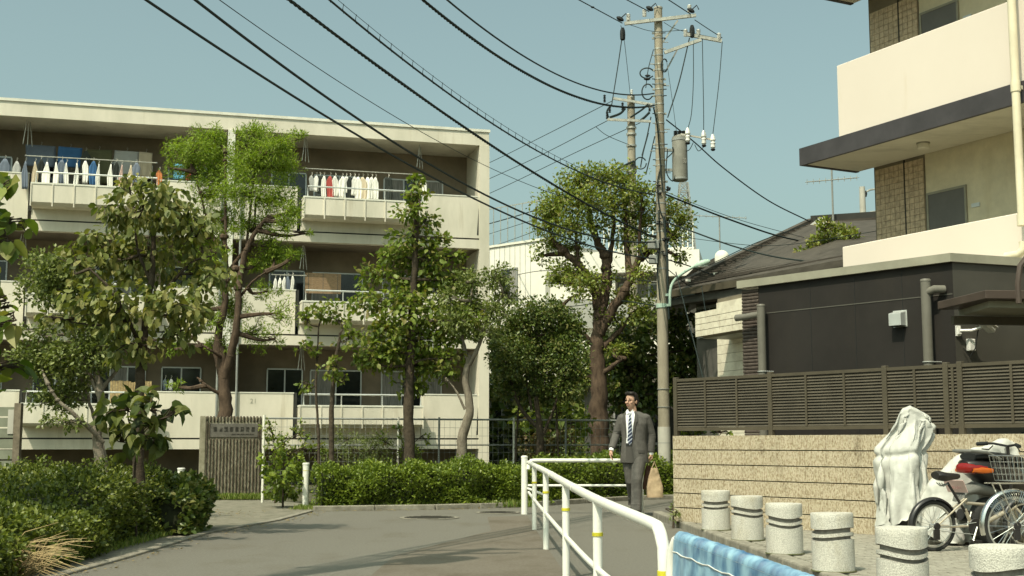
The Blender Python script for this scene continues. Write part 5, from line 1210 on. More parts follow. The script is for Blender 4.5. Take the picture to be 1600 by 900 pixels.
def bicycle(loc, rz, R, wb, sh, label, lean=0, fmat=None, basket=False, guard=False, sx_=.285, long_stem=True, fm=None, bars=True):
    t = empty('bicycle', loc, rz, label=label, cat='bicycle'); t.rotation_euler.x = lean
    rw_, fw = (0,0,R), (wb,0,R)
    wheel(t, rw_, R-.012, fat=.02); wheel(t, fw, R-.012, fat=.02)
    fender(t, rw_, R+.025, math.radians(15), math.radians(195), fm or M['plastic']); fender(t, fw, R+.025, math.radians(30), math.radians(165), fm or M['plastic'])
    bb_ = (wb*.42,0,R*.95); st = (wb*.30,0,sh-.12); hd = (wb*.86,0,sh*.80); hb_ = (wb*.90,0,R+.16)
    m = MB()
    m.tube([bb_, (wb*.345,0,sh-.3)], .016, 8); m.tube([bb_, (wb*.6,0,R*1.15), hb_], .022, 10); m.tube([(wb*.36,0,R+.2),(wb*.62,0,R+.18),(wb*.87,0,R+.27)], .014, 8)
    for s_ in (-.05,.05): m.tube([(0,s_,R),(wb*.2,s_*.8,R*.97),bb_], .009, 6); m.tube([(0,s_,R),(wb*.355,s_*.3,R+.24)], .0085, 6)
    m.build('frame', fmat or FR, t)
    m = MB(); m.tube([(wb*.345,0,sh-.32),(wb*(sx_+.01),0,sh-.06)], .013, 8); m.build('seat_post', M['plastic'], t); saddle(t, (wb*sx_,0,sh))
    m = MB(); m.tube([hd,hb_], .018, 10); 
    for s_ in (-.045,.045): m.tube([hb_, (wb*.93,s_,R+.1), (wb,s_,R)], .010, 6)
    m.build('fork', fmat or FR, t)
    hs = (wb*.83,0,sh+(.27 if sh < .7 else .20))
    m = MB(); m.tube([hd,hs], .016, 8); m.build('stem', M['plastic'], t)
    m = MB(); m.tube([(wb*.74,-.26,hs[2]+.015),(wb*.80,-.16,hs[2]+.02),hs,(wb*.80,.16,hs[2]+.02),(wb*.74,.26,hs[2]+.015)], .011, 8); m.build('handlebar', M['plastic'], t)
    for s_ in (-1,1):
        m = MB(); m.tube([(wb*.72,s_*.30,hs[2]+.01),(wb*.765,s_*.20,hs[2]+.02)], .018, 8); m.build('grip', M['black'], t)
        m = MB(); m.tube([(wb*.80,s_*.17,hs[2]+.0),(wb*.79,s_*.22,hs[2]-.04),(wb*.75,s_*.27,hs[2]-.035)], .006, 5); m.build('brake_lever', M['plastic'], t)
    # crank, chain ring, pedals, kickstand, dropout
    m = MB(); m.lathe([(.075,-.005),(.08,0),(.075,.005)], c=(bb_[0],-.055,bb_[2]), n=24, axis='Y'); m.build('chain_ring', M['plastic'], t)
    for s_ in (-1,1): m = MB(); m.tube([(bb_[0],s_*.07,bb_[2]),(bb_[0]+s_*.06,s_*.09,bb_[2]+s_*.12)], .009, 6); m.build('crank', M['chrome'], t)
    for s_ in (-1,1): m = MB(); m.box((bb_[0]+s_*.06,s_*.13,bb_[2]+s_*.12),(.08,.07,.02)); m.build('pedal', M['plastic'], t)
    m = MB(); m.tube([(.04,-.06,R),(.16,-.065,R+.003),(bb_[0],-.06,bb_[2]+.04)], .004, 4); m.tube([(.04,-.06,R-.04),(bb_[0],-.06,bb_[2]-.07)], .004, 4); m.build('chain', M['steelp'], t)
    m = MB(); m.lathe([(.03,-.01),(.035,0),(.03,.01)], c=(0,-.055,R), n=14, axis='Y'); m.box((-.02,-.075,R-.07),(.05,.03,.09)); m.build('derailleur', M['plastic'], t)
    m = MB(); m.tube([(.02,.07,R),(-.10,.12,.02),(-.13,.125,.012)], .008, 6); m.build('kick_stand', M['galv'], t)
    if basket:
        m = MB(); bx0, bx1 = -.06, .36; z0, z1 = 2*R+.10, 2*R+.31; wy = .17
        def ring(z, e): m.tube([(bx0-e,-wy-e,z),(bx1+e,-wy-e,z),(bx1+e,wy+e,z),(bx0-e,wy+e,z)], .0045 if z == z1 else .002, 5, closed=True)
        for k in range(5): ring(z0+(z1-z0)*k/4, .03*k/4)
        for k in range(12):
            x = bx0+(bx1-bx0)*k/11; ex = .03*(k/5.5-1)
            m.tube([(x+ex,-wy-.03,z1),(x,-wy,z0),(x,wy,z0),(x+ex,wy+.03,z1)], .0016, 4)
        for k in range(8):
            y = -wy+2*wy*k/7; m.tube([(bx0-.03,y*1.15,z1),(bx0,y,z0),(bx1,y,z0),(bx1+.03,y*1.15,z1)], .0016, 4)
        m.build('wire_basket', M['chrome'], t)
        m = MB(); m.tube([(-.22,-.06,2*R+.08),(.2,-.06,2*R+.08)], .006, 5); m.tube([(-.22,.06,2*R+.08),(.2,.06,2*R+.08)], .006, 5)
        for s_ in (-.06,.06): m.tube([(-.15,s_,2*R+.08),(0,s_,R)], .006, 5)
        m.build('rear_rack', M['chrome'], t)
    if guard:
        m = MB()
        for k in range(26):
            a = math.radians(40+k*4.2); m.tube([(math.cos(a)*(R+.02),-.045,R+math.sin(a)*(R+.02)),(math.cos(a+.12)*R*.72,-.06,R+math.sin(a+.12)*R*.72)], .0022, 3)
            m.tube([(math.cos(a)*(R+.02),-.045,R+math.sin(a)*(R+.02)),(math.cos(a-.12)*R*.72,-.06,R+math.sin(a-.12)*R*.72)], .0022, 3)
        m.build('dress_guard', M['chrome'], t)
    return t
p = at(1459,857,11.75)
bicycle((p.x,11.75,.08), math.radians(17), .225, .98, .67, 'small wheeled bicycle with black mudguards parked left of the scooter', lean=math.radians(2), sx_=.15)
p = at(1586,857,11.0)
bicycle((p.x,11.0,.08), math.radians(9), .275, 1.05, .80, 'city bicycle with chrome mudguard and wire basket at the right edge', fmat=M['steelp'], basket=True, guard=True, fm=M['chrome'])
# ================================================================ SCOOTER
p = at(1521,850,12.25); t = empty('motor_scooter', (p.x+.12,12.2,.08), math.radians(30), label='black motor scooter with red and amber tail light behind the bicycles', cat='scooter'); t.scale = (1.1,1.1,1.1)
R = .21
m = MB(); m.tube([(R*.72*math.cos(a),0,R+R*.72*math.sin(a)) for a in np.linspace(0,2*math.pi,33)[:-1]], .06, 12, closed=True); w_ = m.build('wheel', M['tyre'], t)
m = MB(); m.lathe([(.02,-.05),(.10,-.045),(.12,-.02),(.12,.02),(.10,.045),(.02,.05)], c=(0,0,R), n=24, axis='Y'); m.build('rim', M['plasticg'], w_)
m = MB(); m.tube([(1.12+R*.72*math.cos(a),0,R+R*.72*math.sin(a)) for a in np.linspace(0,2*math.pi,33)[:-1]], .055, 12, closed=True); m.build('wheel', M['tyre'], t)
def loft(P_, name, secs, mat, n=18, pw=2.6):
    vs = []
    for (x, cy, cz, wy, hz) in secs:
        for k in range(n):
            a = 2*math.pi*k/n; c_, s_ = math.cos(a), math.sin(a)
            vs.append((x, cy+wy*math.copysign(abs(c_)**(2/pw), c_), cz+hz*math.copysign(abs(s_)**(2/pw), s_)))
    N_ = len(secs); fs = [(i*n+k,i*n+(k+1)%n,(i+1)*n+(k+1)%n,(i+1)*n+k) for i in range(N_-1) for k in range(n)]+[tuple(range(n))[::-1],tuple((N_-1)*n+k for k in range(n))]
    m = MB(); m.add(vs, fs, mat, True); return m.build(name, None, P_)
loft(t, 'body_shell', [(-.26,0,.70,.05,.03),(-.22,0,.69,.10,.055),(-.10,0,.66,.14,.085),(.08,0,.60,.165,.13),(.28,0,.53,.17,.16),(.42,0,.46,.15,.15),(.50,0,.38,.12,.10)], M['plastic'])
loft(t, 'floor_board', [(.42,0,.30,.13,.06),(.6,0,.27,.15,.05),(.85,0,.30,.14,.06),(.95,0,.34,.12,.08)], M['plasticg'])
loft(t, 'front_shield', [(.86,0,.42,.15,.12),(.92,0,.60,.20,.16),(.90,0,.78,.17,.12),(.86,0,.92,.10,.08)], M['plastic'])
loft(t, 'seat', [(-.20,0,.765,.09,.03),(-.1,0,.775,.12,.038),(.12,0,.76,.13,.042),(.32,0,.735,.12,.045),(.46,0,.71,.09,.04)], M['black'])
m = MB(); m.tube([(.05,-.13,.74),(-.12,-.13,.80),(-.27,-.09,.815),(-.30,0,.815),(-.27,.09,.815),(-.12,.13,.80),(.05,.13,.74)], .014, 8); m.build('grab_rail', M['plasticg'], t)
loft(t, 'tail_light', [(-.275,0,.672,.05,.02),(-.262,0,.670,.085,.042),(-.20,0,.668,.118,.050),(-.12,0,.665,.138,.035)], M['red'])
for s_ in (-1,1): loft(t, 'indicator', [(-.25,s_*.075,.652,.03,.018),(-.18,s_*.115,.650,.026,.028),(-.08,s_*.145,.648,.014,.018)], M['orange'], 10)
loft(t, 'rear_mudguard', [(-.36,0,.40,.05,.01),(-.30,0,.47,.07,.03),(-.15,0,.50,.08,.05),(.1,0,.46,.08,.04)], M['plasticg'])
Mx = Matrix.Rotation(math.radians(-28), 3, 'Y'); m = MB(); m.box((-.37,0,.52),(.006,.21,.115), M=Mx); pl_ = m.build('number_plate', M['pink'], t)
m = MB(); m.box((-.355,0,.515),(.012,.12,.09), M=Mx); m.build('plate_bracket', M['plastic'], t)
text_mesh('26-51', .062, .0008, pm('plate_ink', (.30,.16,.15), .6), t, (-.3745,0,.512), (math.radians(90-28),0,math.radians(-90)), 'plate_number', .9)
m = MB(); m.tube([(.35,.15,.22),(.1,.17,.22),(-.12,.18,.27)], [.02,.045,.05], 12); m.build('exhaust', M['plastic'], t)
m = MB(); m.lathe([(.085,-.03),(.10,0),(.09,.04),(.04,.06)], c=(.05,-.12,R+.0), n=20, axis='Y'); m.build('engine_cover', M['plasticg'], t)
m = MB(); m.tube([(.88,-.3,.97),(.86,-.1,1.0),(.88,.1,1.0),(.88,.3,.97)], .014, 8); m.build('handlebar', M['plastic'], t)
for s_ in (-1,1):
    m = MB(); m.tube([(.88,s_*.22,.98),(.86,s_*.26,1.10)], .006, 5); m.build('mirror_stem', M['plastic'], t)
    m = MB(); m.ell((.86,s_*.28,1.15),(.02,.075,.045),12); mo = m.build('mirror', M['plastic'], t); m = MB(); m.ell((.846,s_*.28,1.15),(.01,.066,.038),12); m.build('mirror_glass', M['chrome'], mo)
# ================================================================ SILVER COVERS
for nm, lb, me, px, Y_ in (('covered_scooter','tall silver cover draped over an upright scooter in front of the block wall',COVER1,1412,Yc),('covered_motorcycle','lower silver cover draped over a motorcycle behind the scooter and bicycles',COVER2,1530,Yd)):
    t = empty(nm, (at(px,760,Y_).x,Y_,.08), 0, label=lb, cat='vehicle cover'); me.materials.append(M['cover']); o = inst('cover_sheet', me, t)
    m = MB(); m.tube([(.31*math.cos(a)*.55,.5*math.sin(a)*.4,.22) for a in np.linspace(0,6.28,25)[:-1]], .05, 8, closed=True); m.build('hidden_wheel', M['tyre'], t)
# ================================================================ PERSON
def remesh(mb, name, mat, parent, vox, smooth=3):
    me = mb.mesh(name, mat); o = bpy.data.objects.new(name, me); COL.objects.link(o)
    r = o.modifiers.new('r','REMESH'); r.mode = 'VOXEL'; r.voxel_size = vox; r.use_smooth_shade = True
    s = o.modifiers.new('s','SMOOTH'); s.iterations = smooth; s.factor = .5
    dg = bpy.context.evaluated_depsgraph_get(); dg.update(); e = o.evaluated_get(dg); m2 = bpy.data.meshes.new_from_object(e); m2.name = name
    bpy.data.objects.remove(o); m2.materials.clear()
    for q in ([mat] if not isinstance(mat, list) else mat): m2.materials.append(q)
    m2.polygons.foreach_set('material_index', [0]*len(m2.polygons)); m2.polygons.foreach_set('use_smooth', [True]*len(m2.polygons))
    return inst(name, m2, parent)
def ring_loft(mb, secs, n=20, pw=2.3):
    vs = []
    for (z, cx, cy, rx, ry) in secs:
        for k in range(n):
            a = 2*math.pi*k/n; c_, s_ = math.cos(a), math.sin(a); vs.append((cx+rx*math.copysign(abs(c_)**(2/pw),c_), cy+ry*math.copysign(abs(s_)**(2/pw),s_), z))
    N_ = len(secs); fs = [(i*n+k,i*n+(k+1)%n,(i+1)*n+(k+1)%n,(i+1)*n+k) for i in range(N_-1) for k in range(n)]+[tuple(range(n))[::-1],tuple((N_-1)*n+k for k in range(n))]
    mb.add(vs, fs, None, True)
MY = 18.75; fp = gnd(990, 692+2100/MY*1.0); mx_ = at(991,HZ,MY).x
MAN = empty('person', (mx_,MY,0), math.radians(-13), label='man in a grey suit and striped tie walking with a paper bag', cat='person')
# joints (x right in the picture, y away, z up)
HL, HR = Vector((-.085,0,.92)), Vector((.085,.01,.92))
KL_, KR_ = Vector((-.055,.02,.50)), Vector((.050,-.17,.515))
AL, AR = Vector((-.055,.27,.17)), Vector((.050,-.27,.095))
SL_, SR_ = Vector((-.175,.0,1.435)), Vector((.175,.0,1.435))
EL, ER = Vector((-.265,.03,1.17)), Vector((.245,.07,1.17))
WL, WR = Vector((-.315,-.13,.95)), Vector((.235,.06,.90))
H = Vector((-.035,-.015,1.655))
b = MB()
ring_loft(b, [(.88,0,0,.14,.10),(1.0,0,0,.135,.095),(1.15,0,0,.135,.095),(1.32,0,0,.16,.10),(1.42,0,0,.15,.085),(1.47,0,0,.08,.06)])
b.tube([(0,.015,1.42),(-.012,.005,1.50),(-.025,.0,1.58)], [.07,.056,.055], 14)
for a, k, c in ((HL,KL_,AL),(HR,KR_,AR)): b.tube([a,(a+k)/2,k,(k+c)/2+Vector((0,.015,0)),c], [.09,.075,.055,.052,.038], 12)
for s_, e_, w2 in ((SL_,EL,WL),(SR_,ER,WR)): b.tube([s_,(s_+e_)/2,e_,(e_+w2)/2,w2], [.055,.048,.042,.036,.026], 12)
for a, f in ((AL,Vector((0,-1,-.35))),(AR,Vector((-.05,-1,.12)))): d = f.normalized(); b.tube([a+Vector((0,.03,-.03)),a+d*.10+Vector((0,0,-.05)),a+d*.2+Vector((0,0,-.055))],[.035,.04,.03],10)
# head
Hm = Matrix.Rotation(math.radians(-24),3,'Z')
def hp(x,y,z): return H+Hm@Vector((x,y,z))
b.ell(hp(0,.01,.03),(.078,.095,.10),20,M=Hm); b.ell(hp(0,-.015,-.045),(.060,.070,.075),18,M=Hm); b.ell(hp(0,-.045,-.092),(.032,.035,.026),12,M=Hm)
b.tube([hp(0,-.085,.02),hp(0,-.103,-.018),hp(0,-.108,-.032)],[.009,.013,.016],8); b.ell(hp(-.014,-.094,-.036),(.009,.012,.008),8); b.ell(hp(.014,-.094,-.036),(.009,.012,.008),8)
for s_ in (-1,1):
    b.ell(hp(s_*.080,.012,-.012),(.011,.022,.034),10,M=Hm); b.ell(hp(s_*.042,-.066,-.022),(.022,.018,.018),10,M=Hm); b.ell(hp(s_*.030,-.082,.024),(.024,.010,.007),10,M=Hm)
b.ell(hp(0,-.088,-.060),(.024,.010,.006),10,M=Hm); b.ell(hp(0,-.086,-.070),(.021,.010,.006),10,M=Hm)
# hands: palm, four fingers of their own length, thumb from the side
def hand(wr, d, side, inn, curl):
    d = d.normalized(); side = side.normalized(); inn = inn.normalized()
    b.tube([wr, wr+d*.035, wr+d*.085], [.024,.028,.026], 10); b.ell(wr+d*.055, (.016,.040,.048), 12, M=Matrix((inn,side,d)).transposed())
    for i, (o_, L_) in enumerate(((.030,.070),(.010,.080),(-.010,.074),(-.029,.058))):
        p0 = wr+d*.085+side*o_; q = [p0-d*.02, p0]; dd = d.copy(); p = p0
        for s_ in (.45,.32,.23): dd = (dd+inn*curl*(1+.12*i)).normalized(); p = p+dd*L_*s_; q.append(p)
        b.tube(q, [.0095,.0095,.009,.008,.0065], 8)
    p0 = wr+d*.03+side*.030; b.tube([p0, p0+(d*.5+side*.7+inn*.3).normalized()*.03, p0+(d*.8+side*.5+inn*.5).normalized()*.06, p0+(d+side*.3+inn*.6).normalized()*.078], [.012,.0115,.010,.008], 8)
hand(WL, Vector((-.10,-.25,-1)), Vector((0,-1,.1)), Vector((1,0,-.1)), .35)
hand(WR, Vector((.02,-.05,-1)), Vector((0,-1,0)), Vector((-1,0,0)), .85)
remesh(b, 'body', M['skin'], MAN, .0055, 2)
# face details
e = MB()
for s_ in (-1,1): e.ell(hp(s_*.031,-.080,.008),(.011,.005,.0035),10,M=Hm)
e.build('eyes', M['hair'], MAN)
e = MB()
for s_ in (-1,1): e.tube([hp(s_*.016,-.091,.030),hp(s_*.032,-.090,.035),hp(s_*.048,-.078,.030)], .003, 6)
e.build('eyebrows', M['hair'], MAN)
e = MB(); e.tube([hp(-.026,-.088,-.058),hp(-.01,-.099,-.066),hp(.01,-.099,-.066),hp(.026,-.088,-.058)], .0035, 6); e.build('mouth', pm('lips', (.33,.12,.09), .5), MAN)
# hair
hb = MB(); hb.ell(hp(0,.030,.058),(.088,.094,.082),22,M=Hm); hb.ell(hp(.01,.06,.0),(.082,.062,.085),18,M=Hm)
hb.ell(hp(.02,-.052,.108),(.062,.042,.03),14,M=Hm); hb.ell(hp(-.03,-.045,.105),(.05,.038,.03),14,M=Hm)
for s_ in (-1,1): hb.ell(hp(s_*.074,.0,.028),(.014,.035,.038),10,M=Hm)
random.seed(2)
for k in range(26):
    a = random.uniform(-2.6,-.5); r = random.uniform(.3,1); p = hp(.07*r*math.cos(a),.06*r*math.sin(a)+.0,.12+.01*random.random()); hb.ell(p,(.02,.02,.013),6)
remesh(hb, 'hair', M['hair'], MAN, .006, 1)
# trousers
t_ = MB(); ring_loft(t_, [(.80,0,0,.165,.115),(.86,0,0,.175,.125),(.95,0,0,.165,.115),(1.06,0,0,.15,.105)])
for a, k, c, sg in ((HL,KL_,AL,-1),(HR,KR_,AR,1)):
    q = [a+Vector((0,0,-.02)),a.lerp(k,.35),a.lerp(k,.7),k+Vector((0,-.01,.0)),k.lerp(c,.3)+Vector((0,.02,0)),k.lerp(c,.65)+Vector((0,.02,0)),k.lerp(c,.92)+Vector((0,.012,0)),c+Vector((0,.0,-.02))]
    t_.tube(q, [.112,.104,.092,.082,.080,.078,.080,.086], 16)
    for i in range(5): p = k.lerp(c,.80+.05*i)+Vector((0,-.03,0)); t_.ell(p,(.078,.050,.010),10)
    for i in range(3): p = k+Vector((0,-.05,.03-.03*i)); pass
remesh(t_, 'trousers', M['suit'], MAN, .0085, 2)
# jacket
j = MB(); ring_loft(j, [(.76,0,.0,.205,.135),(.84,0,0,.205,.14),(.95,0,0,.195,.135),(1.08,0,0,.18,.128),(1.2,0,0,.185,.13),(1.33,0,0,.21,.132),(1.42,0,.005,.205,.115),(1.47,0,.01,.155,.09),(1.505,0,.015,.085,.07)], 24, 2.5)
for s_, e_, w2 in ((SL_,EL,WL),(SR_,ER,WR)):
    j.tube([s_+Vector((0,0,.0)),s_.lerp(e_,.4),s_.lerp(e_,.8),e_,e_.lerp(w2,.35),e_.lerp(w2,.75),w2+Vector((0,0,.015))], [.060,.066,.064,.062,.059,.055,.052], 14); j.ell(s_+Vector((-.01 if s_.x > 0 else .01,0,-.02)),(.070,.070,.060),14)
    for i in range(4): p = e_+(s_-e_)*(.12*i-.15); j.ell(p+Vector((0,-.015,0)),(.063,.055,.007),10)
jk = remesh(j, 'jacket', M['suit'], MAN, .009, 2)
# open front: shirt wedge, lapels, tie, set proud of the chest
def chest(x, z, off=.0):
    prof = [(.76,.205,.135),(.95,.195,.135),(1.08,.18,.128),(1.2,.185,.13),(1.33,.21,.132),(1.42,.205,.115),(1.47,.155,.09),(1.505,.085,.07)]
    zz = [p[0] for p in prof]; rx = np.interp(z, zz, [p[1] for p in prof]); ry = np.interp(z, zz, [p[2] for p in prof]); u = min(.99, abs(x)/rx)
    return Vector((x, -ry*(1-u**2.5)**(1/2.5)-off, z))
def panel(name, rows, mat, th=.004, off=.002, nx=8):
    vs = []; 
    for o_ in (off, off+th):
        for (z, xa_, xb_) in rows:
            for i in range(nx+1): vs.append(chest(xa_+(xb_-xa_)*i/nx, z, o_))
    R_ = len(rows); K = R_*(nx+1); fs = []
    for s_ in (0,1):
        for r_ in range(R_-1):
            for i in range(nx): a_ = s_*K+r_*(nx+1)+i; fs.append((a_,a_+1,a_+nx+2,a_+nx+1))
    for r_ in range(R_-1):
        for i in (0,nx): a_ = r_*(nx+1)+i; fs.append((a_,a_+nx+1,K+a_+nx+1,K+a_))
    for i in range(nx):
        for r_ in (0,R_-1): a_ = r_*(nx+1)+i; fs.append((a_,a_+1,K+a_+1,K+a_))
    m = MB(); m.add(vs, fs, mat, True); return m.build(name, None, MAN)
sx = -.045     # the open front sits left of the middle: the body is turned a little
rowsS = [(1.50,sx-.062,sx+.070),(1.44,sx-.060,sx+.072),(1.36,sx-.056,sx+.062),(1.28,sx-.052,sx+.050),(1.2,sx-.050,sx+.042),(1.12,sx-.052,sx+.034),(1.04,sx-.055,sx+.020)]
panel('shirt', rowsS, M['shirt'], .006, .004)
panel('trouser_waist', [(1.04,sx-.056,sx+.022),(.98,sx-.060,sx+.030),(.90,sx-.062,sx+.045),(.82,sx-.058,sx+.060),(.765,sx-.05,sx+.075)], M['suitdk'], .006, .004)
panel('belt', [(1.045,sx-.056,sx+.024),(1.01,sx-.058,sx+.026)], M['black'], .012, .006)
for s_, a_, b_ in ((-1,-.062,-.110),(1,.070,.115)):
    panel('lapel', [(1.505,sx+a_*.8,sx+a_*1.15),(1.46,sx+a_,sx+b_*1.02),(1.40,sx+a_*.97,sx+b_*1.0),(1.355,sx+a_*.9,sx+b_*1.02),(1.34,sx+a_*.9,sx+b_*.86),(1.25,sx+a_*.8,sx+b_*.68),(1.12,sx+a_*.75,sx+a_*.85)], M['suitdk'], .010, .004, 4)
for k in range(1): pass
panel('pocket_flap', [(.945,.075,.165),(.905,.075,.165)], M['suitdk'], .006, .003, 4)
tie_ = []
for (z, w2, dx) in ((1.475,.016,.0),(1.44,.014,0),(1.435,.018,0),(1.3,.026,.002),(1.18,.032,.0),(1.08,.036,-.004),(1.045,.022,-.004),(1.02,.003,-.004)): tie_.append((z, sx+.004+dx-w2, sx+.004+dx+w2))
tm2 = bpy.data.materials.new('striped_tie'); tm2.use_nodes = True; n = tm2.node_tree; b2 = n.nodes['Principled BSDF']; tc = n.nodes.new('ShaderNodeTexCoord'); mp = n.nodes.new('ShaderNodeMapping'); mp.inputs['Rotation'].default_value = (0,math.radians(40),0)
wv = n.nodes.new('ShaderNodeTexWave'); wv.bands_direction = 'Z'; wv.inputs['Scale'].default_value = 7.5; rp = n.nodes.new('ShaderNodeValToRGB'); rp.color_ramp.interpolation = 'CONSTANT'
rp.color_ramp.elements[0].color = (.012,.018,.055,1); rp.color_ramp.elements[1].position = .72; rp.color_ramp.elements[1].color = (.42,.45,.52,1)
for a_, c_ in ((tc.outputs['Object'],mp.inputs[0]),(mp.outputs[0],wv.inputs['Vector']),(wv.outputs['Color'],rp.inputs[0]),(rp.outputs[0],b2.inputs['Base Color'])): n.links.new(a_, c_)
b2.inputs['Roughness'].default_value = .5
panel('tie', tie_, tm2, .006, .012, 4)
c_ = MB()
for s_ in (-1,1): c_.prism([(sx+s_*.006,-.105,1.485),(sx+s_*.05,-.09,1.455),(sx+s_*.065,-.05,1.50),(sx+s_*.055,.0,1.535),(sx+s_*.03,-.06,1.53)], (0,-.012,0))
c_.build('collar', M['shirt'], MAN)
for w2, e_ in ((WL,EL),(WR,ER)): d = (w2-e_).normalized(); c_ = MB(); c_.tube([w2-d*.02, w2+d*.02], [.040,.036], 12); c_.build('shirt_cuff', M['shirt'], MAN)
# shoes
for a, fd, dz in ((AL,Vector((-.02,-1,-.42)),0),(AR,Vector((-.12,-1,.12)),0)):
    fd.normalize(); s_ = MB(); heel = a+Vector((0,.05,-.055)); rt = Matrix.Rotation(math.asin(max(-1,min(1,fd.z))),3,'X').inverted()
    s_.ell(a+fd*.0+Vector((0,.02,-.04)),(.045,.065,.05),14); s_.ell(a+fd*.11+Vector((0,0,-.035)),(.050,.10,.036),14,M=Matrix.Rotation(-math.asin(fd.z),3,'X')); s_.ell(a+fd*.19+Vector((0,0,-.035)),(.042,.05,.028),12,M=Matrix.Rotation(-math.asin(fd.z),3,'X'))
    remesh(s_, 'shoe', M['shoe'], MAN, .008, 2)
# carried bags: things of their own
hx = Vector((mx_,MY,0))+Matrix.Rotation(math.radians(-13),3,'Z')@(WR+Vector((.0,-.02,-.11)))
def bagmesh(name, label, at_, rz, w_, d_, h_, mat, seed, hl):
    t = empty(name, at_, rz, label=label, cat='bag'); m = MB(); vs = []; n = 28; nz = 16; rr = random.Random(seed)
    for j in range(nz+1):
        u = j/nz; tw = (1-.62*max(0,u-.35)/.65)
        for k in range(n):
            a = 2*math.pi*k/n; c2, s2 = math.cos(a), math.sin(a); x = w_/2*math.copysign(abs(c2)**.55,c2)*tw; y = d_/2*math.copysign(abs(s2)**.55,s2)*(1-.75*u)
            f = noise.noise(Vector((x*9,y*9,u*4+seed)))*.02+(1-abs(noise.noise(Vector((x*16,y*10,u*7+seed))))*2)*.012; vs.append((x*(1+f*4), y+f, -hl-h_+h_*u+.0))
    fs = [(j*n+k,j*n+(k+1)%n,(j+1)*n+(k+1)%n,(j+1)*n+k) for j in range(nz) for k in range(n)]+[tuple(range(n))[::-1],tuple(nz*n+k for k in range(n))]
    m.add(vs, fs, mat, True); m.build('bag_body', None, t)
    for s_ in (-1,1): m = MB(); m.tube([(-w_*.16,s_*.012,-hl-.01),(-.01,s_*.01,-hl*.4),(0,0,.0),(.01,s_*.01,-hl*.4),(w_*.16,s_*.012,-hl-.01)], .004, 5); m.build('bag_handle', mat, t)
bagmesh('paper_bag', 'tan paper carrier bag hanging from the walking man\'s hand', hx+Vector((.045,-.02,.0)), .15, .24, .14, .42, M['bag'], 3, .10)
bagmesh('brown_bag', 'small dark brown bag between the paper bag and the man\'s leg', hx+Vector((-.03,.05,.0)), .1, .16, .09, .34, M['bagbr'], 5, .07)
# ================================================================ PLANTS
rng = np.random.default_rng(12); LIMB = .62
TPL = {
 'diamond': (np.array([(0,0,0),(-.30,.45,.07),(0,1,-.04),(.30,.45,.07)]), [(0,1,2),(0,2,3)]),
 'oval': (np.array([(0,0,0),(-.26,.25,.06),(-.27,.62,.05),(0,1,-.10),(.27,.62,.05),(.26,.25,.06),(0,.5,0)]), [(0,1,6),(1,2,6),(2,3,6),(3,4,6),(4,5,6),(5,0,6)]),
 'heart': (np.array([(0,0,0),(-.24,-.06,.05),(-.43,.12,.08),(-.45,.42,.06),(-.27,.76,.0),(0,1.08,-.20),(.27,.76,.0),(.45,.42,.06),(.43,.12,.08),(.24,-.06,.05),(0,.42,-.02)]), [(i,(i+1)%10,10) for i in range(10)]),
 'narrow': (np.array([(0,0,0),(-.11,.4,.03),(0,1,-.06),(.11,.4,.03)]), [(0,1,2),(0,2,3)]),
}
def leaf_mesh(name, P_, out, size, tpl, mat, droop=.2, up=.6, jit=.7, svar=.35):
    """P_ (n,3) leaf bases, out (n,3) outward direction"""
    n = len(P_); V, Fc = TPL[tpl]; k = len(V)
    d = out*1.0+rng.normal(0,jit,(n,3)); d[:,2] -= droop; d /= np.linalg.norm(d,axis=1)[:,None]+1e-9
    u = np.array([0,0,1.])*up+rng.normal(0,.55,(n,3)); s = np.cross(d,u); s /= np.linalg.norm(s,axis=1)[:,None]+1e-9; w_ = np.cross(s,d)
    sz = size*(1+rng.uniform(-svar,svar,n))
    co = P_[:,None,:]+(V[None,:,0,None]*s[:,None,:]+V[None,:,1,None]*d[:,None,:]+V[None,:,2,None]*w_[:,None,:])*sz[:,None,None]
    me = bpy.data.meshes.new(name); nf = len(Fc); me.vertices.add(n*k); me.vertices.foreach_set('co', co.reshape(-1))
    idx = (np.array(Fc)[None]+(np.arange(n)*k)[:,None,None]).reshape(-1)
    me.loops.add(len(idx)); me.loops.foreach_set('vertex_index', idx.astype(np.int32)); me.polygons.add(n*nf)
    me.polygons.foreach_set('loop_start', (np.arange(n*nf)*3).astype(np.int32)); me.polygons.foreach_set('loop_total', np.full(n*nf,3,np.int32))
    me.materials.append(mat); me.update(calc_edges=True); me.validate(); return me
def clump_pts(c, r, n, clump=9, cr=.33, shell=.55):
    """points gathered in small clumps inside an ellipsoid"""
    nc = max(3, n//clump); q = rng.normal(0,1,(nc,3)); q /= np.linalg.norm(q,axis=1)[:,None]; rad_ = shell+(1-shell)*rng.random(nc)**.7; inner = rng.random(nc) < .35; rad_[inner] = rng.random(inner.sum())*.9
    q = q*rad_[:,None]; ctr = q*np.array(r); which = rng.integers(0,nc,n); off = rng.normal(0,1,(n,3)); off /= (np.linalg.norm(off,axis=1)[:,None]+1e-9); off *= (rng.random(n)**.5)[:,None]
    P_ = ctr[which]+off*np.mean(r)*cr; o_ = P_/np.array(r); o_ /= np.linalg.norm(o_,axis=1)[:,None]+1e-9
    o_ = o_*.5+off*.5; return P_+np.array(c), o_
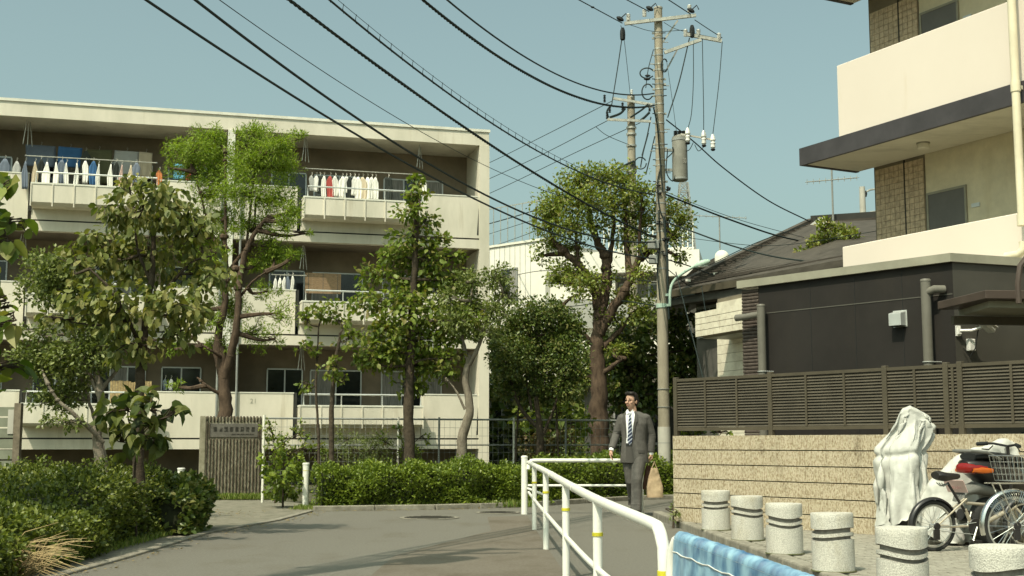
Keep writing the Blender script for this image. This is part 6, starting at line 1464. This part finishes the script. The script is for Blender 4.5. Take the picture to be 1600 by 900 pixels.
LM = dict(
 big = leafmat('leaf_big', [(.07,.12,.02),(.12,.17,.03),(.19,.22,.045),(.23,.22,.06)], .35),
 cherry = leafmat('leaf_drooping', [(.06,.08,.02),(.13,.155,.038),(.19,.20,.055),(.26,.24,.085)], .28),
 feather = leafmat('leaf_feathery', [(.12,.19,.022),(.20,.28,.03),(.29,.37,.045),(.16,.21,.04)], .35),
 cherryd = leafmat('leaf_sapling', [(.03,.045,.012),(.06,.085,.02),(.10,.12,.03),(.14,.15,.045)], .3),
 maple = leafmat('leaf_broad', [(.08,.12,.02),(.145,.20,.032),(.22,.27,.05),(.19,.16,.05)], .33),
 small = leafmat('leaf_small', [(.09,.12,.03),(.16,.195,.055),(.24,.265,.09)], .25),
 olive = leafmat('leaf_olive', [(.12,.16,.03),(.19,.24,.045),(.28,.32,.07),(.19,.16,.055)], .28),
 dark = leafmat('leaf_dark', [(.045,.075,.018),(.085,.125,.028),(.14,.18,.045),(.18,.17,.055)], .2, .4),
 hedge = leafmat('leaf_hedge', [(0.078,0.117,0.018),(0.143,0.195,0.029),(0.234,0.286,0.039)], .25, .4),
 hedge2 = leafmat('leaf_hedge_left', [(.045,.06,.014),(.085,.115,.022),(.14,.17,.03),(.21,.23,.045)], .25, .4),
 grass = leafmat('grass_blade', [(0.104,0.156,0.026),(0.169,0.234,0.039),(0.260,0.260,0.091)], .3),
 red = leafmat('leaf_reddish', [(0.078,0.091,0.026),(0.130,0.104,0.039),(0.169,0.104,0.052)], .25),
)
def tree(name, label, cat, Y, trunk, tr, clusters, size, tpl, lm, bark, density=1, droop=.2, jit=.7, depth=.8, fork=None, clump=9, cr=.33, group=None, limbs=(), nparts=0, up=.6, twig=.008, brr=.28, shell=.55, grow=1.0):
    kx_ = Y/F; base = at(trunk[0][0], trunk[0][1], Y); base = Vector((base.x, Y, 0)); t = empty(name, base, 0, label=label, cat=cat, group=group)
    W = lambda px, py, dy=0: at(px, py, Y+dy)-base
    tp = [Vector((0,0,-.05))]+[W(*p) for p in trunk if at(p[0],p[1],Y).z > .12]
    sp = smooth_path(tp, 6); m = MB(); N_ = len(sp); rr = random.Random(int(trunk[0][0]))
    m.tube([p+Vector((rr.uniform(-1,1),rr.uniform(-1,1),0))*tr*.10 for p in sp], [tr*(1-.62*i/(N_-1))*(1+rr.uniform(-.07,.08)) for i in range(N_)], 12, bark); m.build('trunk', None, t)
    lp = []
    for L_ in limbs:
        q = smooth_path([W(*p) for p in L_[1:]], 6); m = MB(); r0 = L_[0]; n2 = len(q)
        m.tube([p+Vector((rr.uniform(-1,1),rr.uniform(-1,1),rr.uniform(-1,1)))*r0*.12 for p in q], [r0*LIMB*(1-.6*i/(n2-1))*(1+rr.uniform(-.08,.10)) for i in range(n2)], 10, bark)
        for p in q[::3]:
            if rr.random() < .3: m.ell(p, (r0*.6,r0*.6,r0*.5), 8, bark)
        m.build('branch', None, t); lp += q[len(q)//3:]
    src = sp[int(N_*.45):]+lp; br = MB(); PP, OO = [], []
    for (px, py, rx, ry, *ex_) in clusters:
        rx, ry = rx*grow, ry*grow; dy = ex_[1] if len(ex_) > 1 else rr.uniform(-.5,.5)*depth; c = W(px, py, dy); r = (rx*kx_, max(.25*rx*kx_, (rx+ry)*.5*kx_*depth), ry*kx_)
        n = int(density*(ex_[0] if ex_ else 1)*rx*ry)
        P_, O_ = clump_pts(c, r, n, clump, cr, shell); PP.append(P_); OO.append(O_)
        s = min(src, key=lambda q: (q-c).length+max(0,q.z-c.z)*1.2); mid = s.lerp(c,.5)+Vector((rr.uniform(-.1,.1),rr.uniform(-.1,.1),rr.uniform(-.1,.05)))
        dd = (c-s).length; br.tube(smooth_path([s,mid,c],4), [max(.006,tr*brr*(1-.75*i/8)) for i in range(9)], 6, bark)
        for k in range(10):
            e_ = Vector(P_[rr.randrange(n)]) if n else c; br.tube([c.lerp(s,rr.random()*.4), c.lerp(e_,.5)+Vector((0,0,rr.uniform(-.03,.05))), e_], [twig,twig*.7,twig*.4], 4, bark)
    tag(br.build('twigs', None, t), kind='stuff')
    P_ = np.concatenate(PP); O_ = np.concatenate(OO)
    if nparts:
        front = np.argsort(P_[:,1])[:max(int(len(P_)*.5), min(nparts, len(P_)))]; pick = rng.choice(front, min(nparts, len(front)), replace=False); mask = np.ones(len(P_),bool); mask[pick] = False
        V, Fc = TPL[tpl]; lms = []
        for q in range(4):
            me = bpy.data.meshes.new('leaf'); me.from_pydata([tuple(v*size) for v in V*np.array([1,1,1+q*.6])], [], Fc); mt = bpy.data.materials.get(lm.name+'_%d' % q)
            if not mt:
                cols = [n_.color_ramp for n_ in lm.node_tree.nodes if n_.type == 'VALTORGB'][0].elements; c_ = tuple(cols[min(q,len(cols)-1)].color)[:3]; mt = leafmat(lm.name+'_%d' % q, [c_,tuple(x*1.25 for x in c_)], .3)
            me.materials.append(mt); lms.append(me)
        for i in pick:
            d = Vector(O_[i])*1.0+Vector(rng.normal(0,jit,3)); d.z -= droop; d.normalize(); u = Vector((0,0,up))+Vector(rng.normal(0,.55,3)); s = d.cross(u).normalized(); w_ = s.cross(d)
            inst('leaf', lms[int(rng.integers(0,4))], t, Vector(P_[i]), Matrix((s,d,w_)).transposed().to_euler(), (lambda z: (z,z,z))(1+rng.uniform(-.3,.3)))
        P_, O_ = P_[mask], O_[mask]
    if len(P_): 
        o = inst('foliage', leaf_mesh('foliage', P_, O_, size, tpl, lm, droop, up, jit), t)
        if nparts: tag(o, kind='stuff')
    return t
# near tree at the left edge (mostly outside the view)
tree('broadleaf_tree', 'large leaved tree reaching in at the left edge of the view', 'tree', 11.5, [(-190,1000),(-185,760),(-170,500),(-150,300)], .10,
 [(14,296,26,22,1),(28,345,20,26,1),(12,375,24,16,1),(20,478,24,16,1),(26,500,18,12,1),(14,575,22,26,1),(-60,340,60,70,.7),(-120,440,90,80,.7),(-70,520,60,50,.7),(-200,330,100,90,.7),(-230,470,100,90,.7),(-160,240,110,60,.7),(-30,420,30,20,.7),(-60,600,50,40,.7)],
 .165, 'heart', LM['big'], M['barkdk'], density=.017, droop=.7, jit=.5, nparts=110, clump=5, cr=.6, up=.5)
# drooping-leaf tree
tree('drooping_tree', 'tree with large drooping dull green leaves in front of the left balconies', 'tree', 14.5, [(222,900),(216,700),(219,600),(224,530),(236,440),(240,370)], .075,
 [(225,325,55,42),(170,330,32,22,.8),(120,415,45,30,.8),(165,400,55,42),(235,400,75,55),(305,365,42,50),(330,430,50,30,1.1),(130,468,48,32,.9),(190,480,62,42),(265,480,55,40),(300,480,30,35,.9),(262,325,46,42),(200,285,35,18,.7),(95,500,35,20,.7),(210,540,60,22,.8),(285,520,30,22,.8)],
 .102, 'oval', LM['cherry'], M['barkdk'], density=.118, droop=1.0, jit=.45, nparts=230, clump=7, cr=.42, up=.5,
 limbs=[(.045,(222,545),(200,500,-.2),(170,450,-.3),(140,420,-.3)),(.04,(228,500),(262,450,.1),(300,410,.1),(330,400,.1)),(.035,(236,440),(215,390,0),(210,330,0))])
tree('small_leaf_tree', 'pale barked tree with small leaves just left of the drooping tree', 'tree', 17.5, [(163,900),(160,740),(152,680),(158,620),(150,580)], .10,
 [(88,415,55,24),(70,450,45,28),(110,450,50,30),(60,560,45,25),(110,575,60,28),(140,545,60,30),(90,620,45,22),(60,520,30,20,.7),(150,500,55,35),(100,660,35,12,.5)],
 .058, 'diamond', LM['small'], M['barkpale'], density=.95, droop=.1, clump=14, grow=1.1, cr=.3,
 limbs=[(.06,(160,690),(130,660,-.2),(90,625,-.3),(75,600,-.3)),(.05,(155,620),(130,560,0),(100,480,0),(85,430,0)),(.045,(158,610),(190,560,.1),(180,500,.1)),(.06,(170,800),(165,720,.2),(146,650,.2),(130,600,.2))])
# feathery bright tree
tree('feathery_tree', 'bright green feathery tree with stout trunk rising behind the gate pillar', 'tree', 26.0, [(352,900),(352,700),(352,640),(350,590),(346,540)], .20,
 [(300,232,38,20),(330,215,34,18),(300,265,36,28),(350,250,34,34,.9),(400,210,40,17),(440,222,30,20,.9),(400,250,48,30),(445,262,28,26,.9),(380,300,44,28,.9),(430,310,38,32,.9),(330,300,32,32,.9),(350,345,36,26,.7),(450,345,24,22,.8),(410,350,30,22,.6),(430,398,32,20,.9),(400,415,22,18,.7),(325,370,32,22,.8),(300,395,24,20,.6),(360,480,28,35,1),(335,505,20,14,.6),(438,490,26,24,.45),(420,455,22,18,.5),(395,520,24,30,.5),(280,520,22,9,.7),(270,545,20,9,.6),(330,540,20,12,.6),(275,605,18,8,.6),(430,530,18,18,.4),(478,365,10,8,.5),(270,235,12,10,.8),(262,262,10,8,.7),(468,215,12,10,.8),(320,430,24,20,.7),(300,350,24,20,.8),(455,330,18,16,.8),(425,380,22,16,.8),(340,395,20,18,.6),(380,350,26,18,.8),(460,400,14,14,.7),(350,545,16,20,.5),(300,470,20,18,.6)],
 .085, 'narrow', LM['feather'], M['bark'], density=1.4, droop=.05, clump=22, cr=.30, jit=.8, shell=.1, grow=1.2,
 limbs=[(.16,(350,600),(340,540,.0),(352,470,.0),(352,410,.0),(350,370,0)),(.16,(352,590),(368,520,-.2),(372,450,-.2),(368,420,-.2)),(.11,(372,450,-.2),(385,390,-.2),(405,355,-.2),(418,340,-.2)),(.07,(352,430),(375,400,.1),(395,375,.1),(400,310,.1)),(.06,(352,410),(335,375,0),(320,330,0),(305,270,0)),(.05,(385,390),(392,320,0),(400,250,0)),(.06,(350,560),(325,545,-.3),(300,528,-.3)),(.07,(350,620),(322,602,-.2),(308,590,-.2)),(.05,(370,470),(395,440,-.3),(415,425,-.3)),(.06,(352,380),(352,320,0),(352,240,0))])
# conical broadleaf tree
tree('conical_tree', 'tall conical broad leaved tree in front of the middle balconies', 'tree', 22.6, [(641,900),(640,720),(639,620),(643,520),(648,420),(650,320)], .115,
 [(650,278,10,14,1.4),(652,305,20,16,1.2),(640,332,26,14),(668,345,26,16,.9),(645,370,42,20),(690,372,14,9,.8),(612,398,34,18),(668,402,48,22),(712,400,16,10,.7),(598,430,42,20),(655,440,50,28),(712,438,34,22),(590,470,44,22),(650,485,55,30),(715,480,38,28),(600,515,42,24),(655,530,55,28),(712,520,32,26,.9),(600,552,46,24),(655,570,46,24),(705,560,30,20,.7),(580,560,24,16,.9),(640,600,36,14,.7),(735,500,22,18,.7)],
 .098, 'oval', LM['maple'], M['barkdk'], density=.40, droop=.45, clump=8, cr=.42, jit=.6, up=.9)
tree('slender_tree', 'slender thin tree with sparse leaves left of the conical tree', 'tree', 22.0, [(520,900),(519,740),(518,640),(524,570),(532,520)], .06,
 [(530,500,26,20),(545,530,24,20),(505,480,28,18),(478,500,20,14,.8),(482,545,22,16),(520,575,30,16),(480,600,22,10,.8),(540,590,26,10,.7)], .09, 'oval', LM['maple'], M['barkdk'], density=.22, droop=.5,
 limbs=[(.05,(500,900),(498,700,.1),(494,600,.1),(498,510,.1))])
tree('pale_trunk_tree', 'tree with mottled pale trunk at the right corner of the apartment block', 'tree', 22.4, [(728,900),(724,735),(722,690),(734,640),(727,590),(734,555)], .115,
 [(735,440,30,20,.8),(775,432,24,18),(792,455,20,18),(780,480,26,20),(745,480,30,20),(715,500,25,20),(748,515,26,18,.8),(700,460,20,16,.7),(700,590,22,10,.6),(760,520,22,12,.7)], .06, 'diamond', LM['small'], M['barkpale'], density=1.1, droop=.1, clump=12, grow=1.1,
 limbs=[(.07,(733,570),(748,540,-.1),(765,495,-.1),(785,460,-.1)),(.06,(730,560),(722,520,.1),(735,470,.1),(740,440,.1)),(.04,(727,640),(712,610,0),(700,595,0))])
tree('round_tree', 'dense rounded dark evergreen tree between the apartment block and the large tree', 'tree', 24.0, [(846,900),(845,720),(842,660),(838,620)], .10,
 [(845,490,48,26,1.1),(805,515,38,32,1.1),(885,515,34,32,1.1),(845,535,62,34,1.1),(800,560,38,34),(888,560,34,36),(845,585,58,34),(795,600,26,26,.8),(890,605,24,24,.8),(850,620,38,16,.7),(780,540,16,30,.8)],
 .062, 'diamond', LM['dark'], M['barkdk'], density=2.0, droop=.1, clump=14, cr=.3,
 limbs=[(.07,(842,670),(815,640,.1),(800,600,.1),(795,560,.1)),(.06,(843,690),(865,640,.1),(880,580,.1)),(.05,(800,900),(806,700,.2),(812,620,.2)),(.05,(880,900),(872,700,.2),(868,620,.2)),(.04,(830,640),(822,580,0),(825,530,0))])
tree('pollarded_tree', 'large gnarled tree with stout pollarded limbs beside the utility poles', 'tree', 26.6, [(937,900),(937,700),(935,640),(936,590),(932,540),(935,500),(940,470)], .235,
 [(905,280,32,18),(940,272,30,14),(975,285,32,20),(1000,300,22,16),(870,318,32,20),(915,312,34,20),(955,318,34,20),(1000,335,28,20),(858,350,24,18),(890,350,32,18),(935,352,26,12,.7),(862,378,22,14),(900,385,24,10,.7),(1045,328,26,18,.9),(1066,345,20,14,.9),(1050,372,22,14,.8),(1060,400,14,10,.7),(985,368,30,20,.8),(1015,385,16,12,.6),(885,425,28,14),(915,440,34,14,.9),(950,430,20,12,.6),(870,440,14,8),(1000,430,18,16,.7),(975,462,24,12,.8),(1005,480,22,22,.9),(955,495,30,14,.8),(900,460,22,8,.6),(850,330,18,14,.7),(930,572,24,12,.8),(910,590,20,10,.7),(960,545,24,12,.8),(945,600,18,8,.6),(845,400,14,10,.5)],
 .075, 'diamond', LM['olive'], M['bark'], density=.82, droop=.15, clump=9, cr=.42, shell=.1, grow=1.38,
 limbs=[(.20,(938,500),(930,455,0),(905,415,0),(880,392,0),(862,372,0)),(.20,(938,490),(948,440,.1),(945,400,.1),(935,380,.1),(922,345,.1),(918,305,.1)),(.18,(938,520),(965,470,-.1),(985,438,-.1),(1000,400,-.1),(1012,385,-.1)),(.14,(1000,405),(1025,388,0),(1050,370,0)),(.13,(985,435),(980,390,.1),(978,340,.1),(975,300,.1)),(.12,(930,540),(905,520,-.1),(880,505,-.1),(872,490,-.1)),(.12,(945,440),(955,390,.2),(960,330,.2)),(.12,(940,545),(965,520,.1),(985,495,.1)),(.07,(905,415),(900,370,0),(905,320,0)),(.06,(862,372),(858,350,0),(866,325,0)),(.10,(935,590),(962,568,-.2),(975,560,-.2)),(.08,(1000,400),(1000,360,-.2),(1003,330,-.2))])
tree('dark_broadleaf_tree', 'dark broad leaved tree behind the utility pole and above the walking man', 'tree', 28.5, [(990,900),(992,720),(990,640),(985,560)], .12,
 [(975,535,42,34),(1010,510,26,26,.8),(955,575,34,34),(1000,580,46,36),(965,620,36,26),(1010,625,40,26),(1062,500,30,22),(1055,540,34,26),(1090,545,28,24),(1070,580,40,26),(1100,580,22,18,.8),(1050,605,26,16,.8),(905,600,20,20,.7)],
 .13, 'oval', LM['dark'], M['barkdk'], density=.6, droop=.4, clump=9)
tree('roadside_tree', 'small loose tree in front of the slate roof, left of the white parapet', 'tree', 25.0, [(1290,900),(1290,600),(1288,450),(1290,400)], .06,
 [(1290,352,16,10),(1318,362,20,12),(1285,378,24,14),(1262,398,24,12),(1300,395,22,12),(1330,372,16,10,.8),(1250,412,18,8),(1310,412,14,8)], .075, 'diamond', LM['olive'], M['bark'], density=1.5, droop=.1)
# shrubs and climbers on the fence
def bush(name, label, cat, Y, clusters, size, tpl, lm, density, bark=None, **k):
    px, py = clusters[0][0], 692+2100/Y
    return tree(name, label, cat, Y, [(px,py),(px,clusters[0][1]+5)], .02, clusters, size, tpl, lm, bark or M['barkdk'], density=density, brr=.5, twig=.005, **k)
bush('leafy_shrub', 'bright leafy shrub between the gate pillar and the slim white bollard', 'shrub', 21.4, [(442,745,28,28),(425,720,18,24),(465,735,18,26),(450,770,26,16),(430,765,16,16)], .085, 'oval', LM['hedge'], .35)
bush('climbing_plant', 'climbing plant on the mesh fence right of the gate pillar', 'climber', 22.9, [(430,700,16,24),(425,672,18,16),(445,690,12,24,.9),(470,675,16,20,.9),(480,700,14,16,.8),(500,705,16,18,.8),(455,710,24,14)], .055, 'oval', LM['maple'], .40, depth=.3)
bush('climbing_plant', 'climbing plant on the mesh fence in front of the pale trunk', 'climber', 23.1, [(630,700,12,26,.9),(625,670,8,16),(660,680,12,14,.7),(600,690,14,20,.6),(655,700,8,14,.7)], .06, 'oval', LM['maple'], .28, depth=.3)
bush('wispy_shrub', 'wispy light shrub behind the fence under the slender tree', 'shrub', 23.6, [(560,705,32,22),(540,685,22,18,.8),(590,695,26,26,.9),(575,728,50,16),(520,715,20,20),(650,715,24,18)], .07, 'narrow', LM['small'], .9)
bush('reddish_shrub', 'reddish leaved shrub behind the fence below the round tree', 'shrub', 26.0, [(850,700,38,24),(880,690,26,20),(825,695,20,18,.8),(860,720,40,12)], .07, 'diamond', LM['red'], .7)
bush('garden_shrub', 'broad leaved shrub under the round tree by the fence', 'shrub', 25.2, [(848,640,24,30,.8),(875,645,20,26,.8),(905,660,20,24,.7),(820,650,20,20,.6)], .12, 'oval', LM['maple'], .22)
bush('fence_foot_plant', 'low green plants in the gap between block wall and louvre fence', 'plant', 16.35, [(1075,674,14,3),(1100,674,16,4),(1130,674,16,3)], .05, 'oval', LM['hedge'], .7, depth=.3)
bush('weed_tuft', 'weed tuft at the bottom left corner of the block wall', 'weed', 16.1, [(1052,796,5,14),(1056,805,7,9)], .05, 'narrow', LM['grass'], 1.2, depth=.8)
bush('background_shrub', 'dim shrubs behind the mesh fence under the big trunk', 'shrub', 29.0, [(905,700,28,30,.8),(960,690,30,34,.8),(1000,690,26,34,.8),(930,660,26,20,.6)], .09, 'oval', LM['dark'], .35)
# sapling with heart leaves in the left hedge
tree('sapling', 'young plant with large heart shaped leaves growing out of the left hedge', 'sapling', 13.9, [(212,900),(210,760),(212,700),(200,650),(205,615)], .016,
 [(200,640,40,28),(245,640,34,26),(215,685,42,24),(185,690,28,24),(240,690,22,20),(268,650,14,18,.8),(262,690,8,14,.8)], .135, 'heart', LM['cherryd'], M['barkdk'], density=.026, droop=.8, nparts=88, clump=4, cr=.7, brr=.4, up=.8)
# hedges
def hedge(label, path, dep, hts, n, size, lm, seed, lump=.10, side=1, tpl='diamond'):
    """path: front line on the ground, hedge lies dep behind it"""
    b0 = Vector((path[0][0],path[0][1],0)); t = empty('hedge', b0, 0, label=label, cat='hedge'); P_ = [Vector((x,y,0)) for x,y in path]; seg = [(b-a).length for a,b in zip(P_,P_[1:])]; T_ = sum(seg)
    def pt(s):
        for a,b,l in zip(P_,P_[1:],seg):
            if s <= l or b is P_[-1]: d = (b-a)/l; return a+d*min(s,l), Vector((-d.y,d.x,0))*side
            s -= l
    H_ = lambda s: np.interp(s/T_, np.linspace(0,1,len(hts)), hts)
    nz = lambda p: noise.noise(Vector((p.x*2.1,p.y*2.1,p.z*2.6+seed)))*lump*1.4+noise.noise(Vector((p.x*6,p.y*6,p.z*6+seed)))*lump*.6
    # inner twig body
    m = MB(); N_ = 40; vs = []
    for i in range(N_+1):
        p, q = pt(T_*i/N_); h = H_(T_*i/N_)
        for (u, v) in ((.16,0),(.12,.55),(.2,.85),(.5,.90),(.8,.85),(.9,.5),(.9,0)):
            x = p+q*dep*u; x.z = h*v; vs.append(x-b0+Vector((0,0,nz(x)*.4 if v else 0)))
    fs = [(i*7+k,i*7+k+1,(i+1)*7+k+1,(i+1)*7+k) for i in range(N_) for k in range(6)]+[tuple(range(7)),tuple(N_*7+k for k in range(7))[::-1]]
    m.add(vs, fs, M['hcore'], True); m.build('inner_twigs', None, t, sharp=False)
    A_, O_ = [], []
    rr = random.Random(seed)
    for i in range(n):
        s = rr.uniform(-.03,1.03)*T_; s2 = min(max(s,0),T_); p, q = pt(s2); h = H_(s2); r_ = rr.random()
        if r_ < .45: u, v = rr.random()*.12, rr.random(); o_ = -q*1.0+Vector((0,0,.5))
        elif r_ < .85: u, v = rr.random(), 1-rr.random()*.12; o_ = Vector((0,0,1))
        elif r_ < .93: u, v = rr.random()*.9, rr.random(); o_ = Vector((rr.uniform(-1,1),rr.uniform(-1,1),.4)); s = rr.choice((-.02,1.02))*T_
        else: u, v = .85+rr.random()*.15, rr.random(); o_ = q+Vector((0,0,.4))
        if v > .8 and u < .2: u += (v-.8)*.6
        x = p+q*dep*u; x.z = h*v
        if s < 0 or s > T_: x += (pt(T_)[0]-pt(T_-.01)[0]).normalized()*(.06 if s > T_ else -.06) if s > T_ else (pt(0)[0]-pt(.01)[0]).normalized()*.06
        k_ = nz(x); x += o_.normalized()*(k_+rr.uniform(-.05,.04))
        if x.z < .02: x.z = .02+rr.random()*.04
        A_.append(x-b0); O_.append(o_.normalized())
    inst('foliage', leaf_mesh('foliage', np.array(A_), np.array(O_), size, tpl, lm, 0, .6, .75), t); return t
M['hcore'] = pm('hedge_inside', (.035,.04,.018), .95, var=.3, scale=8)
hedge('long clipped hedge in front of the mesh fence, left of the white railing', [(-2.95,20.25),(-1.2,20.72),(.15,21.5),(.6,21.9)], 1.1, [.60,.62,.66,.60,.62,.58], 32000, .048, LM['hedge'], 3, .17)
hedge('clipped hedge behind the walking man and the railing', [(.55,22.3),(2.45,24.3),(3.6,25.0)], 1.2, [.66,.74,.72,.74], 20000, .052, LM['hedge'], 8, .15)
hedge('overgrown bushy hedge along the left road edge', [(-3.72,7.5),(-3.78,10),(-3.85,12),(-3.98,14),(-4.05,15.3)], 2.0, [.40,.42,.45,.52,.66,.72], 62000, .042, LM['hedge2'], 5, .20, tpl='oval')
hedge('darker rounded bush at the far end of the left hedge', [(-3.66,14.9),(-3.72,15.9),(-4.2,16.6)], 0.8, [.48,.52,.40], 7000, .075, LM['dark'], 15, .16, tpl='oval')
# dry grass clump
p = gnd(20,893); t = empty('dry_grass', (-3.74,9.95,0), label='clump of dry straw coloured stalks at the bottom left corner', cat='dry grass'); m = MB(); random.seed(8)
for k in range(150):
    a = random.uniform(-2.2,.9); L_ = random.uniform(.25,.6); b_ = Vector((random.uniform(-.25,.1),random.uniform(-.2,.2),random.uniform(.0,.12))); d = Vector((math.cos(a)*.8,random.uniform(-.5,.2),random.uniform(.25,.9)))
    m.tube([b_, b_+d*L_*.5+Vector((0,0,.03)), b_+d*L_+Vector((.05,0,-.12*L_*2))], [.004,.003,.0015], 3)
tag(m.build('stalks', M['straw'], t), kind='stuff')
# grass at the gate foot and along edges
def grass(label, cx, cy, sx, sy, n, h, rot=0):
    A_ = np.stack([rng.uniform(-sx,sx,n), rng.uniform(-sy,sy,n), np.zeros(n)],1); c_, s_ = math.cos(rot), math.sin(rot); A_ = A_@np.array([[c_,s_,0],[-s_,c_,0],[0,0,1]]); A_ += np.array([cx,cy,0])
    O_ = np.tile(np.array([0,0,1.3]),(n,1)); o = inst('grass', leaf_mesh('grass', A_, O_, h, 'narrow', LM['grass'], 0, .3, .35, .6), None); tag(o, label, 'grass', kind='stuff')
gx, gy = gb.x, gb.y
grass('short grass growing along the foot of the gate pillar', gx+.55, gy-.12, .85, .14, 3000, .09)
grass('taller grass tuft left of the gate pillar', gx-.32, gy-.05, .16, .3, 900, .26)
grass('grass strip on the driveway edge by the white bollard', -3.2, 21.1, .30, .7, 1500, .05)
grass('sparse weeds at the foot of the left hedge', -4.0, 12.5, .14, 3.2, 2500, .06)
grass('weeds along the foot of the long hedge', -1.3, 20.85, 1.7, .08, 1200, .10, .28)
# fallen leaves and grit along the kerbs
def litter(label, pts, n, spread, size, lm):
    A_ = []
    for i in range(n):
        k = rng.integers(0,len(pts)-1); f = rng.random(); a, b = pts[k], pts[k+1]; A_.append((a[0]+(b[0]-a[0])*f+rng.normal(0,spread), a[1]+(b[1]-a[1])*f+rng.normal(0,spread*1.5), .012))
    A_ = np.array(A_); O_ = np.stack([rng.normal(0,1,n),rng.normal(0,1,n),np.full(n,.08)],1); O_ /= np.linalg.norm(O_,axis=1)[:,None]
    tag(inst('fallen_leaves', leaf_mesh('fallen_leaves', A_, O_, size, 'diamond', lm, 0, 3.0, .1, .5), None), label, 'leaves', kind='stuff')
LM['dry'] = leafmat('leaf_dry', [(.20,.14,.06),(.30,.22,.09),(.16,.12,.05),(.22,.21,.07)], .1)
litter('fallen dry leaves along the left road edge', [(-3.5,9),(-3.4,12),(-3.4,15.2),(-3.0,17.6),(-2.9,19.8)], 260, .10, .035, LM['dry'])
litter('fallen dry leaves along the far kerb', [(-2.9,19.9),(-1.2,20.35),(.15,21.1)], 120, .05, .035, LM['dry'])
litter('scattered dry leaves on the driveway by the gate', [(-4.6,20),(-4.0,18.5),(-3.4,20.5)], 120, .35, .035, LM['dry'])
# the sky and far trees: a distant green mass closes the gaps low down
def far_mass(label, px, Y, rx, rz, n):
    v = at(px, HZ, Y); P_, O_ = clump_pts((0,0,rz*.6), (rx, rx*.4, rz), n, 12, .25); P_[:,2] = np.abs(P_[:,2])
    t = empty('distant_tree', (v.x,Y,0), label=label, cat='tree'); m = MB(); m.tube([(0,0,0),(0,0,rz*.8)], [.2,.1], 8); m.build('trunk', M['barkdk'], t)
    inst('foliage', leaf_mesh('foliage', P_, O_, .28, 'diamond', LM['dark'], .1), t)
far_mass('dark tree filling the gap behind the round tree', 830, 38, 3.4, 2.6, 3500)
far_mass('dark tree behind the big trunk and the man', 990, 36, 3.0, 2.4, 3500)
